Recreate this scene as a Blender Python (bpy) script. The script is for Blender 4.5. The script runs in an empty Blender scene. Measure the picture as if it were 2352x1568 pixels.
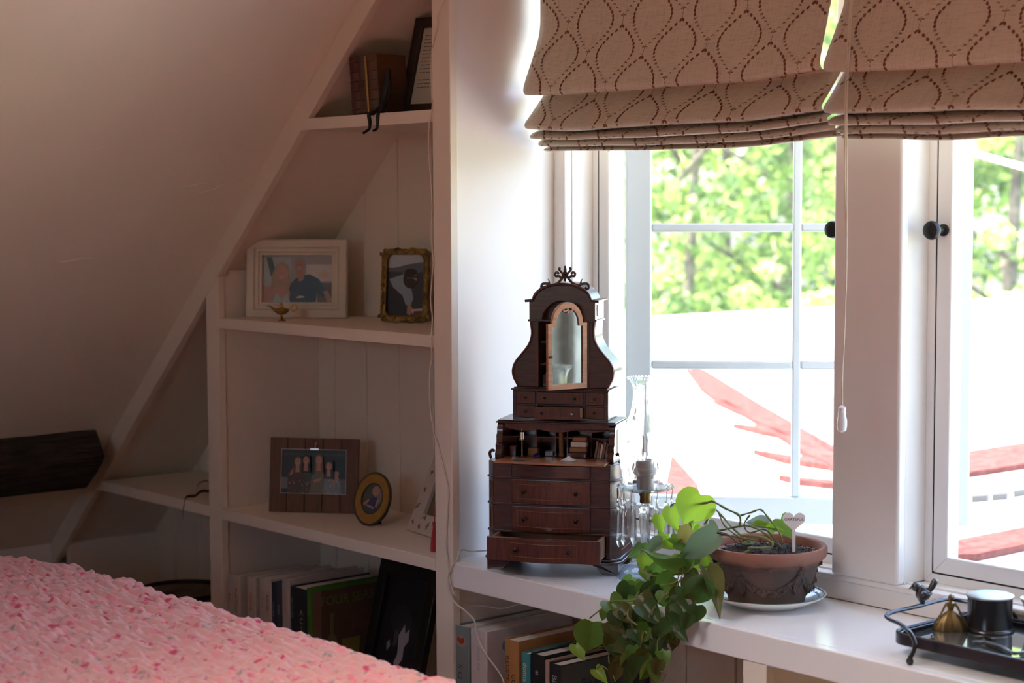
import bpy, bmesh, math, random
import numpy as np
from mathutils import Vector, Matrix, noise
rnd = random.Random(7)
R = math.radians
SC = bpy.context.scene
COL = SC.collection

# ---------------------------------------------------------------- camera
# calibrated from the vanishing points of the shelves, the sill and the posts
FPX = 4087.45
YAW, PITCH, ROLL = R(49.0354), R(4.2503), R(-0.2357)
CAM = Vector((2.7182, -2.2016, 1.32))
_f = Vector((-math.sin(YAW)*math.cos(PITCH), math.cos(YAW)*math.cos(PITCH), -math.sin(PITCH)))
_r = Vector((math.cos(YAW), math.sin(YAW), 0))
_u = _r.cross(_f)
CR = math.cos(ROLL)*_r + math.sin(ROLL)*_u
CU = -math.sin(ROLL)*_r + math.cos(ROLL)*_u
cam_d = bpy.data.cameras.new('camera')
cam_d.sensor_width = 36.0
cam_d.lens = FPX/2352*36.0
cam_d.clip_start = 0.05
cam_d.clip_end = 300
cam_d.dof.use_dof = True
cam_d.dof.focus_distance = 3.35
cam_d.dof.aperture_fstop = 4.5
cam = bpy.data.objects.new('camera', cam_d)
COL.objects.link(cam)
cam.matrix_world = Matrix(((CR.x, CU.x, -_f.x, CAM.x), (CR.y, CU.y, -_f.y, CAM.y), (CR.z, CU.z, -_f.z, CAM.z), (0, 0, 0, 1)))
SC.camera = cam

# ---------------------------------------------------------------- light
world = bpy.data.worlds.new('sky')
SC.world = world
world.use_nodes = True
wn = world.node_tree.nodes
wl = world.node_tree.links
wn.clear()
w_out = wn.new('ShaderNodeOutputWorld')
w_bg = wn.new('ShaderNodeBackground')
w_sky = wn.new('ShaderNodeTexSky')
w_sky.sky_type = 'NISHITA'
w_sky.sun_disc = False
w_sky.sun_elevation = R(58)
w_sky.sun_rotation = R(200)
w_sky.air_density = 1.0
w_sky.dust_density = 3.0
w_sky.ozone_density = 1.0
w_bg.inputs['Strength'].default_value = 0.82
w_mul = wn.new('ShaderNodeMix'); w_mul.data_type = 'RGBA'; w_mul.blend_type = 'MULTIPLY'; w_mul.inputs['Factor'].default_value = 0.62
w_mul.inputs[7].default_value = (0.97, 0.98, 1.0, 1)      # thin summer haze takes the blue off the sky
wl.new(w_sky.outputs[0], w_mul.inputs[6]); wl.new(w_mul.outputs[2], w_bg.inputs['Color'])
wl.new(w_bg.outputs[0], w_out.inputs['Surface'])
sun_d = bpy.data.lights.new('sun', 'SUN')
sun_d.energy = 15.0
sun_d.angle = R(0.6)
sun_d.color = (1.0, 0.93, 0.80)
sun = bpy.data.objects.new('sun', sun_d)
COL.objects.link(sun)
sun.rotation_euler = Vector((0.30, 0.22, -0.93)).to_track_quat('-Z', 'Y').to_euler()
SC.view_settings.view_transform = 'Standard'
SC.view_settings.look = 'None'
SC.view_settings.exposure = 1.55
SC.view_settings.gamma = 1.0
SC.view_settings.use_curve_mapping = False
cy = SC.cycles
cy.max_bounces = 14
cy.diffuse_bounces = 7
cy.glossy_bounces = 5
cy.transmission_bounces = 10
cy.transparent_max_bounces = 24
cy.sample_clamp_indirect = 12.0
cy.caustics_reflective = False
cy.caustics_refractive = False
cy.use_denoising = True

# ---------------------------------------------------------------- helpers
def ray(px, py):
    return _f + (px-1176)/FPX*CR - (py-784)/FPX*CU
def at_y(px, py, y):
    d = ray(px, py); return CAM + d*((y-CAM.y)/d.y)
def at_z(px, py, z):
    d = ray(px, py); return CAM + d*((z-CAM.z)/d.z)
def at_x(px, py, x):
    d = ray(px, py); return CAM + d*((x-CAM.x)/d.x)

class Fr:
    """local frame of a thing: u to its right, v away from its front, w up"""
    def __init__(s, o, rz=0.0, lean=0.0):
        s.o = Vector(o); s.rz = R(rz); s.lean = R(lean)
        s.M = Matrix.Translation(s.o) @ Matrix.Rotation(s.rz, 4, 'Z') @ Matrix.Rotation(-s.lean, 4, 'X')
        s.I = s.M.inverted()
        s.c = s.I @ CAM
    def pix(s, px, py, v=0.0):
        d = s.I.to_3x3() @ ray(px, py)
        p = s.c + d*((v-s.c.y)/d.y)
        return (p.x, p.z)
    def p3(s, px, py, v=0.0):
        a = s.pix(px, py, v); return Vector((a[0], v, a[1]))
    def top(s, px, py, w):
        d = s.I.to_3x3() @ ray(px, py)
        return s.c + d*((w-s.c.z)/d.z)

def catmull(pts, n=6, closed=False):
    P = [Vector(p) for p in pts]
    if len(P) < 3: return P
    out = []
    m = len(P)
    rng = range(m) if closed else range(m-1)
    for i in rng:
        p0 = P[(i-1) % m] if (closed or i > 0) else P[0]
        p1 = P[i]; p2 = P[(i+1) % m]
        p3 = P[(i+2) % m] if (closed or i < m-2) else P[-1]
        for k in range(n):
            t = k/n
            out.append(0.5*((2*p1)+(p2-p0)*t+(2*p0-5*p1+4*p2-p3)*t*t+(3*p1-p0-3*p2+p3)*t**3))
    if not closed: out.append(P[-1])
    return out

class MB:
    def __init__(s): s.v = []; s.f = []; s.m = []; s.mi = 0
    def add(s, vs, fs):
        b = len(s.v); s.v += [tuple(p) for p in vs]
        s.f += [tuple(i+b for i in f) for f in fs]; s.m += [s.mi]*len(fs); return s
    def box(s, x0, x1, y0, y1, z0, z1):
        v = [(x0,y0,z0),(x1,y0,z0),(x1,y1,z0),(x0,y1,z0),(x0,y0,z1),(x1,y0,z1),(x1,y1,z1),(x0,y1,z1)]
        return s.add(v, [(3,2,1,0),(4,5,6,7),(0,1,5,4),(1,2,6,5),(2,3,7,6),(3,0,4,7)])
    def prism(s, poly, a, b, axis='y'):
        """poly in the plane across `axis`, extruded from a to b.  axis y: (x,z); z: (x,y); x: (y,z)"""
        def P(p, t):
            if axis == 'y': return (p[0], t, p[1])
            if axis == 'z': return (p[0], p[1], t)
            return (t, p[0], p[1])
        n = len(poly)
        ar = sum(poly[i][0]*poly[(i+1) % n][1]-poly[(i+1) % n][0]*poly[i][1] for i in range(n))
        poly = list(poly)
        if (ar > 0) == (axis == 'y'): poly.reverse()
        v = [P(p, a) for p in poly]+[P(p, b) for p in poly]
        lo, hi = tuple(range(n)), tuple(range(n, 2*n))
        f = [tuple(reversed(lo)), hi] if b > a else [lo, tuple(reversed(hi))]
        for i in range(n):
            j = (i+1) % n
            f.append((i, j, n+j, n+i) if b > a else (j, i, n+i, n+j))
        return s.add(v, f)
    def tube(s, pts, r, n=8, closed=False, cap=True):
        P = [Vector(p) for p in pts]; m = len(P)
        rr = r if hasattr(r, '__len__') else [r]*m
        vs = []; up = None
        for i in range(m):
            a = P[(i-1) % m] if (closed or i > 0) else P[0]
            b = P[(i+1) % m] if (closed or i < m-1) else P[-1]
            t = (b-a).normalized() if (b-a).length > 1e-9 else Vector((0, 0, 1))
            if up is None:
                up = t.orthogonal().normalized()
            up = (up - t*up.dot(t))
            up = up.normalized() if up.length > 1e-6 else t.orthogonal().normalized()
            w = t.cross(up)
            for k in range(n):
                c = 2*math.pi*k/n
                vs.append(P[i]+rr[i]*(math.cos(c)*up+math.sin(c)*w))
        fs = []
        for i in range(m if closed else m-1):
            i2 = (i+1) % m
            for k in range(n):
                k2 = (k+1) % n
                fs.append((i*n+k, i*n+k2, i2*n+k2, i2*n+k))
        if cap and not closed:
            fs.append(tuple(reversed(range(n)))); fs.append(tuple(range((m-1)*n, m*n)))
        return s.add(vs, fs)
    def lathe(s, prof, n=32, o=(0, 0, 0), cap=True, sx=1, sy=1, flute=None):
        """prof: (r, z) from bottom to top"""
        vs = []; fs = []
        for r, z in prof:
            for k in range(n):
                c = 2*math.pi*k/n
                q = r*(1+(flute(c, z) if flute else 0))
                vs.append((o[0]+q*math.cos(c)*sx, o[1]+q*math.sin(c)*sy, o[2]+z))
        for i in range(len(prof)-1):
            for k in range(n):
                k2 = (k+1) % n
                fs.append((i*n+k, i*n+k2, (i+1)*n+k2, (i+1)*n+k))
        if cap:
            if prof[0][0] > 1e-6: fs.append(tuple(reversed(range(n))))
            if prof[-1][0] > 1e-6: fs.append(tuple(range((len(prof)-1)*n, len(prof)*n)))
        return s.add(vs, fs)
    def ball(s, c, r, n=12, sc=(1, 1, 1)):
        h = max(4, n//2)
        prof = [(max(1e-5, r*math.sin(math.pi*i/h)), -r*math.cos(math.pi*i/h)) for i in range(h+1)]
        b = len(s.v)
        s.lathe(prof, n, (0, 0, 0), cap=False)
        for i in range(b, len(s.v)):
            x, y, z = s.v[i]; s.v[i] = (c[0]+x*sc[0], c[1]+y*sc[1], c[2]+z*sc[2])
        return s
    def grid(s, nu, nv, fn):
        vs = [fn(i/(nu-1), j/(nv-1)) for j in range(nv) for i in range(nu)]
        fs = [(j*nu+i, j*nu+i+1, (j+1)*nu+i+1, (j+1)*nu+i) for j in range(nv-1) for i in range(nu-1)]
        return s.add(vs, fs)
    def xform(s, M, start=0):
        for i in range(start, len(s.v)): s.v[i] = tuple(M @ Vector(s.v[i]))
        return s
    def mesh(s, name, mats, smooth=True, ang=38):
        me = bpy.data.meshes.new(name)
        me.from_pydata(s.v, [], s.f)
        for m in (mats if isinstance(mats, (list, tuple)) else [mats]): me.materials.append(m)
        if any(s.m): me.polygons.foreach_set('material_index', s.m)
        if smooth:
            me.polygons.foreach_set('use_smooth', [True]*len(me.polygons))
            me.set_sharp_from_angle(angle=R(ang))
        me.update()
        return me

def link(name, data, parent=None, loc=None, rot=None):
    o = bpy.data.objects.new(name, data); COL.objects.link(o)
    if parent is not None: o.parent = parent
    if loc is not None: o.location = loc
    if rot is not None: o.rotation_euler = rot
    return o
def obj(name, mb, mats, parent=None, loc=None, rot=None, smooth=True, bevel=0, seg=2, ang=38):
    me = mb if isinstance(mb, bpy.types.Mesh) else mb.mesh(name, mats, smooth, ang)
    o = link(name, me, parent, loc, rot)
    if bevel:
        b = o.modifiers.new('bevel', 'BEVEL'); b.width = bevel; b.segments = seg
        b.limit_method = 'ANGLE'; b.angle_limit = R(40); b.harden_normals = False
    return o
def tag(o, label, cat, group=None):
    o['label'] = label; o['category'] = cat
    if group: o['group'] = group
    return o
def thing(name, label, cat, fr=None, group=None):
    o = link(name, None)
    o.empty_display_size = 0.02
    if fr is not None:
        o.location = fr.o; o.rotation_euler = (-fr.lean, 0, fr.rz)
    return tag(o, label, cat, group)
def struct(o):
    o['kind'] = 'structure'; return o
def box_part(name, parent, m, x0, x1, y0, y1, z0, z1, bevel=0.0):
    return obj(name, MB().box(x0, x1, y0, y1, z0, z1), m, parent, bevel=bevel, smooth=bool(bevel))

# ---------------------------------------------------------------- materials
MATS = {}
def mat(name, col, rough=0.5, metal=0.0, spec=0.5, var=None, bump=None, sheen=0, coat=0, stretch=None, trans=0, ior=1.45, alpha=None):
    """var=(scale, second colour, detail, lo, hi); bump=(scale, strength, distance)"""
    m = bpy.data.materials.new(name); m.use_nodes = True
    nt = m.node_tree; N = nt.nodes; L = nt.links
    b = N['Principled BSDF']
    b.inputs['Base Color'].default_value = (*col, 1)
    b.inputs['Roughness'].default_value = rough
    b.inputs['Metallic'].default_value = metal
    b.inputs['Specular IOR Level'].default_value = spec
    b.inputs['IOR'].default_value = ior
    if sheen: b.inputs['Sheen Weight'].default_value = sheen
    if coat:
        b.inputs['Coat Weight'].default_value = coat; b.inputs['Coat Roughness'].default_value = 0.12
    if trans: b.inputs['Transmission Weight'].default_value = trans
    if var or bump:
        tc = N.new('ShaderNodeTexCoord'); mp = N.new('ShaderNodeMapping')
        L.new(tc.outputs['Object'], mp.inputs['Vector'])
        if stretch: mp.inputs['Scale'].default_value = stretch
    if var:
        nz = N.new('ShaderNodeTexNoise'); nz.inputs['Scale'].default_value = var[0]
        nz.inputs['Detail'].default_value = var[2] if len(var) > 2 else 4
        L.new(mp.outputs[0], nz.inputs['Vector'])
        cr = N.new('ShaderNodeValToRGB')
        cr.color_ramp.elements[0].position = var[3] if len(var) > 3 else 0.35
        cr.color_ramp.elements[1].position = var[4] if len(var) > 4 else 0.65
        cr.color_ramp.elements[0].color = (*col, 1); cr.color_ramp.elements[1].color = (*var[1], 1)
        L.new(nz.outputs['Fac'], cr.inputs[0]); L.new(cr.outputs[0], b.inputs['Base Color'])
    if bump:
        nb = N.new('ShaderNodeTexNoise'); nb.inputs['Scale'].default_value = bump[0]
        nb.inputs['Detail'].default_value = 5
        L.new(mp.outputs[0], nb.inputs['Vector'])
        bp = N.new('ShaderNodeBump'); bp.inputs['Strength'].default_value = bump[1]
        bp.inputs['Distance'].default_value = bump[2] if len(bump) > 2 else 0.002
        L.new(nb.outputs['Fac'], bp.inputs['Height']); L.new(bp.outputs[0], b.inputs['Normal'])
    MATS[name] = m
    return m
_flat = {}
def flat(col, rough=0.6):
    k = (tuple(round(c, 3) for c in col), rough)
    if k not in _flat: _flat[k] = mat('print_%d' % len(_flat), k[0], rough, spec=0.3)
    return _flat[k]
def glass(name, col=(1, 1, 1), rough=0.0, ior=1.45, solid=0.6):
    """clear glass: a share of refraction, the rest passing straight through, with Fresnel gloss on top"""
    m = bpy.data.materials.new(name); m.use_nodes = True
    N = m.node_tree.nodes; L = m.node_tree.links; N.clear()
    out = N.new('ShaderNodeOutputMaterial'); t = N.new('ShaderNodeBsdfTransparent'); g = N.new('ShaderNodeBsdfGlossy'); rf = N.new('ShaderNodeBsdfRefraction'); fr = N.new('ShaderNodeMath')
    lw = N.new('ShaderNodeLayerWeight'); lw.inputs['Blend'].default_value = 0.5
    pw = N.new('ShaderNodeMath'); pw.operation = 'POWER'; pw.inputs[1].default_value = 3.5; L.new(lw.outputs['Facing'], pw.inputs[0])
    fr.operation = 'MULTIPLY_ADD'; fr.inputs[1].default_value = 0.75; fr.inputs[2].default_value = 0.04; L.new(pw.outputs[0], fr.inputs[0])
    t.inputs['Color'].default_value = (*col, 1); rf.inputs['Color'].default_value = (*col, 1); rf.inputs['IOR'].default_value = ior; rf.inputs['Roughness'].default_value = rough
    g.inputs['Roughness'].default_value = 0.02
    a = N.new('ShaderNodeMixShader'); a.inputs[0].default_value = solid
    L.new(t.outputs[0], a.inputs[1]); L.new(rf.outputs[0], a.inputs[2])
    b = N.new('ShaderNodeMixShader'); L.new(fr.outputs[0], b.inputs[0]); L.new(a.outputs[0], b.inputs[1]); L.new(g.outputs[0], b.inputs[2])
    L.new(b.outputs[0], out.inputs['Surface'])
    MATS[name] = m
    return m
def sr(r, g, b):
    """display colour 0-255 to linear"""
    return tuple(((c/255)/12.92 if c <= 10 else (((c/255)+0.055)/1.055)**2.4) for c in (r, g, b))

M_plaster = mat('plaster', (0.82, 0.785, 0.675), 0.85, spec=0.2, var=(3, (0.78, 0.745, 0.635), 5), bump=(9, 0.35, 0.006))
M_wall = mat('wall_paint', (0.84, 0.80, 0.75), 0.6, spec=0.3, bump=(60, 0.06, 0.001))
M_trim = mat('white_gloss_paint', (0.84, 0.81, 0.77), 0.32, spec=0.45, bump=(25, 0.04, 0.001))
M_shelf = mat('shelf_paint', (0.77, 0.69, 0.58), 0.45, spec=0.4, bump=(25, 0.04, 0.001))
M_ledge = mat('ledge_gloss_paint', (0.82, 0.81, 0.80), 0.17, spec=0.5, bump=(14, 0.03, 0.001))
M_vinyl = mat('white_vinyl', (0.86, 0.85, 0.83), 0.35, spec=0.4)
M_warm = mat('peach_wall_paint', (0.82, 0.71, 0.56), 0.7, spec=0.2)
M_sash = mat('shaded_white_sash', (0.46, 0.47, 0.46), 0.5, spec=0.3)  # white sash greyed, its shade put into the colour
M_floor = mat('oak_floor', (0.50, 0.28, 0.15), 0.4, var=(4, (0.40, 0.21, 0.11), 6), stretch=(1, 8, 1))
M_dark_gap = mat('dark_gasket', (0.03, 0.028, 0.025), 0.8)
M_black = mat('black_iron', (0.012, 0.012, 0.013), 0.42, metal=0.3, bump=(120, 0.2, 0.001))
M_brass = mat('aged_brass', (0.42, 0.27, 0.09), 0.33, metal=1.0, var=(40, (0.16, 0.10, 0.04), 4), bump=(90, 0.15, 0.001))
M_chrome = mat('bright_metal', (0.6, 0.58, 0.54), 0.25, metal=1.0)
M_paper = mat('paper', (0.72, 0.68, 0.60), 0.8, var=(30, (0.66, 0.61, 0.53), 3))

def wpart(name, mb, mats, root, **k):
    """a part given in world coordinates, stored in its thing's own coordinates"""
    M = Matrix.Translation(root.location) @ root.rotation_euler.to_matrix().to_4x4()
    mb.xform(M.inverted())
    return obj(name, mb, mats, root, **k)

# ================================================================ THE ROOM
LZ = 0.62            # top of the window ledge
def zc(x): return 0.93*x+2.038     # plaster of the sloped ceiling
def zi(x): return 0.93*x+1.970     # inner edge of the sloping trim
fl = MB().box(-1.9, 4.5, -4.3, 0.46, -0.12, 0.0)
struct(obj('floor', fl, M_floor, smooth=False))
ce = MB()
def slab(x0, x1, y0, y1):
    ce.prism([(x0, zc(x0)), (x1, zc(x1)), (x1, zc(x1)+0.14), (x0, zc(x0)+0.14)], y0, y1, 'y')
slab(-1.90, -0.036, -4.3, 0.44)
slab(-0.036, 0.39, -4.3, 0.0)
SKX0, SKX1, SKY0, SKY1 = 0.43, 1.17, -2.02, -1.34
ce.box(0.389, 4.52, SKY1, 0.0, 2.4, 2.54).box(0.389, 4.52, -4.3, SKY0, 2.4, 2.54).box(0.389, SKX0, SKY0, SKY1, 2.4, 2.54).box(SKX1, 4.52, SKY0, SKY1, 2.4, 2.54)
# trowel marks left in the plaster
for (px, py, qx, qy, w) in [(135, 600, 215, 592, 6), (455, 442, 560, 412, 4), (395, 428, 520, 418, 3), (520, 175, 600, 132, 3), (205, 345, 245, 338, 3)]:
    pts = []
    for k in range(7):
        t = k/6
        d = ray(px+(qx-px)*t, py+(qy-py)*t+2*math.sin(7*t))
        s_ = (0.93*CAM.x+2.038-CAM.z)/(d.z-0.93*d.x)
        pts.append(CAM+d*s_+Vector((0.0006, 0, -0.0006)))
    ce.tube(pts, [0.0004+0.0011*math.sin(math.pi*k/6)*w/6 for k in range(7)], 6)
struct(obj('ceiling', ce, M_plaster, ang=25))
struct(obj('wall_left', MB().box(-1.90, -1.746, -4.3, 0.46, 0.0, 0.47), M_wall, smooth=False))
wb = MB()
wb.box(-1.9, 4.5, -4.42, -4.3, 0.0, 1.35).box(-1.9, 4.5, -4.42, -4.3, 2.05, 2.54).box(-1.9, 1.3, -4.42, -4.3, 1.35, 2.05).box(2.1, 4.5, -4.42, -4.3, 1.35, 2.05)
struct(obj('wall_rear', wb, M_warm, smooth=False))
struct(obj('wall_right', MB().box(4.4, 4.52, -4.3, 0.12, 0.0, 2.54), M_warm, smooth=False))
wf = MB().box(-0.036, 4.5, 0.0, 0.12, 2.05, 2.54).box(1.62, 4.5, 0.0, 0.12, 0.0, 2.05)
struct(obj('wall_front', wf, M_wall, smooth=False))
struct(obj('wall_cheek', MB().box(-0.045, -0.027, 0.012, 0.46, LZ-0.05, 2.06), M_wall, smooth=False))
struct(obj('wall_cheek_right', MB().box(1.60, 1.66, 0.0, 0.46, 0.0, 2.06), M_wall, smooth=False))
struct(obj('ceiling_dormer', MB().box(-0.045, 1.66, 0.0, 0.46, 2.05, 2.14), M_wall, smooth=False))
struct(obj('sash_shade_eave', MB().box(-0.7, 2.3, 0.0, 0.72, 2.56, 2.68).box(-0.7, 2.3, 0.44, 0.72, 2.36, 2.56), M_vinyl, smooth=False))  # unseen eave added to keep direct sun off the open sash
SILL = 0.666
ww = MB()
ww.box(-0.045, 1.66, 0.318, 0.46, 0.0, SILL-0.012).box(-0.045, 1.66, 0.318, 0.46, 1.95, 2.06)
ww.box(-0.045, 0.004, 0.318, 0.46, SILL-0.012, 1.95).box(0.714, 0.850, 0.318, 0.46, SILL-0.012, 1.95).box(1.560, 1.66, 0.318, 0.46, SILL-0.012, 1.95)
ww.box(-1.9, -0.045, 0.40, 0.46, 0.0, 1.99)
struct(obj('wall_window', ww, M_wall, smooth=False))

# ---- trim round the windows
struct(obj('trim_1', MB().box(-0.027, 0.007, 0.297, 0.318, SILL, 2.05), M_trim, bevel=0.004))            # left casing
struct(obj('trim_2', MB().box(0.712, 0.857, 0.295, 0.318, SILL, 2.05), M_trim, bevel=0.005))             # wide mullion board
struct(obj('trim_3', MB().box(1.556, 1.60, 0.297, 0.318, SILL, 2.05), M_trim, bevel=0.004))
struct(obj('trim_4', MB().box(-0.027, 1.60, 0.302, 0.318, LZ+0.0005, SILL-0.011), M_trim, bevel=0.001))    # apron
struct(obj('trim_5', MB().box(-0.027, 1.60, 0.298, 0.325, SILL-0.011, SILL), M_trim, bevel=0.003))         # stool nosing
struct(obj('trim_6', MB().box(-0.027, 1.60, 0.29, 0.318, 1.90, 2.05), M_trim, bevel=0.003))                # head casing

M_mesh = bpy.data.materials.new('insect_screen'); M_mesh.use_nodes = True
_n = M_mesh.node_tree.nodes; _l = M_mesh.node_tree.links
_n.clear()
_o = _n.new('ShaderNodeOutputMaterial'); _mx = _n.new('ShaderNodeMixShader'); _t = _n.new('ShaderNodeBsdfTransparent'); _d = _n.new('ShaderNodeBsdfDiffuse')
_d.inputs['Color'].default_value = (0.35, 0.35, 0.34, 1)
_tl = _n.new('ShaderNodeBsdfTranslucent'); _tl.inputs['Color'].default_value = (0.45, 0.45, 0.44, 1)
_md = _n.new('ShaderNodeMixShader'); _md.inputs[0].default_value = 0.5
_l.new(_d.outputs[0], _md.inputs[1]); _l.new(_tl.outputs[0], _md.inputs[2])
_mx.inputs[0].default_value = 0.10
_l.new(_t.outputs[0], _mx.inputs[1]); _l.new(_md.outputs[0], _mx.inputs[2]); _l.new(_mx.outputs[0], _o.inputs['Surface'])
M_pane = bpy.data.materials.new('window_glass'); M_pane.use_nodes = True
_n = M_pane.node_tree.nodes; _l = M_pane.node_tree.links
_n.clear()
_o = _n.new('ShaderNodeOutputMaterial'); _mx = _n.new('ShaderNodeMixShader'); _t = _n.new('ShaderNodeBsdfTransparent'); _g = _n.new('ShaderNodeBsdfGlossy'); _fr = _n.new('ShaderNodeFresnel')
_t.inputs['Color'].default_value = (0.95, 0.97, 0.96, 1); _g.inputs['Roughness'].default_value = 0.01; _fr.inputs['IOR'].default_value = 1.35
_l.new(_fr.outputs[0], _mx.inputs[0]); _l.new(_t.outputs[0], _mx.inputs[1]); _l.new(_g.outputs[0], _mx.inputs[2]); _l.new(_mx.outputs[0], _o.inputs['Surface'])

def rect_ring(mb, x0, x1, z0, z1, w, y0, y1, wb=None):
    wb = wb or w
    mb.prism([(x0, z0), (x0+w, z0+wb), (x0+w, z1-w), (x0, z1)], y0, y1, 'y')
    mb.prism([(x1, z0), (x1, z1), (x1-w, z1-w), (x1-w, z0+wb)], y0, y1, 'y')
    mb.prism([(x0, z0), (x1, z0), (x1-w, z0+wb), (x0+w, z0+wb)], y0, y1, 'y')
    mb.prism([(x0, z1), (x0+w, z1-w), (x1-w, z1-w), (x1, z1)], y0, y1, 'y')
    return mb

def make_window(n, x0, x1, hinge_left, ang, label, knob_x):
    root = thing('window_%d' % n, label, 'window', Fr(((x0+x1)/2, 0.38, SILL)))
    struct(root)
    z0, z1 = SILL, 1.95
    for (a, b) in ((x0-0.002, x0+0.002), (x1-0.002, x1+0.002)):
        wpart('jamb', MB().box(a, b, 0.319, 0.455, z0, z1), M_trim, root, smooth=False)
    wpart('sill_board', MB().box(x0+0.002, x1-0.002, 0.319, 0.40, z0-0.012, z0-0.002), M_trim, root, bevel=0.002)
    wpart('sill_stop', MB().box(x0+0.003, x1-0.003, 0.3255, 0.334, z0-0.002, z0+0.003), M_trim, root, bevel=0.001)
    wpart('frame', rect_ring(MB(), x0+0.002, x1-0.002, z0-0.002, z1, 0.016, 0.376, 0.455), M_vinyl, root, bevel=0.001)
    wpart('gasket', rect_ring(MB(), x0+0.0172, x1-0.0172, z0+0.0135, z1-0.018, 0.004, 0.3775, 0.40), M_dark_gap, root, smooth=False)
    wpart('screen_frame', rect_ring(MB(), x0+0.0198, x1-0.0198, z0+0.0162, z1-0.02, 0.030, 0.3765, 0.3885), M_vinyl, root, bevel=0.0025)
    wpart('screen_mesh', MB().add([(x0+0.05, 0.3845, z0+0.044), (x1-0.05, 0.3845, z0+0.044), (x1-0.05, 0.3845, z1-0.05), (x0+0.05, 0.3845, z1-0.05)], [(0, 1, 2, 3)]), M_mesh, root, smooth=False)
    kb = MB().lathe([(0.0105, 0.0), (0.0105, 0.004), (0.0055, 0.008), (0.0055, 0.020), (0.012, 0.025), (0.0158, 0.031), (0.0165, 0.036), (0.0145, 0.041), (0.008, 0.0445), (0.0005, 0.0455)], 24)
    kb.xform(Matrix.Translation((knob_x, 0.3765, 1.281)) @ Matrix.Rotation(R(90), 4, 'X'))
    wpart('knob', kb, M_black, root)
    # the sash, swung outwards on its hinge
    W, H = 0.722, z1-0.02-(z0-0.016)
    sw = 0.055
    sb = MB()
    sb.box(0, sw, -0.02, 0.02, 0, H).box(W-sw, W, -0.02, 0.02, 0, H).box(sw, W-sw, -0.02, 0.02, 0, 0.056).box(sw, W-sw, -0.02, 0.02, H-0.055, H)
    hx = (x0+0.004) if hinge_left else (x1-0.004)
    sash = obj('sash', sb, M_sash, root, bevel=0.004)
    M = Matrix.Translation((hx, 0.472, z0-0.016)) @ Matrix.Rotation(R(ang if hinge_left else 180-ang), 4, 'Z')
    sash.matrix_local = root_inv(root) @ M
    hb = 0.0
    zs = [z0-0.016+0.056]
    rows = [0.988, 1.279, 1.570]
    rel = [r-(z0-0.016) for r in rows]
    xm = W/2
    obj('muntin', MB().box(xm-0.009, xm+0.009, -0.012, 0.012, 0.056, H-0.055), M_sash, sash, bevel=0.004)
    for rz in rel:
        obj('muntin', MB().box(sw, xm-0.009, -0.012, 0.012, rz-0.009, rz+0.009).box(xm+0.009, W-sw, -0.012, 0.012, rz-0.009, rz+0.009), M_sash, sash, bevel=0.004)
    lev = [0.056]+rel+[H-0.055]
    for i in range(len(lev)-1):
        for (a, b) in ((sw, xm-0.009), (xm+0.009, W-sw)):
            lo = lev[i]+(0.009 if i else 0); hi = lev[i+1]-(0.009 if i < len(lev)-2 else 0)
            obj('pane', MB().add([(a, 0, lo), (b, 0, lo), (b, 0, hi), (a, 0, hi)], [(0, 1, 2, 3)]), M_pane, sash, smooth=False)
    return root
def root_inv(root):
    return (Matrix.Translation(root.location) @ root.rotation_euler.to_matrix().to_4x4()).inverted()
make_window(1, 0.006, 0.712, True, 43.4, 'white casement window behind the desk and plant, its divided sash swung open', 0.672)
make_window(2, 0.852, 1.558, False, 62.0, 'white casement window behind the tray, cut off by the picture edge', 0.886)
# rear window and skylight, both unseen, added to let in fill light
r3 = struct(thing('window_4', 'small plain white window in the wall behind the viewer', 'window', Fr((1.7, -4.36, 1.35))))  # unseen window, added for fill light
fw = MB()
for (a, b, c, d) in ((1.3, 1.34, 1.35, 2.05), (2.06, 2.1, 1.35, 2.05), (1.34, 2.06, 1.35, 1.39), (1.34, 2.06, 2.01, 2.05)):
    fw.box(a, b, -4.39, -4.33, c, d)
wpart('frame', fw, M_vinyl, r3, bevel=0.003)
wpart('pane', MB().add([(1.34, -4.36, 1.39), (2.06, -4.36, 1.39), (2.06, -4.36, 2.01), (1.34, -4.36, 2.01)], [(0, 1, 2, 3)]), M_pane, r3, smooth=False)
r4 = struct(thing('window_3', 'white framed skylight in the flat ceiling over the bed, out of view', 'window', Fr(((SKX0+SKX1)/2, (SKY0+SKY1)/2, 2.46))))  # unseen skylight, added for fill light
fw = MB().box(SKX0, SKX0+0.04, SKY0, SKY1, 2.44, 2.50).box(SKX1-0.04, SKX1, SKY0, SKY1, 2.44, 2.50).box(SKX0+0.04, SKX1-0.04, SKY0, SKY0+0.04, 2.44, 2.50).box(SKX0+0.04, SKX1-0.04, SKY1-0.04, SKY1, 2.44, 2.50)
wpart('frame', fw, M_vinyl, r4, bevel=0.003)
wpart('pane', MB().add([(SKX0+0.04, SKY0+0.04, 2.47), (SKX1-0.04, SKY0+0.04, 2.47), (SKX1-0.04, SKY1-0.04, 2.47), (SKX0+0.04, SKY1-0.04, 2.47)], [(0, 1, 2, 3)]), M_pane, r4, smooth=False)

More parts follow.
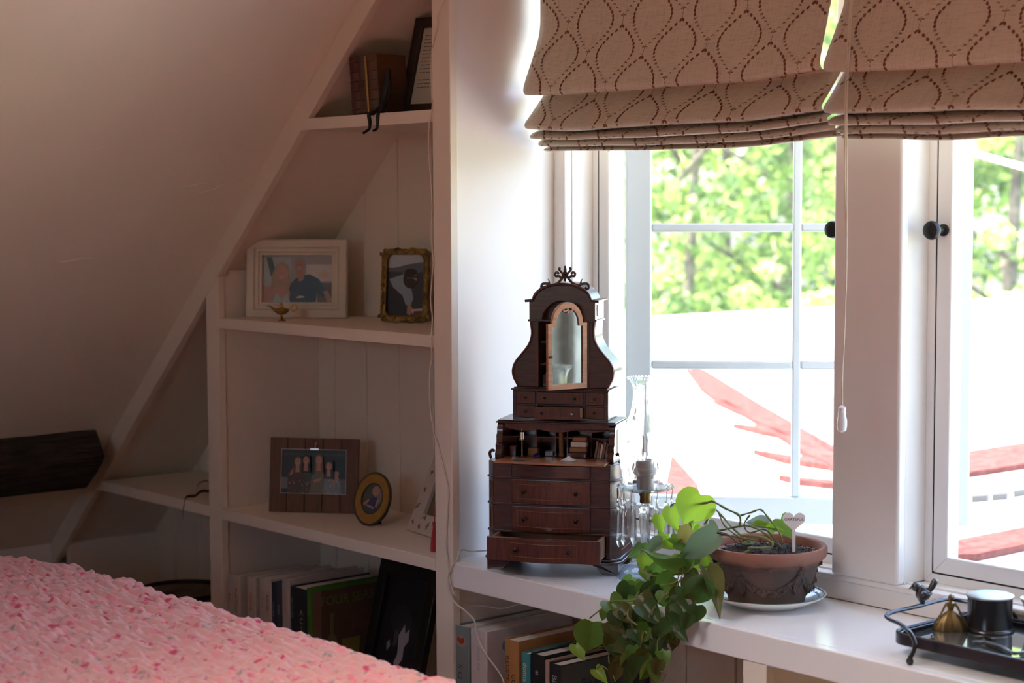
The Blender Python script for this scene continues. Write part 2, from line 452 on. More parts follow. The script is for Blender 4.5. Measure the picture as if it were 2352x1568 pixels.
# ================================================================ BUILT-IN BOOKCASE
bk = thing('built_in_bookcase', 'white built-in bookcase fitted under the sloping ceiling, with plank back', 'bookcase', Fr((-0.5, 0.0, 0.0)))
FT = 0.019
wpart('stile', MB().box(-0.055, 0.0, 0.0, FT, 0.0, zi(-0.055)+0.05), M_shelf, bk, bevel=0.0015)
wpart('stile', MB().prism([(-0.918, 0), (-0.864, 0), (-0.864, zi(-0.864)), (-0.918, zi(-0.918))], 0, FT, 'y'), M_shelf, bk, bevel=0.0015)
wpart('stile', MB().box(-1.746, -1.667, 0.0, FT, 0.0, zi(-1.746)), M_shelf, bk, bevel=0.0015)
wpart('slope_trim', MB().prism([(-1.746, zi(-1.746)), (-0.055, zi(-0.055)), (0.0, zi(0)), (0.0, zc(0)), (-1.746, zc(-1.746))], 0.0, FT, 'y'), M_shelf, bk, bevel=0.0015)
wpart('slope_panel', MB().prism([(-1.75, zi(-1.75)+0.02), (-0.05, zi(-0.05)+0.02), (-0.05, zi(-0.05)+0.03), (-1.75, zi(-1.75)+0.03)], FT, 0.298, 'y'), M_shelf, bk, smooth=False)
wpart('side_panel', MB().box(-0.066, -0.047, FT, 0.285, 0.0, zi(-0.066)), M_shelf, bk, smooth=False)
wpart('side_panel', MB().prism([(-0.914, 0), (-0.869, 0), (-0.869, zi(-0.869)+0.018), (-0.914, zi(-0.914)+0.018)], FT, 0.285, 'y'), M_shelf, bk, smooth=False)
wpart('side_panel', MB().box(-1.69, -1.668, FT, 0.285, 0.0, zi(-1.68)+0.015), M_shelf, bk, smooth=False)
def slope_x(z): return (z-1.970)/0.93
wpart('shelf', MB().prism([(slope_x(1.492), 1.492), (-0.056, 1.492), (-0.056, 1.517), (slope_x(1.517), 1.517)], -0.0006, 0.285, 'y'), M_shelf, bk, bevel=0.0012)
wpart('shelf', MB().box(-0.8635, -0.0555, -0.0006, 0.285, 1.045, 1.07), M_shelf, bk, bevel=0.0012)
wpart('shelf', MB().box(-0.8635, -0.0555, -0.0006, 0.285, 0.595, LZ), M_shelf, bk, bevel=0.0012)
wpart('shelf', MB().prism([(slope_x(0.595), 0.595), (-0.9185, 0.595), (-0.9185, LZ), (slope_x(LZ), LZ)], -0.0006, 0.285, 'y'), M_shelf, bk, bevel=0.0012)
wpart('shelf', MB().box(-0.8635, -0.0555, -0.0006, 0.285, 0.15, 0.17), M_shelf, bk, bevel=0.0012)
wpart('shelf', MB().box(-1.666, -0.9185, -0.0006, 0.285, 0.15, 0.17), M_shelf, bk, bevel=0.0012)
x = -0.0465
edges = [-0.0465, -0.161, -0.289, -0.417, -0.545, -0.672, -0.803, -0.931, -1.059, -1.187, -1.315, -1.443, -1.571, -1.69]
for a, b in zip(edges[1:], edges[:-1]):
    a2, b2 = a+0.0014, b-0.0014
    wpart('plank', MB().prism([(a2, 0.0), (b2, 0.0), (b2, zi(b2)+0.02), (a2, zi(a2)+0.02)], 0.2855, 0.297, 'y'), M_shelf, bk, bevel=0.002, seg=1)

# ================================================================ LOW BOOKCASE UNDER THE LEDGE
lb = thing('low_bookcase', 'white low bookcase under the window ledge, holding the cookbooks', 'bookcase', Fr((0.8, 0.0, 0.0)))
wpart('divider', MB().box(0.766, 0.817, 0.0, FT, 0.0, 0.5695).box(0.772, 0.811, FT, 0.285, 0.0, 0.598), M_shelf, lb, bevel=0.0012)
wpart('stile', MB().box(1.55, 1.60, 0.0, FT, 0.0, 0.5695), M_shelf, lb, bevel=0.0012)
wpart('side_panel', MB().box(-0.020, -0.004, FT, 0.285, 0.0, 0.598), M_shelf, lb, smooth=False)
wpart('shelf', MB().box(-0.003, 0.7655, 0.0, 0.285, 0.15, 0.17), M_shelf, lb, bevel=0.0012)
wpart('shelf', MB().box(0.8175, 1.5495, 0.0, 0.285, 0.15, 0.17), M_shelf, lb, bevel=0.0012)
k = 0
xx = -0.02
while xx < 1.6:
    x2 = min(xx+0.1285, 1.6)
    wpart('plank', MB().box(xx+0.0014, x2-0.0014, 0.2855, 0.297, 0.0, 0.598), M_shelf, lb, bevel=0.002, seg=1)
    xx = x2
le = thing('window_ledge', 'glossy white window ledge running under both windows', 'ledge', Fr((0.8, 0.0, 0.57)))
wpart('board', MB().box(-0.0255, 1.60, 0.0204, 0.3015, 0.599, LZ), M_ledge, le, bevel=0.001)
wpart('nosing', MB().box(0.0008, 1.60, -0.0006, 0.0200, 0.570, LZ), M_ledge, le, bevel=0.0022)

# ================================================================ TIMBER BEAM
M_beam = mat('rough_dark_timber', (0.060, 0.045, 0.034), 0.85, var=(7, (0.024, 0.018, 0.014), 8), stretch=(14, 1.5, 14), bump=(6, 1.0, 0.02))
sl = Vector((1, 0, 0.93)).normalized(); nr = Vector((0.93, 0, -1)).normalized()
c0 = Vector((-1.49, 0, zc(-1.49)))
bm_ = MB()
NY = 60
def beam_pt(i, j):
    y = -0.055-2.6*i/(NY-1)
    ring = [(0.00, -0.004), (0.045, 0.006), (0.075, 0.02), (0.078, 0.055), (0.080, 0.09), (0.079, 0.13), (0.074, 0.155), (0.03, 0.168), (0.0, 0.17)]
    h, a = ring[j]
    d = 0.006*noise.noise(Vector((y*7, j*1.7, 0)))+0.004*noise.noise(Vector((y*25, j*3.1, 5)))
    return c0+nr*(h+d)*1.0+sl*(a+d)+Vector((0, y, 0))
vs = [beam_pt(i, j) for i in range(NY) for j in range(9)]
fs = [(i*9+j, i*9+j+1, (i+1)*9+j+1, (i+1)*9+j) for i in range(NY-1) for j in range(8)]
fs += [tuple(range(9)), tuple(range((NY-1)*9, NY*9))]
bm_.add(vs, fs)
tag(obj('timber_beam', bm_, M_beam, ang=60), 'dark rough-hewn timber beam along the foot of the sloped ceiling', 'beam')

# ================================================================ OUTSIDE
M_roof = mat('sunlit_roof_pale', (0.54, 0.515, 0.48), 0.8, var=(6, (0.50, 0.475, 0.44), 4))  # sunlit red shingles, their glare put into a pale colour
M_red = mat('shaded_red_shingle', (0.095, 0.032, 0.028), 0.9, spec=0.05, var=(40, (0.065, 0.018, 0.016), 6, 0.42, 0.6), bump=(60, 0.4, 0.004))  # shingle colour in shade, for strips laid where shadows fall
M_grey = mat('roof_grey', (0.035, 0.035, 0.034), 0.6)
M_lawn = mat('lawn', (0.10, 0.20, 0.035), 0.9, var=(1.5, (0.16, 0.24, 0.05), 6))
G2 = Vector((-0.665, 0.747)).normalized(); P1 = Vector((-0.80, 1.76))
def roof_z(x, y): return 0.45+0.035*(G2.x*(x-P1.x)+G2.y*(y-P1.y))
def roof_at(px, py):
    d = ray(px, py)
    k0 = roof_z(CAM.x, CAM.y)
    t = (k0-CAM.z)/(d.z-0.035*(G2.x*d.x+G2.y*d.y))
    return CAM+d*t
rf = thing('neighbouring_roof', 'sun-bleached pale roof with red strips just outside the windows', 'roof', Fr((-3, 5, roof_z(-3, 5))))  # red-shingled roof: pale colour is sun glare, red strips are shade
far = [roof_at(px, py) for px, py in ((900, 764), (1500, 728), (1920, 705), (2352, 684), (2900, 668))]
top = [(p.x, p.y, p.z) for p in far]+[(6.0, 0.62, roof_z(6.0, 0.62)), (-7.0, 0.62, roof_z(-7, 0.62))]
n = len(top)
wpart('deck', MB().add(top+[(a, b, c-0.25) for a, b, c in top], [tuple(range(n)), tuple(reversed(range(n, 2*n)))]+[(i, n+i, n+(i+1) % n, (i+1) % n) for i in range(n)]), M_roof, rf, smooth=False)
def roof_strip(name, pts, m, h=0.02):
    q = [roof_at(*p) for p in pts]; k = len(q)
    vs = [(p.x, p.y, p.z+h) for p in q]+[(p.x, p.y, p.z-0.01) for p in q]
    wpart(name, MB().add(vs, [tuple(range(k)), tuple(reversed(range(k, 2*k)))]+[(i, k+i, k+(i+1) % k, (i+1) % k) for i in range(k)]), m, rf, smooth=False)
roof_strip('red_shade_strip', [(1575, 852), (1612, 862), (1700, 912), (1805, 980), (1960, 1080), (1960, 1112), (1840, 1046), (1806, 1020), (1760, 990), (1700, 955), (1650, 930), (1610, 900)], M_red)  # raised red strips shaped like the shadows across the shingles
roof_strip('red_shade_strip', [(1508, 792), (1522, 796), (1565, 825), (1630, 860), (1760, 941), (1960, 1056), (1960, 1066), (1760, 952), (1625, 869), (1560, 827)], M_red, 0.012)
roof_strip('red_shade_strip', [(1638, 927), (1668, 929), (1700, 945), (1720, 962), (1690, 952)], M_red)
roof_strip('red_shade_strip', [(1683, 984), (1760, 990), (1830, 1003), (1830, 1015), (1750, 1001)], M_red)
roof_strip('red_shade_strip', [(1730, 1044), (1806, 1056), (1960, 1076), (1960, 1090), (1806, 1067)], M_red)
roof_strip('red_shade_strip', [(1788, 1104), (1960, 1120), (1960, 1130), (1830, 1115)], M_red)
roof_strip('red_shade_strip', [(1545, 1058), (1605, 1128), (1590, 1150), (1500, 1150), (1520, 1090)], M_red)
roof_strip('red_shade_strip', [(2210, 1050), (2420, 1017), (2420, 1068), (2210, 1100)], M_red)
roof_strip('red_shade_strip', [(2160, 1263), (2420, 1212), (2420, 1252), (2240, 1290), (2160, 1290)], M_red)
roof_strip('rail_opening', [(2231, 1130), (2268, 1126), (2268, 1152), (2231, 1155)], M_grey)  # flat grey panels stand in for the dark openings of a porch railing
roof_strip('rail_opening', [(2278, 1122), (2313, 1117), (2313, 1148), (2278, 1151)], M_grey)
roof_strip('rail_opening', [(2324, 1115), (2360, 1110), (2360, 1137), (2328, 1143)], M_grey)
roof_strip('seam_strip', [(1545, 750), (1700, 741), (1960, 730), (1960, 732), (1700, 743.5), (1545, 752.5)], M_grey, 0.01)
struct(obj('ground', MB().box(-60, 40, 0.6, 80, -3.3, -3.2), M_lawn, smooth=False))

def leaf_mat(name, col, tr):
    m = mat(name, col, 0.6, spec=0.25)
    N = m.node_tree.nodes; L = m.node_tree.links
    b = N['Principled BSDF']; out = N['Material Output']
    t = N.new('ShaderNodeBsdfTranslucent'); t.inputs['Color'].default_value = (*tr, 1)
    mx = N.new('ShaderNodeMixShader'); mx.inputs[0].default_value = 0.4
    L.new(b.outputs[0], mx.inputs[1]); L.new(t.outputs[0], mx.inputs[2]); L.new(mx.outputs[0], out.inputs['Surface'])
    return m
TL = [leaf_mat('tree_leaf_a', (0.19, 0.30, 0.085), (0.30, 0.41, 0.085)), leaf_mat('tree_leaf_b', (0.25, 0.35, 0.10), (0.35, 0.44, 0.10)), leaf_mat('tree_leaf_c', (0.10, 0.165, 0.055), (0.15, 0.23, 0.05)), leaf_mat('tree_leaf_d', (0.40, 0.46, 0.18), (0.46, 0.53, 0.17))]
M_bark = mat('bark', (0.17, 0.14, 0.11), 0.9, var=(9, (0.05, 0.04, 0.03), 5), bump=(12, 0.6, 0.02))
def tree(x, y, zt, rx, seed, lab, pal, nclump=70, nleaf=62, lsz=0.13, zb=-2.2, cat='tree'):
    g = random.Random(seed)
    root = thing('leafy_tree' if cat == 'tree' else 'leafy_shrub', lab, cat, Fr((x, y, -3.2)), 'trees beyond the roof')
    h = (zt-zb)/2; cz = (zt+zb)/2+3.2
    tr = MB()
    tr.tube([(0, 0, 0), (0.1*rx*g.uniform(-1, 1), 0.1*rx*g.uniform(-1, 1), cz*0.5), (0.15*rx*g.uniform(-1, 1), 0.1, cz+h*0.5)], [0.03*rx+0.03, 0.022*rx+0.03, 0.02], 9)
    for _ in range(9):
        a = g.uniform(0, 6.28); zz = cz+h*g.uniform(-0.7, 0.4)
        tr.tube([(0, 0, zz), (0.5*rx*math.cos(a), 0.5*rx*math.sin(a), zz+0.3*rx), (0.85*rx*math.cos(a), 0.85*rx*math.sin(a), zz+0.45*rx)], [0.03, 0.02, 0.01], 6)
    obj('trunk', tr, M_bark, root)
    vs = []; fs = []; mi = []
    for c in range(nclump):
        while True:
            p = Vector((g.uniform(-1, 1), g.uniform(-1, 1), g.uniform(-1, 1)))
            if 0.25 < p.length < 1: break
        cc = Vector((p.x*rx, p.y*rx, cz+p.z*h)); cr = g.uniform(0.22, 0.42)*min(rx, 1.8)*0.62
        base = g.choices(range(4), pal)[0]
        for _ in range(nleaf):
            d = Vector((g.gauss(0, 1), g.gauss(0, 1), g.gauss(0, 1))).normalized()
            q = cc+Vector((d.x*cr, d.y*cr, d.z*cr*0.7))*g.uniform(0.55, 1.0)
            a = Vector((g.gauss(0, 1), g.gauss(0, 1), g.gauss(0, 0.6))).normalized()
            nn = (d+0.9*Vector((g.gauss(0, 1), g.gauss(0, 1), g.gauss(0, 1)))).normalized()
            bb = nn.cross(a)
            if bb.length < 0.1: continue
            bb.normalize(); a = bb.cross(nn)
            s1 = lsz*g.uniform(0.6, 1.15); s2 = s1*0.55
            k = len(vs)
            vs += [tuple(q-a*s1*0.5), tuple(q+bb*s2*0.5), tuple(q+a*s1*0.6), tuple(q-bb*s2*0.5)]
            fs.append((k, k+1, k+2, k+3)); mi.append(base if g.random() < 0.75 else g.randrange(4))
    mb = MB(); mb.v = vs; mb.f = fs; mb.m = mi
    o = obj('crown', mb, TL, root, smooth=False)
    return root
def tree_at(px, dist, zt, rx, seed, lab, pal, **k):
    d = ray(px, 480); d = Vector((d.x, d.y)).normalized()
    return tree(CAM.x+d.x*dist, CAM.y+d.y*dist, zt, rx, seed, lab, pal, **k)
tree_at(1560, 15.5, 5.2, 1.7, 11, 'dark green tree seen through the left column of panes, nearest the desk', (3, 2, 5, 1))
tree_at(1800, 17.0, 6.0, 1.9, 12, 'light green tree in the middle of the open sash', (4, 5, 2, 3))
tree_at(2010, 16.0, 5.6, 1.7, 13, 'yellow-green tree partly hidden by the post between the windows', (4, 5, 1, 3))
tree_at(2330, 15.0, 6.2, 1.9, 14, 'broad dull green tree filling the right-hand window', (6, 2, 4, 0.5))
tree_at(1330, 16.5, 5.5, 1.9, 15, 'bright green tree hidden mostly behind the left window casing', (4, 4, 2, 2))
tree_at(2700, 16.0, 5.8, 2.0, 16, 'green tree past the right edge of the picture', (4, 3, 3, 1))
tree_at(1000, 17.0, 5.8, 2.0, 26, 'green tree behind the bookcase wall', (4, 3, 3, 1), nclump=30)
for i, (px, d, pal, lab) in enumerate([(1450, 21.5, (5, 2, 6, 0), 'tall deep green tree at the back, left'), (1690, 22, (4, 3, 5, 1), 'tall deep green tree at the back, centre left'), (1930, 23, (4, 3, 5, 1), 'tall deep green tree at the back, centre right'), (2180, 22, (4, 2, 6, 0), 'tall deep green tree at the back, behind the right-hand knob'), (2440, 22, (4, 2, 6, 0), 'tall deep green tree at the back, far right')]):
    tree_at(px, d, 8.5, 2.4, 40+i, lab, pal, nclump=110, nleaf=70, lsz=0.2, zb=-2.8)
for i, (px, d, pal, lab, zt) in enumerate([(1540, 13.2, (2, 1, 7, 0), 'low dark shrub against the roof edge in the lower left pane', 1.05), (1700, 13.0, (2, 6, 0, 6), 'pale sunlit shrub above the roof edge', 1.0), (1860, 13.4, (2, 6, 1, 6), 'pale yellow-green shrub beside the centre bar of the sash', 0.95), (1990, 13.2, (3, 5, 1, 4), 'yellow-green shrub next to the post', 1.0), (2290, 12.8, (5, 3, 3, 1), 'green shrub above the roof in the right-hand window', 1.2)]):
    tree_at(px, d, zt, 0.62, 60+i, lab, pal, nclump=60, nleaf=50, lsz=0.10, zb=-1.6, cat='shrub')
cb = MB().tube([at_y(2238, 352, 4.3), at_y(2352, 384, 4.2), at_y(2700, 470, 4.0)], 0.011, 8)
tag(obj('overhead_cable', cb, M_vinyl), 'pale cable crossing the trees at the top of the right-hand window', 'cable')

# ================================================================ BED AND QUILT
M_linen = mat('mattress_ticking', (0.62, 0.55, 0.48), 0.85)
M_wood_bed = mat('bed_frame_wood', (0.16, 0.075, 0.035), 0.45, var=(6, (0.09, 0.04, 0.02), 5), stretch=(1, 8, 8))
bed = thing('bed', 'bed under the pink quilt, its frame hidden below the picture', 'bed', Fr((0.45, -1.35, 0)))
wpart('mattress', MB().box(-1.0, 1.85, -2.06, -0.70, 0.36, 0.585), M_linen, bed, bevel=0.04, seg=3)
wpart('base', MB().box(-1.0, 1.85, -2.06, -0.70, 0.20, 0.355), M_wood_bed, bed, bevel=0.01)
for (a, b) in ((-0.95, -0.75), (1.75, -0.75), (-0.95, -2.0), (1.75, -2.0)):
    wpart('leg', MB().prism([(a, b), (a+0.06, b), (a+0.06, b+0.06), (a, b+0.06)], 0.0, 0.1995, 'z'), M_wood_bed, bed, bevel=0.004)

M_quilt = mat('pink_quilt', (0.74, 0.34, 0.335), 0.9, spec=0.1, sheen=0.3)
def quilt_nodes(m):
    nt = m.node_tree; N = nt.nodes; L = nt.links; b = N['Principled BSDF']
    tc = N.new('ShaderNodeTexCoord')
    def vor(scale, lo, hi, seed):
        mp = N.new('ShaderNodeMapping'); mp.inputs['Location'].default_value = (seed, seed*1.7, 0)
        L.new(tc.outputs['Object'], mp.inputs['Vector'])
        v = N.new('ShaderNodeTexVoronoi'); v.inputs['Scale'].default_value = scale; v.inputs['Randomness'].default_value = 1.0
        nz = N.new('ShaderNodeTexNoise'); nz.inputs['Scale'].default_value = 60; L.new(tc.outputs['Object'], nz.inputs['Vector'])
        ad = N.new('ShaderNodeMix'); ad.data_type = 'VECTOR'; ad.inputs['Factor'].default_value = 0.035
        L.new(mp.outputs[0], ad.inputs[4]); L.new(nz.outputs['Color'], ad.inputs[5]); L.new(ad.outputs[1], v.inputs['Vector'])
        r = N.new('ShaderNodeValToRGB'); r.color_ramp.elements[0].position = lo; r.color_ramp.elements[1].position = hi
        r.color_ramp.elements[0].color = (1, 1, 1, 1); r.color_ramp.elements[1].color = (0, 0, 0, 1)
        L.new(v.outputs['Distance'], r.inputs[0]); return r.outputs[0]
    prev = None
    base = N.new('ShaderNodeRGB'); base.outputs[0].default_value = (0.60, 0.305, 0.28, 1)
    prev = base.outputs[0]
    for (sc, lo, hi, sd, col) in ((34, 0.16, 0.30, 0.3, (0.62, 0.12, 0.18)), (38, 0.12, 0.24, 3.1, (0.28, 0.22, 0.19)), (27, 0.14, 0.26, 7.7, (0.50, 0.05, 0.11)), (24, 0.16, 0.34, 5.3, (0.70, 0.26, 0.27))):
        mx = N.new('ShaderNodeMix'); mx.data_type = 'RGBA'
        L.new(vor(sc, lo, hi, sd), mx.inputs['Factor']); L.new(prev, mx.inputs[6]); mx.inputs[7].default_value = (*col, 1)
        prev = mx.outputs[2]
    L.new(prev, b.inputs['Base Color'])
quilt_nodes(M_quilt)
def smooth_noise(X, Y, s, seed):
    g = np.random.default_rng(seed); T = g.random((64, 64))
    x = X/s; y = Y/s; xi = np.floor(x).astype(int); yi = np.floor(y).astype(int); fx = x-xi; fy = y-yi
    fx = fx*fx*(3-2*fx); fy = fy*fy*(3-2*fy)
    a = T[xi % 64, yi % 64]; b = T[(xi+1) % 64, yi % 64]; c = T[xi % 64, (yi+1) % 64]; d = T[(xi+1) % 64, (yi+1) % 64]
    return (a*(1-fx)+b*fx)*(1-fy)+(c*(1-fx)+d*fx)*fy
def quilt():
    xs = np.concatenate([np.linspace(-1.06, -0.66, 20)[:-1], np.linspace(-0.66, 1.12, 310), np.linspace(1.12, 1.90, 40)[1:]])
    # arc length across: hang, rounded edge, top, rounded edge, hang
    prof = []
    RAD = 0.075; ZT = 0.654; YF = -0.60; YN = -2.10
    for z in np.linspace(0.22, ZT-RAD, 14)[:-1]: prof.append((YF+0.012*math.sin(z*9), z, 1, 0))
    for a in np.linspace(0, math.pi/2, 34)[:-1]: prof.append((YF-RAD+RAD*math.cos(a), ZT-RAD+RAD*math.sin(a), math.cos(a), math.sin(a)))
    for y in np.linspace(YF-RAD, -1.62, 270): prof.append((y, ZT, 0, 1))
    for y in np.linspace(-1.62, YN+RAD, 40)[1:]: prof.append((y, ZT, 0, 1))
    for a in np.linspace(0, math.pi/2, 8)[1:]: prof.append((YN+RAD-RAD*math.sin(a), ZT-RAD+RAD*math.cos(a), -math.sin(a), math.cos(a)))
    for z in np.linspace(ZT-RAD, 0.22, 6)[1:]: prof.append((YN, z, -1, 0))
    P = np.array(prof)
    s = np.concatenate([[0], np.cumsum(np.hypot(np.diff(P[:, 0]), np.diff(P[:, 1])))])
    X, S = np.meshgrid(xs, s)
    wob = 0.006*(smooth_noise(X, S, 0.05, 1)-0.5)+0.010*(smooth_noise(X, S, 0.17, 2)-0.5)
    ridge = np.abs(np.sin(np.pi*(S+wob)/0.019))**0.8
    puck = smooth_noise(X+0.5*S, S, 0.012, 3); puck2 = smooth_noise(X-0.8*S, S*1.3, 0.02, 4)
    h = 0.0100*ridge*(0.15+0.85*puck)+0.009*(puck2-0.5)+0.008*(smooth_noise(X, S, 0.12, 5)-0.5)
    Yb = P[:, 0][:, None]+h*P[:, 2][:, None]; Zb = P[:, 1][:, None]+h*P[:, 3][:, None]
    droop = np.clip((-0.05-X)/0.6, 0, None)
    Zb = Zb-0.030*droop**1.6
    V = np.stack([X, Yb+0*X, Zb], -1).reshape(-1, 3)
    nx, ns = len(xs), len(s)
    idx = np.arange(ns*nx).reshape(ns, nx)
    F = np.stack([idx[:-1, :-1], idx[1:, :-1], idx[1:, 1:], idx[:-1, 1:]], -1).reshape(-1, 4)
    me = bpy.data.meshes.new('quilt'); me.from_pydata(V.tolist(), [], F.tolist())
    me.materials.append(M_quilt); me.polygons.foreach_set('use_smooth', [True]*len(me.polygons)); me.update()
    return tag(link('quilt', me), 'puckered pink floral quilt spread over the bed in the foreground', 'quilt')
quilt()

# ================================================================ ROMAN BLINDS
def linen_mat():
    m = mat('oatmeal_linen', (0.42, 0.355, 0.285), 0.95, spec=0.1, sheen=0.2)
    N = m.node_tree.nodes; L = m.node_tree.links; b = N['Principled BSDF']
    tc = N.new('ShaderNodeTexCoord')
    a = []
    for s in ((900, 25, 900), (25, 900, 900)):
        mp = N.new('ShaderNodeMapping'); mp.inputs['Scale'].default_value = (s[0], s[1], s[1]) if s[0] > s[1] else (40, 700, 700)
        nz = N.new('ShaderNodeTexNoise'); nz.inputs['Scale'].default_value = 1.0; nz.inputs['Detail'].default_value = 2
        L.new(tc.outputs['Object'], mp.inputs['Vector']); L.new(mp.outputs[0], nz.inputs['Vector']); a.append(nz)
    ad = N.new('ShaderNodeMath'); ad.operation = 'ADD'; L.new(a[0].outputs[0], ad.inputs[0]); L.new(a[1].outputs[0], ad.inputs[1])
    r = N.new('ShaderNodeValToRGB'); r.color_ramp.elements[0].position = 0.75; r.color_ramp.elements[1].position = 1.25
    r.color_ramp.elements[0].color = (0.52, 0.435, 0.335, 1); r.color_ramp.elements[1].color = (0.70, 0.60, 0.48, 1)
    L.new(ad.outputs[0], r.inputs[0]); L.new(r.outputs[0], b.inputs['Base Color'])
    bp = N.new('ShaderNodeBump'); bp.inputs['Strength'].default_value = 0.25; bp.inputs['Distance'].default_value = 0.0006
    L.new(ad.outputs[0], bp.inputs['Height']); L.new(bp.outputs[0], b.inputs['Normal'])
    out = N['Material Output']
    t = N.new('ShaderNodeBsdfTranslucent'); t.inputs['Color'].default_value = (0.40, 0.33, 0.25, 1)
    mx = N.new('ShaderNodeMixShader'); mx.inputs[0].default_value = 0.12
    L.new(b.outputs[0], mx.inputs[1]); L.new(t.outputs[0], mx.inputs[2]); L.new(mx.outputs[0], out.inputs['Surface'])
    return m
M_linen_b = linen_mat()
M_thread_d = mat('rust_thread', (0.20, 0.062, 0.03), 0.55, spec=0.4)
M_thread_l = mat('olive_thread', (0.27, 0.17, 0.08), 0.55, spec=0.4)
# side profile (y, z) of the fabric from the head rail down through the folds
PROF = [(0.284, 2.03), (0.262, 1.95), (0.246, 1.84), (0.238, 1.745), (0.233, 1.68), (0.212, 1.625), (0.194, 1.585), (0.186, 1.562), (0.190, 1.551), (0.205, 1.551), (0.232, 1.556), (0.240, 1.552),
        (0.226, 1.535), (0.205, 1.512), (0.188, 1.494), (0.185, 1.486), (0.191, 1.481), (0.210, 1.483), (0.236, 1.486), (0.238, 1.482),
        (0.212, 1.476), (0.200, 1.469), (0.202, 1.463), (0.222, 1.464), (0.240, 1.467), (0.228, 1.460), (0.222, 1.454), (0.226, 1.449), (0.245, 1.452), (0.250, 1.448), (0.238, 1.443), (0.240, 1.4395), (0.262, 1.441)]
PC = catmull([(a, b, 0) for a, b in PROF], 5)
PL = [0.0]
for i in range(1, len(PC)): PL.append(PL[-1]+(PC[i]-PC[i-1]).length)
def blind(name, label, x0, x1, seed, skew):
    g = random.Random(seed)
    NX = 44
    def P(x, s):
        """point of the fabric at x and arc length s, sagging between its rings"""
        i = 0
        lo, hi = 0, len(PL)-1
        while hi-lo > 1:
            m = (lo+hi)//2
            if PL[m] <= s: lo = m
            else: hi = m
        t = 0 if PL[hi] == PL[lo] else min(1, (s-PL[lo])/(PL[hi]-PL[lo]))
        q = PC[lo].lerp(PC[hi], t)
        u = min(1.0, max(0.0, (x-x0)/(x1-x0)))
        f = min(1, max(0, (1.75-q.y)/0.25))
        edge = max(0, 1-min(u, 1-u)/0.06)
        z = q.y-0.010*f*max(0.0, math.sin(math.pi*u))**0.6+f*0.004*noise.noise(Vector((x*6, seed, s*4)))+skew*f*u
        y = q.x-0.006*f*noise.noise(Vector((x*5, seed+3, s*3)))+0.010*f*edge*edge
        inn = 0.012*edge*edge*max(0.0, min(1.0, (q.y-1.556)/0.10))
        return Vector((x+inn*(0 if u < 0.5 and seed == 1 else (1 if u < 0.5 else -1)), y, z))
    root = thing(name, label, 'blind', Fr(((x0+x1)/2, 0.28, 2.03)), 'roman blinds')
    mb = MB()
    S = PL
    fine = []
    for i in range(len(S)): fine.append(S[i])
    vs = [P(x0+(x1-x0)*i/(NX-1), s) for s in fine for i in range(NX)]
    fs = [(j*NX+i, j*NX+i+1, (j+1)*NX+i+1, (j+1)*NX+i) for j in range(len(fine)-1) for i in range(NX-1)]
    mb.add(vs, fs)
    fo = wpart('fabric', mb, M_linen_b, root, ang=70)
    so = fo.modifiers.new('thickness', 'SOLIDIFY'); so.thickness = 0.0016; so.offset = 1
    wpart('head_rail', MB().box(x0, x1, 0.262, 0.2895, 2.005, 2.045), M_trim, root, bevel=0.002)
    # embroidery: ogee cells, big drops down the upper sides, small stitches below
    em = MB()
    per = 0.158; half = 0.079; hh = 0.100; row = 0.0680
    total = PL[-1]
    def bead(x, s, dx, ds, ln, wd, mi):
        if not (x0+0.006 < x < x1-0.006 and 0.01 < s < total-0.01): return
        c = P(x, s)
        tu = (P(x+0.002, s)-c).normalized(); ts = (P(x, s+0.002)-c).normalized()
        n = tu.cross(ts).normalized()
        if n.y > 0: n = -n
        d = (tu*dx+ts*ds).normalized(); w = n.cross(d).normalized()
        em.mi = mi
        k = [(-0.5, 0), (-0.25, 0.34), (0.1, 0.5), (0.4, 0.32), (0.5, 0), (0.4, -0.32), (0.1, -0.5), (-0.25, -0.34)]
        ring = [c+n*0.0006+d*ln*a+w*wd*b for a, b in k]
        em.add([c+n*0.0016]+ring, [(0, 1+i, 1+(i+1) % 8) for i in range(8)])
    r0 = 0
    s0 = 0.02
    j = 0
    while s0+row*j < total:
        sp = s0+row*j
        off = x0+0.008+(half if j % 2 else 0)+(0.02 if seed == 2 else 0)
        nx = int((x1-x0)/per)+3
        for c in range(-1, nx):
            xc = off+c*per
            for side in (-1, 1):
                m = 16
                last = None
                for q in range(m):
                    t = (q+0.3)/m
                    def cv(t):
                        wdt = 0.050*(max(0.0, math.sin(math.pi*min(1, t**0.88)))**1.22)
                        return xc+side*wdt, sp+hh*t*1.22
                    a = cv(t); b = cv(t+0.01)
                    dx, ds = b[0]-a[0], b[1]-a[1]
                    # drops lean inward off the stem
                    if t < 0.52: bead(a[0], a[1], dx*0.75-side*0.000, ds*1.25, 0.0088, 0.0058, 0)
                    elif t < 0.74: bead(a[0], a[1], dx*0.4+side*0.003, ds*0.9, 0.0085, 0.0036, 1)
                    else: bead(a[0], a[1], dx*0.3+side*0.006, ds*0.9, 0.0075, 0.0026, 1)
                    a2 = cv(min(1, t)+0.012)
                    if t > 0.5: bead((a[0]+a2[0])/2-side*0.0012, (a[1]+a2[1])/2, dx, ds, 0.0075, 0.0008, 1)
            for q in range(4): bead(xc, sp-0.004-0.006*q, 0, 1, 0.006, 0.0008, 1)
        j += 1
    e = wpart('embroidery', em, [M_thread_d, M_thread_l], root, ang=60)
    e['kind'] = 'stuff'
    return root
blind('roman_blind', 'embroidered oatmeal roman blind folded up over the left window', 0.0, 0.7625, 1, 0.003)
blind('roman_blind', 'embroidered oatmeal roman blind over the right-hand window, cut by the picture edge', 0.7665, 1.53, 2, -0.002)
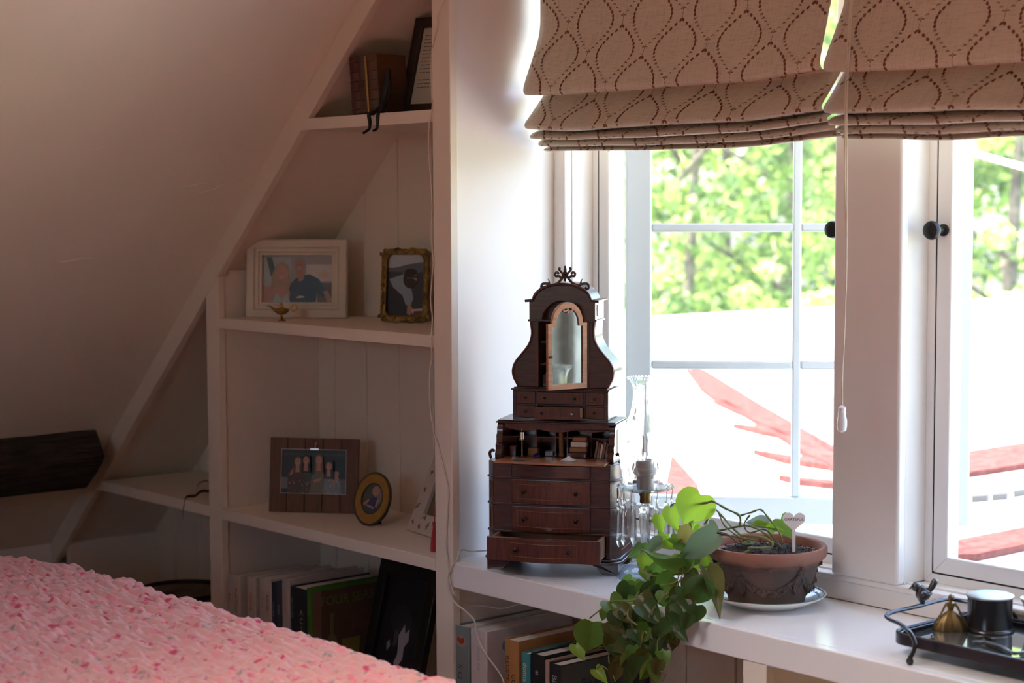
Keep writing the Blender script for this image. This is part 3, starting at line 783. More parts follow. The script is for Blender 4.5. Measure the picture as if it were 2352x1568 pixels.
# pull cord with its acorn, hanging in front of the mullion board
M_cord = mat('cream_cord', (0.70, 0.64, 0.50), 0.8)
pc = thing('blind_pull_cord', 'cream pull cord with a white acorn hanging between the blinds', 'cord', Fr(at_y(1935, 990, 0.262)))
def atl(pts, y): return [at_y(a, b, y) for a, b in pts]
wpart('strand', MB().tube(catmull(atl([(1958, -40), (1951, 40), (1947, 120), (1942, 220), (1941, 320), (1941, 420), (1944, 600), (1940, 760), (1935, 860), (1935, 940)], 0.176), 5), 0.0011, 6), M_cord, pc)
wpart('strand', MB().tube(catmull(atl([(1962, -40), (1955, 40), (1951, 120), (1946, 220), (1945, 330), (1945, 500), (1944, 640), (1938, 790), (1934, 880), (1934, 940)], 0.176), 5), 0.0011, 6), M_cord, pc)
ac = at_y(1934, 992, 0.176)
z_ = 0.0007
wpart('acorn', MB().lathe([(0.003, 0), (0.0072, 0.003), (0.0086, 0.012), (0.0082, 0.021), (0.006, 0.029), (0.0068, 0.031), (0.0068, 0.034), (0.0058, 0.036), (0.0066, 0.039), (0.0064, 0.042), (0.003, 0.0445), (0.001, 0.045)], 20, ac), M_vinyl, pc)

# ================================================================ MINIATURE SECRETARY DESK
def wood(name, a, b, rough=0.28, coat=0.35, st=(3, 3, 26)):
    return mat(name, a, rough, spec=0.5, var=(9, b, 6), stretch=st, bump=(40, 0.08, 0.001), coat=coat)
M_mah = wood('dark_mahogany', (0.070, 0.021, 0.010), (0.032, 0.011, 0.007))
M_mah_r = wood('red_mahogany', (0.115, 0.030, 0.013), (0.060, 0.017, 0.009), st=(26, 3, 3))
M_inlay = mat('inlay_stringing', (0.19, 0.075, 0.03), 0.4)
M_maple = wood('honey_veneer', (0.42, 0.19, 0.085), (0.33, 0.13, 0.055), st=(4, 4, 20))
M_raw = wood('unstained_wood', (0.30, 0.14, 0.07), (0.22, 0.10, 0.05), rough=0.5, coat=0)
M_knob = mat('tiny_dark_knob', (0.015, 0.011, 0.010), 0.3, metal=0.4)
M_mirror = mat('old_mirror', (0.34, 0.37, 0.34), 0.06, metal=1.0, var=(30, (0.26, 0.29, 0.26), 4))
FD = Fr((0.2039, 0.0794, LZ), 33.7)
dk = thing('miniature_secretary_desk', 'miniature dark mahogany secretary desk with open drawers and arched glazed door', 'desk', FD)
def W(py, v=0.0, px=1266): return FD.pix(px, py, v)[1]
def dpart(name, mb, m, bevel=0.0008, **k): return obj(name, mb, m, dk, bevel=bevel, **k)
B = 0.145
def plan(a, c, d0, d1, cv=0.02):
    """chamfered plan: half width a at the front, c at the sides"""
    return [(-a, d0), (a, d0), (c, d0+cv), (c, d1), (-c, d1), (-c, d0+cv)]
zf, zb1 = W(1291), W(1283)
# feet: four scrolled brackets
def foot(sx, v0, v1):
    prof = [(0.0, 0.0), (0.030, 0.0), (0.036, 0.006), (0.040, 0.010), (0.041, 0.016), (0.046, 0.019), (0.048, 0.024), (0.054, zf), (0.0, zf)]
    pl = [((-0.130+x) if sx < 0 else (0.130-x), z) for x, z in prof]
    return MB().prism(pl, v0, v1, 'y')
for sx in (-1, 1):
    dpart('foot', foot(sx, 0.004, 0.030), M_mah)
    dpart('foot', foot(sx, B-0.028, B), M_mah)
dpart('plinth', MB().prism(plan(0.122, 0.137, -0.006, B, 0.022), zf, zf+0.006, 'z').prism(plan(0.118, 0.133, -0.003, B, 0.021), zf+0.006, zf+0.011, 'z'), M_mah, bevel=0.0015)
zt = W(1064)
# carcass as walls so that the open drawer leaves a real hole
zd0, zd1 = zf+0.011, W(1226)      # bottom drawer opening
dpart('carcass', MB().prism(plan(0.115, 0.130, 0.0, B), zd1, zt, 'z'), M_mah, bevel=0.0012)
for sx in (-1, 1):
    pl = [(0.108, 0.0), (0.115, 0.0), (0.130, 0.02), (0.130, B), (0.108, B)]
    dpart('side_panel', MB().prism([(sx*a, b) for a, b in pl], zd0, zd1, 'z'), M_mah)
dpart('back_panel', MB().box(-0.108, 0.108, B-0.006, B, zd0, zd1), M_mah)
# bands round the case
for py in (1100, 1161, 1224):
    z = W(py)
    dpart('moulding', MB().prism(plan(0.1165, 0.1325, -0.003, 0.10, 0.021), z-0.002, z+0.002, 'z'), M_mah, bevel=0.0012)
# inlaid panels on the canted corners and the sides
for py0, py1 in ((1106, 1156), (1166, 1219)):
    a, b = W(py1), W(py0)
    for sx in (-1, 1):
        q = MB()
        d = Vector((0.015*sx, 0.02, 0)).normalized(); n_ = Vector((0.02*sx, -0.015, 0)).normalized()
        o_ = Vector((0.1225*sx, 0.010, 0))
        for s_ in (-0.0085, 0.0085):
            p = o_+d*s_+n_*0.0003
            q.tube([(p.x, p.y, a+0.004), (p.x, p.y, b-0.004)], 0.0007, 5)
        dpart('inlay', q, M_inlay, bevel=0)
q = MB()
for (y0, y1) in ((0.034, 0.130),):
    za, zb = zd0+0.012, zt-0.012
    for a, b in (((y0, za), (y1, za)), ((y1, za), (y1, zb)), ((y1, zb), (y0, zb)), ((y0, zb), (y0, za))):
        q.tube([(0.1303, a[0], a[1]), (0.1303, b[0], b[1])], 0.0007, 5)
dpart('inlay', q, M_inlay, bevel=0)
def serp(u, hw, amp):
    t = u/hw
    return -amp*(0.5+0.5*math.cos(math.pi*t))-0.0035
def serp_front(hw, z0, z1, amp, v=0.0, th=0.012, dz=0.0, n=25, flat_edge=0.0):
    mb = MB()
    us = [-hw+2*hw*i/(n-1) for i in range(n)]
    def vv(u):
        c = hw-flat_edge
        return v+(serp(u, c, amp) if abs(u) < c else -0.0035)
    vs = []
    for u in us:
        d = dz*math.cos(math.pi*u/hw*0.5)
        vs += [(u, vv(u), z0-d*0), (u, vv(u), z1), (u, v+th, z1), (u, v+th, z0)]
    fs = []
    for i in range(n-1):
        for k in range(4):
            k2 = (k+1) % 4
            fs.append((i*4+k, i*4+k2, (i+1)*4+k2, (i+1)*4+k))
    fs += [(0, 1, 2, 3), ((n-1)*4+3, (n-1)*4+2, (n-1)*4+1, (n-1)*4)]
    return mb.add(vs, fs), vv
def string_rect(mb, hw, z0, z1, fn, e=0.0004, r=0.00065):
    pts = []
    us = [-hw+2*hw*i/20 for i in range(21)]
    for z in (z0, z1): mb.tube([(u, fn(u)-e, z) for u in us], r, 5)
    for u in (-hw, hw): mb.tube([(u, fn(u)-e, z0), (u, fn(u)-e, z1)], r, 5)
    return mb
def drawer_knob(u, v, z, s=1.0):
    return MB().lathe([(0.0022*s, 0), (0.0014*s, 0.002*s), (0.0030*s, 0.004*s), (0.0030*s, 0.006*s), (0.0012*s, 0.0075*s), (0.0001, 0.0078*s)], 12).xform(Matrix.Translation((u, v, z)) @ Matrix.Rotation(R(90), 4, 'X'))
# frieze and the two closed drawers
mb, fn = serp_front(0.0775, W(1097), W(1068), 0.010)
dpart('frieze', mb, M_mah)
for (p0, p1) in ((1157, 1104), (1221, 1165)):
    z0, z1 = W(p0), W(p1)
    mb, fn = serp_front(0.0775, z0, z1, 0.011)
    d = dpart('drawer', mb, M_mah_r)
    obj('inlay', string_rect(MB(), 0.066, z0+0.009, z1-0.008, fn), M_inlay, d)
    for u in (-0.052, 0.052): obj('knob', drawer_knob(u, fn(u), (z0+z1)/2, 1.3), M_knob, d)
# the open bottom drawer
z0, z1 = FD.pix(1240, 1291, -0.066)[1], FD.pix(1240, 1238, -0.066)[1]
mb, fn = serp_front(0.110, z0, z1, 0.011, v=-0.062, th=0.007, flat_edge=0.030)
d = dpart('drawer', mb, M_mah_r)
obj('drawer_box', MB().box(-0.106, -0.101, -0.055, 0.05, z0+0.003, z1-0.001).box(0.101, 0.106, -0.055, 0.05, z0+0.003, z1-0.001).box(-0.101, 0.101, 0.045, 0.05, z0+0.003, z1-0.003).box(-0.101, 0.101, -0.055, 0.045, z0+0.003, z0+0.006), M_raw, d, bevel=0.0005)
obj('inlay', string_rect(MB(), 0.066, z0+0.010, z1-0.009, fn), M_inlay, d)
for u in (-0.052, 0.052): obj('knob', drawer_knob(u, fn(u), (z0+z1)/2, 1.3), M_knob, d)

# writing flap, let down
FL = zt+0.002
fp = [FD.top(px, py, FL) for px, py in ((1144, 1061), (1361, 1072), (1378, 1061), (1160, 1052))]
a, b = fp[0].x, fp[1].x
mb, fn = serp_front(0.109, FL-0.002, FL+0.0012, 0.008, v=-0.016, th=0.075)
dpart('writing_flap', mb, M_maple, bevel=0.0004)
# desk interior: sides, back, floor
zs = W(972, 0.05)            # underside of the slant section's cornice
vf, hwI = 0.042, 0.104
dpart('desk_floor', MB().box(-0.115, 0.115, 0.035, B, zt-0.0005, zt+0.003), M_mah)
dpart('back_panel', MB().box(-0.110, 0.110, B-0.006, B, zt+0.003, zs), M_mah)
br = [(0.022, 0.0), (0.020, 0.012), (0.026, 0.020), (0.024, 0.030), (0.031, 0.034), (0.031, 0.048), (0.036, 0.052), (0.036, 0.062), (0.043, 0.072), (0.046, 1.0)]
hS = zs-zt
for sx in (-1, 1):
    pts = [(v, zt+min(z, hS)) for v, z in br]+[(B-0.006, zs), (B-0.006, zt)]
    dpart('side_panel', MB().prism(pts, sx*0.118, sx*0.106, 'x') if sx > 0 else MB().prism(pts, sx*0.106, sx*0.118, 'x'), M_mah)
    dpart('side_panel', MB().box(min(sx*0.118, sx*0.119), max(sx*0.118, sx*0.119), 0.055, B-0.008, zt+0.012, zs-0.01), M_maple, bevel=0.0003)
# scroll stop on the left shoulder
dpart('scroll', MB().tube(catmull([(-0.128, 0.030, zt+0.001), (-0.131, 0.030, zt+0.012), (-0.126, 0.030, zt+0.018), (-0.121, 0.030, zt+0.016)], 5), [0.003]*16, 8), M_mah, bevel=0)
dpart('scroll', MB().tube(catmull([(0.128, 0.030, zt+0.001), (0.131, 0.030, zt+0.012), (0.126, 0.030, zt+0.018), (0.121, 0.030, zt+0.016)], 5), [0.003]*16, 8), M_mah, bevel=0)
# scalloped apron over the opening
ap = [(-0.106, zs), (0.106, zs), (0.106, zs-0.012)]
for i in range(41):
    t = i/40; u = 0.106-0.212*t
    ap.append((u, zs-0.010-0.0045*abs(math.sin(math.pi*t*3))-0.003*math.sin(math.pi*t)))
dpart('apron', MB().prism(ap, 0.048, 0.053, 'y'), M_mah_r)
for u in (-0.052, -0.012, 0.012, 0.060):
    dpart('pigeonhole_divider', MB().box(u-0.0015, u+0.0015, 0.085, B-0.006, zt+0.003, zs), M_mah_r, bevel=0)
dpart('pigeonhole_shelf', MB().box(-0.106, 0.106, 0.085, B-0.006, zt+0.038, zt+0.040), M_mah_r, bevel=0)
dpart('column', MB().lathe([(0.006, 0), (0.006, 0.004), (0.0045, 0.006), (0.0052, 0.03), (0.0045, hS-0.012), (0.006, hS-0.008), (0.006, hS-0.0035)], 16, (0.0, 0.083, zt+0.003)), M_raw, bevel=0)
# cornice over the slant section
dpart('moulding', MB().box(-0.121, 0.121, 0.036, B, zs, zs+0.003).box(-0.118, 0.118, 0.040, B, zs+0.003, zs+0.006), M_mah, bevel=0.001)
# bank of little drawers
zr0 = zs+0.006; zr1 = W(896, 0.064)
vF = 0.062
uL, uR = FD.pix(1178, 935, vF)[0], FD.pix(1397, 935, vF)[0]
hw = (uR-uL)/2; uc = (uR+uL)/2
dpart('drawer_bank', MB().box(uc-hw, uc-hw+0.008, vF, B, zr0, zr1).box(uc+hw-0.008, uc+hw, vF, B, zr0, zr1).box(uc-hw, uc+hw, B-0.005, B, zr0, zr1).box(uc-hw, uc+hw, vF, B, zr1-0.003, zr1).box(uc-hw, uc+hw, vF, B, zr0, zr0+0.003)
      .box(uc-hw+0.008, uc+hw-0.008, vF, B-0.005, (zr0+zr1)/2-0.0015, (zr0+zr1)/2+0.0015).box(uc-0.050, uc-0.0465, vF, B-0.005, zr0+0.003, zr1-0.003).box(uc+0.0465, uc+0.050, vF, B-0.005, zr0+0.003, zr1-0.003), M_mah, bevel=0.0004)
zm = (zr0+zr1)/2
for (za, zb) in ((zr0+0.0035, zm-0.002), (zm+0.002, zr1-0.0035)):
    for (a, b) in ((uc-hw+0.0085, uc-0.0505), (uc-0.046, uc+0.046), (uc+0.0505, uc+hw-0.0085)):
        mid = (a+b)/2; wide = b-a > 0.06
        op = wide and za < zm-0.01
        v0 = vF-0.001-(0.026 if op else 0)
        d = dpart('drawer', MB().box(a, b, v0, v0+0.006, za, zb), M_mah_r, bevel=0.0005)
        h2 = (b-a)/2-0.006
        obj('inlay', string_rect(MB(), h2, za+0.005, zb-0.005, lambda u, v0=v0: v0, r=0.0005).xform(Matrix.Translation((mid, 0, 0))), M_inlay, d)
        for u in ((-0.030, 0.030) if wide else (0.0,)): obj('knob', drawer_knob(mid+u, v0, (za+zb)/2, 0.9), M_chrome if (op and u > 0) else M_knob, d)
        if op:
            obj('drawer_box', MB().box(a+0.001, a+0.004, v0+0.006, vF+0.03, za+0.001, zb-0.002).box(b-0.004, b-0.001, v0+0.006, vF+0.03, za+0.001, zb-0.002).box(a+0.004, b-0.004, v0+0.006, vF+0.03, za+0.001, za+0.003).box(a+0.004, b-0.004, vF+0.027, vF+0.03, za+0.003, zb-0.003), M_raw, d, bevel=0.0003)
# cap moulding
zc1 = zr1+0.0055
dpart('moulding', MB().box(uc-hw-0.003, uc+hw+0.003, vF-0.004, B, zr1, zr1+0.003).box(uc-hw+0.002, uc+hw-0.002, vF, B, zr1+0.003, zc1), M_mah, bevel=0.001)
# lyre-shaped upper cabinet: two curved cheeks leave the door opening between them
vU = 0.068
left = [(1217, 735), (1216, 742), (1218, 751), (1219.5, 765), (1216, 783), (1206, 800), (1192.5, 816), (1181, 829), (1175, 845), (1174.5, 858), (1180, 874), (1189, 886)]
rt = [(1368, 735), (1367, 742), (1364, 754), (1364, 773), (1371, 794), (1383, 813), (1396, 832), (1402, 848), (1402.5, 864), (1396, 882), (1392, 889)]
LP = [FD.pix(a, b, vU) for a, b in left]; RP = [FD.pix(a, b, vU) for a, b in rt]
ux = 0.5*(LP[0][0]+RP[0][0])
zt2 = LP[0][1]
def half_at(z):
    v = sorted([(p[1], ux-p[0]) for p in LP])
    for i in range(len(v)-1):
        if v[i][0] <= z <= v[i+1][0]:
            t = (z-v[i][0])/(v[i+1][0]-v[i][0]); return v[i][1]+t*(v[i+1][1]-v[i][1])
    return v[0][1] if z < v[0][0] else v[-1][1]
oh = FD.pix(1347, 800, vU)[0]-ux
zz = [zc1+(zt2-zc1)*i/26 for i in range(27)]
hv = [half_at(z) for z in zz]
hv = [sum(hv[max(0, i-1):i+2])/len(hv[max(0, i-1):i+2]) for i in range(len(hv))]
vB = B-0.008
for sx in (-1, 1):
    pl = [(ux+sx*h, z) for h, z in zip(hv, zz)]+[(ux+sx*oh, zt2), (ux+sx*oh, zc1)]
    o = dpart('cheek', MB().prism(pl, vU, vB, 'y'), M_mah, bevel=0.0012, ang=50)
    # raised edge following the curve
    dpart('edge_moulding', MB().tube([(ux+sx*(h-0.003), vU-0.0004, z) for h, z in zip(hv, zz)], 0.0024, 8), M_mah_r, bevel=0)
    dpart('stile', MB().box(min(ux+sx*oh, ux+sx*(oh+0.006)), max(ux+sx*oh, ux+sx*(oh+0.006)), vU-0.003, vU+0.004, zc1+0.0005, zt2), M_mah_r)
dpart('back_panel', MB().box(ux-oh, ux+oh, vB-0.004, vB, zc1, zt2), M_mah, bevel=0)
for k in range(1, 3): dpart('inner_shelf', MB().box(ux-oh, ux+oh, vU+0.012, vB-0.004, zc1+(zt2-zc1)*k/3-0.001, zc1+(zt2-zc1)*k/3+0.001), M_mah_r, bevel=0)
for i in range(9): dpart('tiny_book', MB().box(ux-oh+0.003+i*0.0042, ux-oh+0.0066+i*0.0042, vU+0.018, vB-0.006, zc1+0.001, zc1+0.022+0.004*((i*7) % 3)), [M_mah_r, M_mah, M_raw][i % 3], bevel=0)
# arched hood
uH0, uH1 = FD.pix(1217, 712, vU)[0], FD.pix(1368, 712, vU)[0]
zh = FD.pix(1290, 690, vU)[1]; hh2 = (uH1-uH0)/2; uh = (uH0+uH1)/2
za = FD.pix(1298, 653, vU)[1]
arch = [(uh+hh2*0.86*math.cos(math.pi*i/20), zh+(za-zh)*math.sin(math.pi*i/20)) for i in range(21)]
oz = FD.pix(1300, 690, vU)[1]; orr = oh*0.86
inner = [(ux-orr*math.cos(math.pi*i/20), zt2+(oz-zt2)*math.sin(math.pi*i/20)) for i in range(21)]
pl = [(uh+hh2, zt2), (uh+hh2, zh)]+arch+[(uh-hh2, zh), (uh-hh2, zt2)]+[(ux-orr-0.0001, zt2)]+inner+[(ux+orr+0.0001, zt2)]
dpart('hood', MB().prism(pl, vU-0.004, vU+0.008, 'y'), M_mah, bevel=0.0007, ang=40)
pl2 = [(uh+hh2, zt2), (uh+hh2, zh)]+arch+[(uh-hh2, zh), (uh-hh2, zt2)]
dpart('hood_body', MB().prism(pl2, vU+0.022, vB+0.004, 'y'), M_mah, bevel=0.0007, ang=40)
dpart('hood_block', MB().box(uh-hh2, uh-hh2+0.018, vU+0.008, vU+0.022, zt2, zh), M_mah, bevel=0)
dpart('hood_block', MB().box(uh+hh2-0.018, uh+hh2, vU+0.008, vU+0.022, zt2, zh), M_mah, bevel=0)
# mouldings of the hood
pp = [(uh+hh2+0.008, zh-0.001), (uh+hh2*0.90, zh)]+[(uh+hh2*0.87*math.cos(math.pi*i/20), zh+0.001+(za-zh)*math.sin(math.pi*i/20)) for i in range(1, 20)]+[(uh-hh2*0.90, zh), (uh-hh2-0.008, zh-0.001)]
dpart('hood_moulding', MB().tube([(a, vU-0.006, b) for a, b in pp], 0.0028, 8), M_mah, bevel=0)
rib = MB()
vv0, vv1 = vU-0.007, vB+0.006
vs = []; m_ = len(pp)
for a, b in pp: vs += [(a, vv0, b), (a, vv0, b+0.0022), (a, vv1, b+0.0022), (a, vv1, b)]
fs = []
for i in range(m_-1):
    for k in range(4): fs.append((i*4+k, i*4+(k+1) % 4, (i+1)*4+(k+1) % 4, (i+1)*4+k))
fs += [(3, 2, 1, 0), ((m_-1)*4, (m_-1)*4+1, (m_-1)*4+2, (m_-1)*4+3)]
dpart('hood_top', rib.add(vs, fs), M_mah, bevel=0.0006)
dpart('moulding', MB().box(uh-hh2-0.003, uh+hh2+0.003, vU-0.006, vU-0.004, zt2-0.002, zt2+0.002).box(uh+hh2, uh+hh2+0.003, vU-0.004, vB+0.004, zt2-0.002, zt2+0.002), M_mah, bevel=0.0008)
for s_ in (0,):
    dpart('side_panel', MB().box(uh+hh2, uh+hh2+0.0012, vU+0.012, vB-0.006, zt2+0.008, zh-0.008), M_maple, bevel=0.0003)
# the open door: honey frame round an arched old mirror glass, hinged on the right
hA = FD.p3(1346, 800, vU-0.004)
door_fr = Matrix.Translation((hA.x, vU-0.004, 0)) @ Matrix.Rotation(R(49), 4, 'Z')
DW = 2*oh*0.97
zd0, zd1, zda = zc1-0.003+0.004, FD.pix(1262, 742, vU-0.05)[1], FD.pix(1308, 693, vU-0.03)[1]
def door_outline(ins, sh):
    w0, w1 = -DW+ins, -ins
    c = -DW/2; ar = (DW/2-sh)-ins*0.9
    o = [(w0, zd0+ins), (w1, zd0+ins), (w1, zd1-ins*0.6), (c+ar+0.001, zd1-ins*0.6)]
    for i in range(19):
        t = math.pi*i/18
        o.append((c+ar*math.cos(t), zd1-ins*0.2+(zda-zd1-ins*0.9)*math.sin(t)))
    o += [(c-ar-0.001, zd1-ins*0.6), (w0, zd1-ins*0.6)]
    return o
def ring_prism(outer, inn, a, b):
    mb = MB(); n = len(outer)
    vs = [(p[0], a, p[1]) for p in outer]+[(p[0], a, p[1]) for p in inn]+[(p[0], b, p[1]) for p in outer]+[(p[0], b, p[1]) for p in inn]
    fs = []
    for i in range(n):
        j = (i+1) % n
        fs += [(i, j, n+j, n+i), (2*n+j, 2*n+i, 3*n+i, 3*n+j), (j, i, 2*n+i, 2*n+j), (n+i, n+j, 3*n+j, 3*n+i)]
    return mb.add(vs, fs)
do, di = door_outline(0, 0.010), door_outline(0.0105, 0.010)
dr = obj('door', ring_prism(do, di, -0.004, 0.003).xform(door_fr), M_maple, dk, bevel=0.0006, ang=45)
obj('mirror', MB().prism(door_outline(0.0095, 0.010), -0.0010, 0.0015, 'y').xform(door_fr), M_mirror, dr, smooth=False)
obj('lock', MB().box(-DW+0.003, -DW+0.009, -0.0062, -0.0038, (zd0+zd1)/2-0.002, (zd0+zd1)/2+0.002).xform(door_fr), M_knob, dr)
q = MB()
c = -DW/2
for sx in (-1, 1):
    q.tube(catmull([(c, -0.0042, zda-0.0145), (c+sx*0.006, -0.0042, zda-0.0175), (c+sx*0.011, -0.0042, zda-0.0155), (c+sx*0.0085, -0.0042, zda-0.0125)], 5), 0.0013, 6)
q.ball((c, -0.0042, zda-0.019), 0.0026, 10)
obj('scroll', q.xform(door_fr), M_maple, dr)
# carved finial
vf_ = vU+0.004
fin = MB()
cpx = 1298
def fp3(a, b): return FD.p3(a, b, vf_)
for mirror in (0, 1):
    def T(a, b): return fp3(2*cpx-a if mirror else a, b)
    fin.tube(catmull([T(1243, 658), T(1246, 652), T(1256, 651), T(1268, 654), T(1280, 650), T(1289, 641), T(1293, 634), T(1292, 625)], 5), [0.0026-0.0000*i for i in range(36)], 8)
    fin.tube(catmull([T(1252, 660), T(1246, 663), T(1243, 659), T(1246, 655)], 5), 0.0024, 8)
    fin.tube(catmull([T(1262, 652), T(1261, 645), T(1258, 640)], 4), [0.0024, 0.0022, 0.002, 0.0017, 0.0014, 0.001, 0.0008, 0.0006, 0.0004], 7)
    fin.tube(catmull([T(1292, 640), T(1284, 634), T(1277, 634), T(1275, 628), T(1280, 625), T(1284, 629)], 5), 0.0025, 8)
    fin.tube(catmull([T(1294, 630), T(1287, 622), T(1284, 617), T(1288, 615)], 5), 0.0024, 8)
for (a, b, r) in ((cpx, 636, 0.0042), (cpx, 626, 0.0040), (cpx, 619, 0.0034), (cpx, 613, 0.0024), (cpx, 643, 0.0026)):
    fin.ball(fp3(a, b), r, 12, (1, 0.8, 1.15))
dpart('finial', fin, M_mah, bevel=0, ang=60)

# ---- little things standing on the writing flap
def dthing(name, label, cat, px, py, w, rz=0):
    p = FD.top(px, py, w); wp = FD.M @ p
    return Fr(wp, 33.7+rz)
FT_ = FL+0.0014
f_ = dthing('tiny', '', '', 1199, 1050, zt+0.0032)
t = thing('miniature_lamp', 'tiny brass table lamp at the left of the miniature desk', 'lamp', f_)
obj('base', MB().lathe([(0.0055, 0), (0.0055, 0.0015), (0.002, 0.003), (0.0013, 0.010), (0.0022, 0.013), (0.0012, 0.016), (0.0012, 0.038)], 14), M_brass, t)
obj('shade', MB().lathe([(0.0068, 0.034), (0.0075, 0.035), (0.0064, 0.036), (0.0060, 0.050), (0.0045, 0.051), (0.0012, 0.053), (0.0005, 0.056)], 16), M_chrome, t)
f_ = dthing('tiny', '', '', 1306, 1057, FT_)
t = thing('miniature_paper_pile', 'small crumpled pile of white papers on the writing flap', 'paper', f_)
g = random.Random(3)
for i in range(5):
    s_ = 0.014-0.0018*i
    o = obj('sheet', MB().grid(5, 5, lambda a, b, s_=s_: ((a-0.5)*2*s_, (b-0.5)*1.6*s_, 0.0004+0.006*max(0, 1-2*max(abs(a-0.5), abs(b-0.5))*1.1)*0.9)), flat((0.72, 0.70, 0.66)), t, rot=(0, 0, g.uniform(-0.4, 0.4)), loc=(0, 0, 0.0009*i))
f_ = dthing('tiny', '', '', 1192, 1057, FT_)
tag(obj('miniature_notebook', MB().box(-0.011, 0.011, -0.006, 0.006, 0.0002, 0.0024), mat('slate_cover', (0.05, 0.06, 0.09), 0.5), None, f_.o, (0, 0, f_.rz), bevel=0.0004), 'tiny slate blue notebook at the left of the writing flap', 'notebook')
f_ = dthing('tiny', '', '', 1233, 1050, zt+0.0032)
tag(obj('miniature_inkwell', MB().lathe([(0.006, 0), (0.0075, 0.002), (0.0065, 0.005), (0.003, 0.0065), (0.003, 0.008), (0.0015, 0.0085)], 16), mat('cobalt_glass', (0.02, 0.02, 0.16), 0.1, coat=0.5), None, f_.o), 'tiny deep blue inkwell beside the miniature brass lamp', 'inkwell')
for i, (px, w, h, m, lab) in enumerate([(1222, 0.020, 0.015, M_raw, 'tiny pale wooden box behind the blue inkwell'), (1262, 0.016, 0.010, M_mah_r, 'tiny dark red box next to the desk column'), (1176, 0.012, 0.020, M_mah_r, 'tiny dark box at the far left inside the miniature desk')]):
    p = FD.top(px, 1047, zt+0.0032); wp = FD.M @ Vector((p.x, 0.078 if i < 2 else 0.07, zt+0.0032))
    tag(obj('miniature_box', MB().box(-w/2, w/2, -0.005, 0.005, 0.0002, h), m, None, wp, (0, 0, FD.rz), bevel=0.0006), lab, 'box', 'boxes inside the miniature desk')
for i in range(4):
    wp = FD.M @ Vector((0.037+0.001*i, 0.070, zt+0.0034+0.0105*i))
    tag(obj('miniature_parcel', MB().box(-0.019+0.002*i, 0.019-0.001*i, -0.010, 0.012, 0.0, 0.010), [M_mah_r, M_raw, M_paper, M_raw][i], None, wp, (0, 0, FD.rz+0.1*(i % 2)), bevel=0.002),
        ['tiny dark box at the bottom of the parcel pile in the desk', 'tiny brown parcel, second from the bottom of the pile in the desk', 'tiny cream parcel, third up in the pile in the desk', 'tiny tan parcel on top of the pile in the desk'][i], 'parcel', 'parcels inside the miniature desk')
for i in range(6):
    wp = FD.M @ Vector((0.072+0.0052*i, 0.072, zt+0.0034))
    tag(obj('miniature_book', MB().box(-0.0022, 0.0022, -0.008, 0.010, 0.0, 0.034-0.003*(i % 3)), [M_raw, M_mah_r, M_paper][i % 3], None, wp, (0, R(9), FD.rz), bevel=0.0004), 'tiny %s book leaning inside the miniature desk, %s' % (['brown', 'dark red', 'cream'][i % 3], 'left half of row' if i < 3 else 'right half of row'), 'book', 'books leaning inside the miniature desk')

# ================================================================ HURRICANE LAMP
M_glass = glass('clear_glass', (0.975, 0.988, 0.985), 0.0, 1.45, 0.55)
M_crystal = glass('cut_crystal', (0.99, 0.99, 0.99), 0.0, 1.5, 0.5)
M_socket = mat('ivory_socket', (0.66, 0.61, 0.56), 0.4)
M_fil = mat('amber_filament', (0.75, 0.38, 0.10), 0.5)
M_wire = mat('fine_wire', (0.22, 0.20, 0.18), 0.4, metal=0.8)
lp = at_z(1482, 1330, LZ)
lp.x -= 0.004; lp.y += 0.004
FLm = Fr((lp.x, lp.y, LZ), 49)
lm = thing('crystal_hurricane_lamp', 'clear glass hurricane lamp hung with crystal prisms, beside the miniature desk', 'lamp', FLm)
def H(py): return FLm.pix(1482, py, 0)[1]
fl12 = lambda c, z: 0.045*math.cos(14*c)
obj('base', MB().lathe([(0.050, 0.0003), (0.053, 0.004), (0.050, 0.010), (0.043, 0.020), (0.030, 0.029), (0.016, 0.035), (0.011, 0.040), (0.014, 0.045), (0.011, 0.050)], 56, flute=lambda c, z: (0.05*math.cos(16*c) if z < 0.03 else 0)), M_glass, lm, ang=70)
zb = H(1128)
obj('stem', MB().lathe([(0.0085, 0.050), (0.0075, 0.056), (0.0085, 0.075), (0.011, 0.10), (0.0125, 0.118), (0.010, 0.128), (0.0135, 0.136), (0.009, 0.142), (0.0088, zb-0.022)], 28), M_glass, lm, ang=60)
obj('collar', MB().lathe([(0.0095, zb-0.022), (0.0108, zb-0.020), (0.0100, zb-0.010), (0.0118, zb-0.006), (0.0118, zb-0.002)], 24), M_brass, lm)
bob = MB().lathe([(0.010, zb-0.002), (0.030, zb), (0.046, zb+0.004), (0.0535, zb+0.008), (0.0545, zb+0.0105), (0.052, zb+0.0112), (0.043, zb+0.0072), (0.028, zb+0.0045), (0.010, zb+0.0035)], 64, flute=lambda c, z: (0.025*math.cos(18*c)))
obj('drip_dish', bob, M_glass, lm, ang=70)
sk = MB().lathe([(0.0155, zb+0.0037), (0.0165, zb+0.012), (0.0165, zb+0.026), (0.0165, zb+0.030), (0.0215, zb+0.033), (0.0215, zb+0.043), (0.0175, zb+0.047), (0.0175, zb+0.058), (0.0165, zb+0.060), (0.0120, zb+0.060), (0.0120, zb+0.050)], 32)
so = obj('socket', sk, M_socket, lm)
for sx in (-1, 1):
    obj('thumb_screw', MB().tube([(sx*0.016, 0, zb+0.018), (sx*0.024, 0, zb+0.018)], 0.0028, 10), M_black, so)
    obj('wire_clip', MB().tube(catmull([(sx*0.0205, -0.004, zb+0.034), (sx*0.0245, -0.004, zb+0.044), (sx*0.022, -0.004, zb+0.054), (sx*0.0235, -0.004, zb+0.040)], 5), 0.0009, 6), M_wire, so)
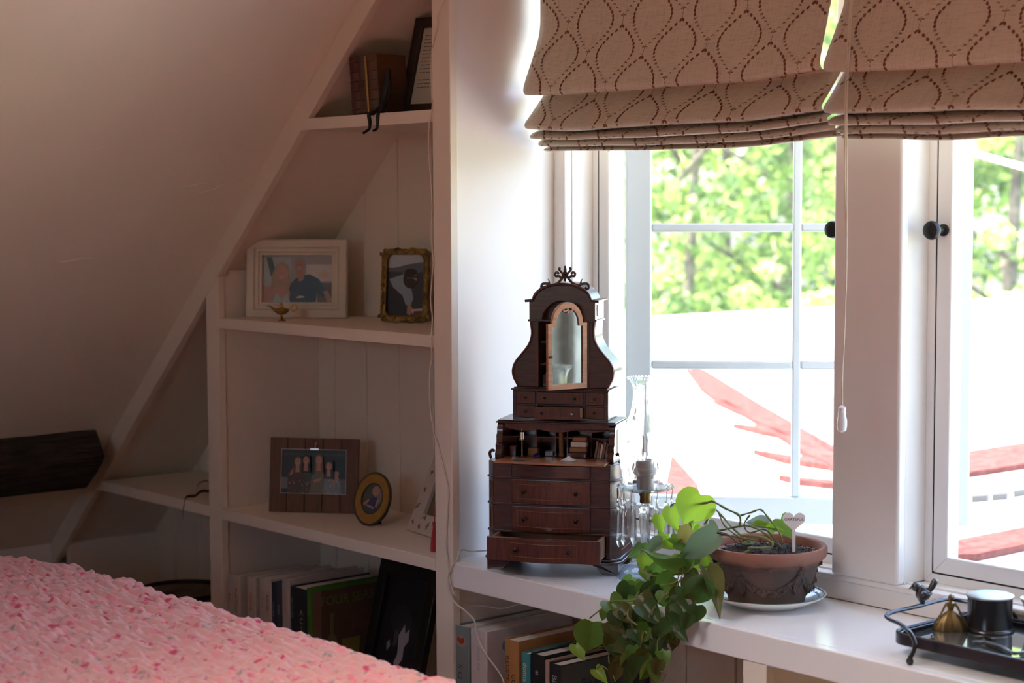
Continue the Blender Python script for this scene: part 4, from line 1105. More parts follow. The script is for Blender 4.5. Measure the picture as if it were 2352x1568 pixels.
# bulb
bl = obj('bulb', MB().lathe([(0.0085, zb+0.0601), (0.011, zb+0.066), (0.0145, zb+0.080), (0.0150, zb+0.090), (0.0120, zb+0.108), (0.0070, zb+0.128), (0.0030, zb+0.142), (0.0004, zb+0.147)], 28), glass('thin_bulb_glass', (0.99, 0.99, 0.99), 0.0, 1.3, 0.0), lm)
for dx in (-0.0035, 0.0035):
    obj('filament', MB().tube([(dx, 0, zb+0.068), (dx, 0, zb+0.106)], 0.0016, 8), M_fil, bl)
obj('filament_stem', MB().tube([(0, 0, zb+0.0605), (0, 0, zb+0.075)], 0.0035, 10), M_glass, bl)
# chimney with beaded rim, as a thin shell
zc_ = zb+0.008
ch = [(0.0405, zc_), (0.0405, zc_+0.006), (0.0430, zc_+0.020), (0.0475, zc_+0.042), (0.0495, zc_+0.062), (0.0470, zc_+0.085), (0.0400, zc_+0.108), (0.0320, zc_+0.130), (0.0262, zc_+0.150), (0.0236, zc_+0.168), (0.0234, zc_+0.180), (0.0250, zc_+0.190), (0.0290, zc_+0.198), (0.0330, zc_+0.2035)]
ch = [(a, zc_+(z-zc_)*(H(868)-zc_)/0.2035) for a, z in ch]
cc = [(p.x, p.y) for p in catmull([(a, b, 0) for a, b in ch], 3)]
inner = [(a-0.0013, b) for a, b in reversed(cc)]
shell = cc+inner
obj('chimney', MB().lathe(shell+[shell[0]], 48, cap=False), glass('chimney_glass', (0.985, 0.99, 0.99), 0.0, 1.45, 0.3), lm, ang=60)
bd = MB()
for k in range(34):
    c = 2*math.pi*k/34
    bd.ball((0.0336*math.cos(c), 0.0336*math.sin(c), cc[-1][1]+0.0004), 0.0025, 8)
bo = obj('beaded_rim', bd, M_glass, lm); bo['kind'] = 'stuff'
# prisms
pr = MB().lathe([(0.0005, -0.070), (0.0034, -0.066), (0.0062, -0.058), (0.0052, -0.048), (0.0036, -0.012), (0.0028, -0.004), (0.0008, 0.0)], 8)
pm = pr.mesh('prism', M_crystal, smooth=False)
bm2 = MB().ball((0, 0, 0), 0.0048, 10).mesh('crystal_bead', M_crystal, smooth=False)
NPR = 14
for k in range(NPR):
    c = 2*math.pi*(k+0.3)/NPR
    x, y = 0.0505*math.cos(c), 0.0505*math.sin(c)
    drop = 0.018+0.006*((k*5) % 3)
    w = obj('hook', MB().tube(catmull([(x, y, zb+0.0125), (x*1.05, y*1.05, zb+0.008), (x*1.03, y*1.03, zb-0.002), (x, y, zb-drop+0.004)], 3), 0.00055, 5), M_wire, lm)
    link('crystal_bead', bm2, lm, (x, y, zb-drop))
    link('prism', pm, lm, (x, y, zb-drop-0.0055), (0, 0, c))

# ================================================================ SAUCER, POT, SOIL
M_china = mat('white_china', (0.80, 0.77, 0.73), 0.12, spec=0.6)
M_green_line = mat('green_enamel_line', (0.06, 0.22, 0.08), 0.2)
pc0 = Vector((0.664, 0.176, LZ))
sc_ = thing('china_saucer', 'white china saucer with a fine green rim under the terracotta pot', 'saucer', Fr(pc0))
obj('plate', MB().lathe([(0.058, 0.0003), (0.060, 0.003), (0.078, 0.008), (0.098, 0.017), (0.1045, 0.0215), (0.1050, 0.0225), (0.1035, 0.0228), (0.096, 0.0195), (0.076, 0.0105), (0.060, 0.0062), (0.001, 0.0060)], 72), M_china, sc_, ang=60)
obj('rim_line', MB().tube([(0.1012*math.cos(2*math.pi*i/72), 0.1012*math.sin(2*math.pi*i/72), 0.0225) for i in range(72)], 0.0007, 5, closed=True), M_green_line, sc_)
q = MB()
for k in range(40):
    c = 2*math.pi*k/40
    q.tube(catmull([(0.090*math.cos(c), 0.090*math.sin(c), 0.0174), (0.0935*math.cos(c+0.05), 0.0935*math.sin(c+0.05), 0.0190), (0.0905*math.cos(c+0.10), 0.0905*math.sin(c+0.10), 0.0177)], 3), 0.0006, 4)
o = obj('rim_pattern', q, M_green_line, sc_); o['kind'] = 'stuff'

def terracotta():
    m = mat('weathered_terracotta', (0.15, 0.088, 0.068), 0.85, var=(14, (0.085, 0.066, 0.057), 8, 0.38, 0.66), bump=(55, 0.5, 0.003))
    N = m.node_tree.nodes; L = m.node_tree.links; b = N['Principled BSDF']
    tc = N.new('ShaderNodeTexCoord'); sx = N.new('ShaderNodeSeparateXYZ'); L.new(tc.outputs['Object'], sx.inputs[0])
    nz = N.new('ShaderNodeTexNoise'); nz.inputs['Scale'].default_value = 30; L.new(tc.outputs['Object'], nz.inputs['Vector'])
    ad = N.new('ShaderNodeMath'); ad.operation = 'MULTIPLY_ADD'; ad.inputs[1].default_value = 0.03; L.new(nz.outputs[0], ad.inputs[0]); L.new(sx.outputs['Z'], ad.inputs[2])
    r = N.new('ShaderNodeValToRGB'); r.color_ramp.elements[0].position = 0.088; r.color_ramp.elements[1].position = 0.100
    L.new(ad.outputs[0], r.inputs[0])
    mx = N.new('ShaderNodeMix'); mx.data_type = 'RGBA'
    old = b.inputs['Base Color'].links[0].from_socket
    L.new(r.outputs[0], mx.inputs['Factor']); L.new(old, mx.inputs[6]); mx.inputs[7].default_value = (0.30, 0.135, 0.095, 1)
    L.new(mx.outputs[2], b.inputs['Base Color'])
    return m
M_terra = terracotta()
pz = LZ+0.0063
FP = Fr((pc0.x, pc0.y, pz), 49)
pot = thing('terracotta_pot', 'wide weathered terracotta pot with garland relief, standing on the saucer', 'pot', FP)
obj('bowl', MB().lathe([(0.066, 0.0), (0.0675, 0.004), (0.069, 0.012), (0.0735, 0.018), (0.083, 0.043), (0.089, 0.064), (0.092, 0.071), (0.0945, 0.073), (0.0945, 0.077), (0.0985, 0.079), (0.104, 0.084), (0.1065, 0.092), (0.1062, 0.099), (0.1035, 0.1025), (0.099, 0.1025), (0.096, 0.099), (0.0935, 0.088)], 80), M_terra, pot, ang=50)
rel = MB()
def on_pot(ang, z, out=0.0):
    zs_ = [(0.018, 0.0735), (0.043, 0.083), (0.064, 0.089), (0.071, 0.092)]
    r = zs_[0][1]
    for i in range(3):
        if zs_[i][0] <= z <= zs_[i+1][0]:
            t = (z-zs_[i][0])/(zs_[i+1][0]-zs_[i][0]); r = zs_[i][1]+t*(zs_[i+1][1]-zs_[i][1])
    if z > 0.071: r = 0.0945
    return Vector(((r+out)*math.cos(ang), (r+out)*math.sin(ang), z))
g = random.Random(5)
NSW = 5
for s_ in range(NSW):
    a0 = -math.pi/2+0.55+2*math.pi*s_/NSW; da = 2*math.pi/NSW
    # hanging knot and tassel
    rel.ball(on_pot(a0, 0.0685, -0.001), 0.0068, 12, (1, 1, 1))
    rel.tube([on_pot(a0, 0.0685, 0.004)+Vector((0.0045*math.cos(t), 0, 0.0045*math.sin(t))) for t in [i*0.7 for i in range(9)]], 0.0012, 6)
    for k in range(5):
        rel.tube(catmull([on_pot(a0+0.02*(k-2), 0.062, 0.001), on_pot(a0+0.05*(k-2), 0.045, 0.002), on_pot(a0+0.035*(k-2), 0.026+0.003*abs(k-2), 0.001)], 4), 0.0023, 6)
    for i in range(30):
        t = i/29
        a = a0+da*t; z = 0.060-0.032*math.sin(math.pi*t)
        if i % 5 == 2:
            c = on_pot(a, z, 0.0015); rel.ball(c, 0.0050, 10)
            rel.tube([c+on_pot(a, z, 0.0045)-on_pot(a, z)+Vector((0.004*math.cos(q_)*-math.sin(a), 0.004*math.cos(q_)*math.cos(a), 0.004*math.sin(q_))) for q_ in [j*0.8 for j in range(8)]], 0.001, 5)
        else:
            for sg in (-1, 1):
                p = on_pot(a, z, 0.001); p2 = on_pot(a+0.055, z+sg*0.0075-0.01*math.cos(math.pi*t)*0.3, 0.0028)
                rel.tube([p, (p+p2)/2+Vector((0, 0, 0.0005)), p2], [0.0016, 0.0028, 0.0006], 6)
    # little rosettes below the rim
rel2 = obj('garland_relief', rel, M_terra, pot, ang=70); rel2['kind'] = 'stuff'
for s_ in range(NSW*2):
    a = -math.pi/2+0.55+math.pi*s_/NSW
    obj('rosette', MB().ball(on_pot(a, 0.075, -0.002), 0.0058, 12).tube([on_pot(a, 0.075, 0.0042)+Vector((-math.sin(a)*0.003*math.cos(t), math.cos(a)*0.003*math.cos(t), 0.003*math.sin(t))) for t in [i*0.7 for i in range(9)]], 0.001, 5), M_terra, pot, ang=70)
M_soil = mat('dark_potting_soil', (0.022, 0.015, 0.011), 1.0, var=(60, (0.05, 0.035, 0.025), 6), bump=(90, 1.0, 0.006))
ms = MB()
def soil_pt(r, a):
    x, y = r*math.cos(a), r*math.sin(a)
    return (x, y, 0.086+0.010*(1-(r/0.094)**2)+0.006*noise.noise(Vector((x*60, y*60, 1)))+0.003*noise.noise(Vector((x*190, y*190, 3))))
NR, NA = 16, 60
vs = [soil_pt(0, 0)]+[soil_pt(0.0945*i/NR, 2*math.pi*k/NA) for i in range(1, NR+1) for k in range(NA)]
fs = [(0, 1+k, 1+(k+1) % NA) for k in range(NA)]+[(1+(i-1)*NA+k, 1+i*NA+k, 1+i*NA+(k+1) % NA, 1+(i-1)*NA+(k+1) % NA) for i in range(1, NR) for k in range(NA)]
ms.add(vs, fs)
g = random.Random(9)
for i in range(170):
    a = g.uniform(0, 6.28); r = 0.09*math.sqrt(g.random()); p = Vector(soil_pt(r, a))
    d = Vector((g.gauss(0, 1), g.gauss(0, 1), g.uniform(0.1, 0.9))).normalized()*g.uniform(0.004, 0.013)
    ms.tube([p, p+d*0.6+Vector((0, 0, 0.001)), p+d], [0.0009, 0.0007, 0.0003], 4)
so_ = obj('soil', ms, M_soil, pot); so_['kind'] = 'stuff'

# ================================================================ TRAILING PLANT
def plant_mat(name, c1, c2, tr, gloss=0.28):
    m = mat(name, c1, gloss, spec=0.5, var=(35, c2, 3, 0.35, 0.7), bump=(120, 0.12, 0.001))
    N = m.node_tree.nodes; L = m.node_tree.links; b = N['Principled BSDF']; out = N['Material Output']
    t = N.new('ShaderNodeBsdfTranslucent'); t.inputs['Color'].default_value = (*tr, 1)
    mx = N.new('ShaderNodeMixShader'); mx.inputs[0].default_value = 0.42
    L.new(b.outputs[0], mx.inputs[1]); L.new(t.outputs[0], mx.inputs[2]); L.new(mx.outputs[0], out.inputs['Surface'])
    return m
PM = {'l': plant_mat('backlit_leaf', (0.20, 0.34, 0.035), (0.26, 0.40, 0.06), (0.42, 0.62, 0.05)),  # backlight put into the colour of the upper leaves
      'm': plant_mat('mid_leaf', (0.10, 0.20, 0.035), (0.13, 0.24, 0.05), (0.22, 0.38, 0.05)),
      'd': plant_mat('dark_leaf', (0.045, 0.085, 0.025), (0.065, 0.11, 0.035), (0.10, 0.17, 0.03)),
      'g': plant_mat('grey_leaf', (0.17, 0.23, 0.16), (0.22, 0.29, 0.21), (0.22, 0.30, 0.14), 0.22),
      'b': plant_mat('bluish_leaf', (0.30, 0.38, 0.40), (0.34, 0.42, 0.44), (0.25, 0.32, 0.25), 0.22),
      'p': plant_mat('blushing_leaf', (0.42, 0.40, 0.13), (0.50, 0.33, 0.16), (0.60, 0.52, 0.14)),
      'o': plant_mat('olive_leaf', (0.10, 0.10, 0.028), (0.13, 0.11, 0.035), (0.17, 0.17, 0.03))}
M_vine = mat('green_vine', (0.16, 0.21, 0.055), 0.5, var=(20, (0.20, 0.15, 0.05), 4, 0.45, 0.7))
M_vine_b = mat('brown_vine', (0.17, 0.09, 0.04), 0.6, var=(25, (0.22, 0.20, 0.06), 4))
def leaf_mesh(fold, droop, curl):
    """heart-shaped blade, length 1 along +x from the notch, folded along its midrib"""
    half = [(0.0, 0.0), (-0.07, 0.10), (-0.13, 0.22), (-0.10, 0.36), (0.0, 0.46), (0.16, 0.50), (0.34, 0.465), (0.52, 0.37), (0.70, 0.235), (0.86, 0.10), (1.0, 0.0)]
    mid = [(0.0, 0), (0.02, 0), (0.05, 0), (0.09, 0), (0.14, 0), (0.24, 0), (0.38, 0), (0.53, 0), (0.70, 0), (0.86, 0), (1.0, 0)]
    def z(x, y): return fold*abs(y)-droop*x*x+curl*y*y*math.sin(3*x)+0.02*math.sin(9*x)*abs(y)
    vs = []; fs = []
    for m in mid: vs.append((m[0], 0.0, z(m[0], 0)-0.012))
    for sg in (1, -1):
        b0 = len(vs)
        for (mx_, _), (hx, hy) in zip(mid, half):
            for t in (0.5, 1.0):
                x = mx_+(hx-mx_)*t; y = sg*hy*t
                vs.append((x, y, z(x, y)))
        for i in range(10):
            a, b = i, i+1
            p, q, r_, s_ = b0+2*i, b0+2*i+1, b0+2*i+2, b0+2*i+3
            f1, f2 = (a, b, r_, p), (p, r_, s_, q)
            fs += [f1, f2] if sg > 0 else [tuple(reversed(f1)), tuple(reversed(f2))]
    return vs, fs
LEAF = {}
def leaf_data(k, var):
    if (k, var) not in LEAF:
        v, f = leaf_mesh(*[(0.30, 0.10, 0.3), (0.50, 0.22, -0.3), (0.18, 0.28, 0.5), (0.75, 0.15, 0.0)][var])
        LEAF[(k, var)] = MB().add(v, f).mesh('leaf', PM[k], True, 60)
    return LEAF[(k, var)]
plant = thing('trailing_philodendron', 'trailing heart-leaf philodendron spilling from the pot over the ledge edge', 'plant', Fr((pc0.x, pc0.y, pz+0.09)))
PI = Matrix.Translation(plant.location).inverted()
def cp(x, y): return 1280+x/3.2136, 1080+y/3.2136
def depth(y, x=700):
    """how far from the ledge front each height of the cascade hangs"""
    if y < 300: d = 0.135
    elif y < 950: d = 0.135-(y-300)/650*0.135
    else: d = -0.020-min(0.03, (y-950)/500*0.03)
    return d
VIEW = -_f
def put_leaf(bx, by, tx, ty, wd, k, var=0, tilt=(0, 0), dy=0.0, dtip=0.0, yb=None):
    yb = (depth(by)+dy) if yb is None else yb+dy
    b = at_y(*cp(bx, by), yb); t = at_y(*cp(tx, ty), yb+dtip)
    b, t = b+(b-t)*0.06, t+(t-b)*0.10
    wd *= 1.22
    L_ = (t-b).length
    ex = (t-b).normalized()
    n = VIEW.copy()
    n = (n+CR*tilt[0]+Vector((0, 0, 1))*tilt[1])
    ez = (n-ex*n.dot(ex)).normalized(); ey = ez.cross(ex)
    s = at_y(*cp(bx, by), yb)
    pxm = (CAM-b).length/FPX/3.2136
    wsc = wd*pxm
    Mx = Matrix(((ex.x*L_, ey.x*wsc, ez.x*L_, b.x), (ex.y*L_, ey.y*wsc, ez.y*L_, b.y), (ex.z*L_, ey.z*wsc, ez.z*L_, b.z), (0, 0, 0, 1)))
    o = link('leaf', leaf_data(k, var), plant)
    o.matrix_local = PI @ Mx
    return o
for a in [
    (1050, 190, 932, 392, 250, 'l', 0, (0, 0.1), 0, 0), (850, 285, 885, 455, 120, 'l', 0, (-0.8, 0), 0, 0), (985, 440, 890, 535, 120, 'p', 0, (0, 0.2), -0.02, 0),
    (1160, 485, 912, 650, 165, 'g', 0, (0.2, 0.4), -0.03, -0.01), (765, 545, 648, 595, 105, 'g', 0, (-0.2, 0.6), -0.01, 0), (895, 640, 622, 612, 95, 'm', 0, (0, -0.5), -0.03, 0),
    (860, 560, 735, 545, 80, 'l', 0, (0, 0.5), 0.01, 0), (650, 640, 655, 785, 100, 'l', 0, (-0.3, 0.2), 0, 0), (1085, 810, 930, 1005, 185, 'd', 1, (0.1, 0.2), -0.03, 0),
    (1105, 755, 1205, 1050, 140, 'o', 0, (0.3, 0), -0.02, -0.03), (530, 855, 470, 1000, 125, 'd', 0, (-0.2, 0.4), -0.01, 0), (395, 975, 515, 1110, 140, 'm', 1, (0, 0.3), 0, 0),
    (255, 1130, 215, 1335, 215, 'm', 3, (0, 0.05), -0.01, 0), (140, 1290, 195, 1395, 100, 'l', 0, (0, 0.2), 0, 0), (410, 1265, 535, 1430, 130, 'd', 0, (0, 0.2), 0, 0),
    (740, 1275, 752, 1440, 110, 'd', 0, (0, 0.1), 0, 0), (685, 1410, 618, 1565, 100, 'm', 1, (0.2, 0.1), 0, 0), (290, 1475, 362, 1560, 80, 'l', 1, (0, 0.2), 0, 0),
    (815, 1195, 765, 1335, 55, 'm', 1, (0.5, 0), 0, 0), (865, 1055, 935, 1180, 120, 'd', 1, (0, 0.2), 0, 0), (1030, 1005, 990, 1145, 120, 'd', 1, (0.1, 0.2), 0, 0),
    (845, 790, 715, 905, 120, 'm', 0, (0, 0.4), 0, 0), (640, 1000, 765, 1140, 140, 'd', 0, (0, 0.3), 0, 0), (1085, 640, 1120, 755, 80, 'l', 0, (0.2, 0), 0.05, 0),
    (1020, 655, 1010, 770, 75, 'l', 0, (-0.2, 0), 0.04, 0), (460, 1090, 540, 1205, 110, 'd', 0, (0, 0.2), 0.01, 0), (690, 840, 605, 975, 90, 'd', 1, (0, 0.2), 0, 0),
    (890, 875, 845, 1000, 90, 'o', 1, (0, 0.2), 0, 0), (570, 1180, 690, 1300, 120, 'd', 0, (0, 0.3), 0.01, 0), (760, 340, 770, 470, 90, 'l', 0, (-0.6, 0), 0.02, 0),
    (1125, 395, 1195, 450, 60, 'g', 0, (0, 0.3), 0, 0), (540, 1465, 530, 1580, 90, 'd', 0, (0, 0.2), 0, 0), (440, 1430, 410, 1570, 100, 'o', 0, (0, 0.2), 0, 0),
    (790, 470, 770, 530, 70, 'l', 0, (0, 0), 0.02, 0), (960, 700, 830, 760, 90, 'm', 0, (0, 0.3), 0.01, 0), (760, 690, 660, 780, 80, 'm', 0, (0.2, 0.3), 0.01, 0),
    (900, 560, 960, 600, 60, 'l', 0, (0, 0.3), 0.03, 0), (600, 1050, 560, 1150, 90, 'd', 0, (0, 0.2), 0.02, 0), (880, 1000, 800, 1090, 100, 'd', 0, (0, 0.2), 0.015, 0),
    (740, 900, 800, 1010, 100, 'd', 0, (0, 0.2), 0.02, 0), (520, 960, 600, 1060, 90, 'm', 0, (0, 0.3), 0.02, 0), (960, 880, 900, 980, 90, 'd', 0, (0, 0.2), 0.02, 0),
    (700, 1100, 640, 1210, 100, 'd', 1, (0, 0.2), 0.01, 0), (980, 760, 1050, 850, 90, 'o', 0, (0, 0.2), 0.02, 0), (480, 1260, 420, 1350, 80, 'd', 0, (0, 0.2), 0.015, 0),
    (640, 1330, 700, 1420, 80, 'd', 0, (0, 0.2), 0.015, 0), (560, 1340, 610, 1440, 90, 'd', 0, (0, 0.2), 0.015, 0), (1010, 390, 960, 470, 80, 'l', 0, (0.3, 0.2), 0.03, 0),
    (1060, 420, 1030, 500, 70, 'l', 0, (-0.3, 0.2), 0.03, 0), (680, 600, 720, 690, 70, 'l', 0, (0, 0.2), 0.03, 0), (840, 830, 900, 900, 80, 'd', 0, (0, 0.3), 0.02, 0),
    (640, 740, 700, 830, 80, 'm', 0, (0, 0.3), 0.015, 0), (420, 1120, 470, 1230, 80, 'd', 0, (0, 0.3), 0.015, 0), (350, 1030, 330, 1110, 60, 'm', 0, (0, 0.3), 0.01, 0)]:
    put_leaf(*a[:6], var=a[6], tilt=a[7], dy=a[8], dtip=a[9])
for a in [(1530, 405, 1392, 372, 95, 'b', 0, (0, 0.6)), (1655, 368, 1745, 500, 130, 'm', 0, (-0.3, 0.4)), (1490, 425, 1655, 415, 40, 'l', 1, (0, 1.0)), (1440, 545, 1335, 545, 60, 'g', 0, (0, 1.4)), (1620, 440, 1560, 400, 50, 'l', 0, (0, 0.6)), (1590, 400, 1570, 480, 60, 'm', 0, (0, 0.6))]:
    put_leaf(*a[:6], var=a[6], tilt=a[7], yb=0.205 if a[0] > 1580 else 0.165)
g = random.Random(77)
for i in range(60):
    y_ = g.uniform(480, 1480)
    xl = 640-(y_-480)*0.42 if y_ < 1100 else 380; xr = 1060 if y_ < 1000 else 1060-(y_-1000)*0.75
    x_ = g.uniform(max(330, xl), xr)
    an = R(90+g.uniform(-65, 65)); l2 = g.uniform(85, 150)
    k_ = g.choice('llmm' if y_ < 700 else ('mmdo' if y_ < 900 else 'ddmo'))  # fill leaves coloured brighter high up, darker low down, as light falls
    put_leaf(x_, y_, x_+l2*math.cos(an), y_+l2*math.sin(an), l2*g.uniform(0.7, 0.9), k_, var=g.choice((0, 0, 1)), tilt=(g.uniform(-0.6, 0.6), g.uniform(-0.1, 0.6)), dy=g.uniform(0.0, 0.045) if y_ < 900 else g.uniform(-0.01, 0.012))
def vine(pts, r=0.0016, m=None, y=None):
    P_ = [at_y(*cp(a, b), depth(b) if y is None else y) for a, b in pts]
    P_ = catmull(P_, 5)
    mb = MB().tube(P_, [r*(1.0+0.25*math.sin(i*1.3)) for i in range(len(P_))], 7)
    wpart('vine', mb, m or M_vine, plant)
vine([(1345, 420), (1345, 335), (1250, 285), (1150, 230), (1100, 240), (960, 250), (860, 250), (825, 290), (825, 360), (885, 440)], 0.0020, y=0.14)
vine([(1345, 335), (1430, 310), (1500, 290), (1550, 340), (1640, 460), (1660, 520)], 0.0016, y=0.15)
vine([(1090, 400), (1150, 290), (1200, 320), (1300, 430), (1420, 530)], 0.0018, y=0.15)
vine([(1100, 400), (1200, 440), (1300, 420), (1420, 410), (1540, 470), (1600, 530)], 0.0017, y=0.145)
vine([(1350, 480), (1500, 490), (1582, 530), (1568, 570), (1420, 572), (1400, 600), (1180, 690), (1060, 722)], 0.0020, y=0.085)
vine([(1085, 390), (1140, 440), (1250, 470), (1340, 540)], 0.0016, M_vine_b, y=0.14)
vine([(1190, 300), (1230, 400), (1310, 470), (1400, 520)], 0.0015, y=0.16)
vine([(1050, 430), (1130, 480), (1260, 480), (1360, 500), (1480, 520)], 0.0014, M_vine_b, y=0.15)
vine([(1420, 330), (1380, 400), (1420, 460), (1540, 440), (1650, 560)], 0.0014, M_vine_b, y=0.17)
vine([(980, 390), (1000, 500), (1000, 700), (900, 760), (750, 780), (620, 740), (600, 650), (640, 570)], 0.0014, M_vine_b)
vine([(900, 700), (880, 820), (760, 850), (640, 900), (560, 960), (420, 965), (330, 1020), (240, 1090)], 0.0014)
vine([(700, 760), (600, 900), (520, 1050), (560, 1120), (660, 1200), (690, 1300)], 0.0013)
vine([(850, 1060), (810, 1130), (820, 1210), (750, 1240), (740, 1330), (772, 1335)], 0.0012)
vine([(520, 1060), (340, 1140), (270, 1130)], 0.0012)
vine([(400, 1250), (380, 1380), (400, 1500)], 0.0011)
vine([(290, 1465), (330, 1440), (400, 1500), (430, 1560)], 0.0011)
vine([(1060, 480), (1050, 600), (1060, 760), (960, 850), (800, 920), (700, 1040), (640, 1180), (600, 1400)], 0.0015, M_vine_b)
vine([(930, 660), (920, 780), (860, 900), (860, 1050)], 0.0014, M_vine_b)
vine([(240, 1090), (330, 1018), (400, 965), (470, 1010)], 0.0012)
vine([(740, 1120), (830, 1050), (830, 1000)], 0.0012)
vine([(700, 1440), (760, 1480), (800, 1500), (780, 1560)], 0.0009, M_vine_b)

# ---- heart marker reading GRATEFUL
M_marker = mat('matt_white_marker', (0.80, 0.78, 0.75), 0.5)
M_ink = mat('black_ink', (0.02, 0.02, 0.02), 0.6)
def text_mesh(name, body, size, m, parent, M4, align='CENTER', ext=0.0001, sx=1.0):
    cu = bpy.data.curves.new(name, 'FONT'); cu.body = body; cu.size = size; cu.align_x = align; cu.align_y = 'CENTER'; cu.extrude = ext
    cu.resolution_u = 3
    o = bpy.data.objects.new(name, cu); COL.objects.link(o)
    dg = bpy.context.evaluated_depsgraph_get()
    me = bpy.data.meshes.new_from_object(o.evaluated_get(dg))
    bpy.data.objects.remove(o); bpy.data.curves.remove(cu)
    me.materials.clear(); me.materials.append(m)
    # text lies in x-y; stand it up so that it reads along u with w up
    T = M4 @ Matrix.Rotation(R(90), 4, 'X') @ Matrix.Scale(sx, 4, (1, 0, 0))
    me.transform(T)
    return link(name, me, parent)
hp = at_y(1823, 1252, 0.175)
FH = Fr((hp.x, hp.y, hp.z), 45)
mk = thing('plant_marker', 'small white heart-shaped plant marker reading GRATEFUL, stuck in the soil', 'marker', FH)
ht = []
for i in range(40):
    t = 2*math.pi*i/40
    ht.append((0.00122*16*math.sin(t)**3, 0.00122*(13*math.cos(t)-5*math.cos(2*t)-2*math.cos(3*t)-math.cos(4*t))+0.043))
obj('heart', MB().prism(ht, -0.0012, 0.0012, 'y'), M_marker, mk, bevel=0.0003, ang=30)
obj('stake', MB().prism([(-0.0026, -0.012), (0.0026, -0.012), (0.0032, 0.028), (-0.0032, 0.028)], -0.0011, 0.0011, 'y'), M_marker, mk, bevel=0.0003)
text_mesh('lettering', 'GRATEFUL', 0.0066, M_ink, mk, Matrix.Translation((0, -0.00135, 0.0455)), sx=1.05)

# ================================================================ TRAY AND WHAT STANDS ON IT
M_pewter = mat('dark_pewter', (0.065, 0.062, 0.066), 0.24, metal=0.75, bump=(80, 0.1, 0.001))
M_pewter_l = mat('worn_pewter', (0.17, 0.165, 0.165), 0.35, metal=0.8, var=(30, (0.08, 0.075, 0.075), 5), bump=(70, 0.15, 0.001))
M_tglass = mat('tray_mirror_glass', (0.30, 0.33, 0.32), 0.05, metal=0.85)
TX0, TX1, TY0, TY1 = 1.022, 1.455, 0.050, 0.272
TZ0, TZ1, TF = 0.6385, 0.6555, 0.6450
tr = thing('bird_handled_tray', 'dark metal mirror tray with bird-topped wire handles on the window ledge', 'tray', Fr(((TX0+TX1)/2, (TY0+TY1)/2, LZ)))
def rrect(x0, x1, y0, y1, r, n=8):
    o = []
    for (cx_, cy_, a0) in ((x1-r, y1-r, 0), (x0+r, y1-r, 90), (x0+r, y0+r, 180), (x1-r, y0+r, 270)):
        for k in range(n+1):
            a = R(a0+90*k/n); o.append((cx_+r*math.cos(a), cy_+r*math.sin(a)))
    return o
oo, oi = rrect(TX0, TX1, TY0, TY1, 0.032), rrect(TX0+0.005, TX1-0.005, TY0+0.005, TY1-0.005, 0.028)
mb = MB(); n = len(oo)
vs = [(a, b, TZ0) for a, b in oo]+[(a, b, TZ0) for a, b in oi]+[(a, b, TZ1) for a, b in oo]+[(a, b, TZ1) for a, b in oi]
fs = []
for i in range(n):
    j = (i+1) % n
    fs += [(j, i, n+i, n+j), (2*n+i, 2*n+j, 3*n+j, 3*n+i), (i, j, 2*n+j, 2*n+i), (n+j, n+i, 3*n+i, 3*n+j)]
wpart('rim', mb.add(vs, fs), M_pewter, tr, bevel=0.001)
wpart('rim_bead', MB().tube([(a, b, TZ1) for a, b in rrect(TX0+0.002, TX1-0.002, TY0+0.002, TY1-0.002, 0.031)], 0.0019, 7, closed=True), M_pewter, tr)
wpart('rim_bead', MB().tube([(a, b, TZ1-0.003) for a, b in rrect(TX0+0.008, TX1-0.008, TY0+0.008, TY1-0.008, 0.026)], 0.0016, 7, closed=True), M_pewter, tr)
wpart('mirror', MB().prism(oi, TF-0.003, TF, 'z'), M_tglass, tr, smooth=False)
def handle(mir):
    def X(p): return Vector(((TX0+TX1)-p.x, p.y, p.z)) if mir else p
    f0 = at_z(2088, 1520, LZ+0.0045)
    a = [at_y(2090, 1512, f0.y), at_y(2099, 1494, f0.y+0.004), at_y(2101, 1474, f0.y+0.008), at_y(2088, 1450, f0.y+0.014), at_y(2066, 1432, 0.055), at_y(2042, 1421, 0.064), at_y(2036, 1413, 0.074), at_x(2052, 1405, 1.0)]
    yb = TY0+TY1
    mid = [at_x(2085, 1397, 1.0), at_x(2118, 1390, 1.0)]
    zt_ = mid[-1].z
    a += mid
    a.append(Vector((1.0, 0.16, zt_+0.001)))
    b = [Vector((p.x, yb-p.y, p.z)) for p in reversed(a[:-1])]
    pts = catmull([X(p) for p in a+b], 5)
    wpart('handle', MB().tube(pts, 0.0034, 9), M_pewter, tr)
    for p in (a[0], b[-1]):
        q = X(p); wpart('foot', MB().lathe([(0.0016, 0.0001), (0.0042, 0.0012), (0.0058, 0.0045), (0.0054, 0.008), (0.0032, 0.012), (0.0028, 0.015)], 14, (q.x, q.y, LZ)), M_pewter, tr)
    return mid[-1]
bp_ = handle(False); handle(True)
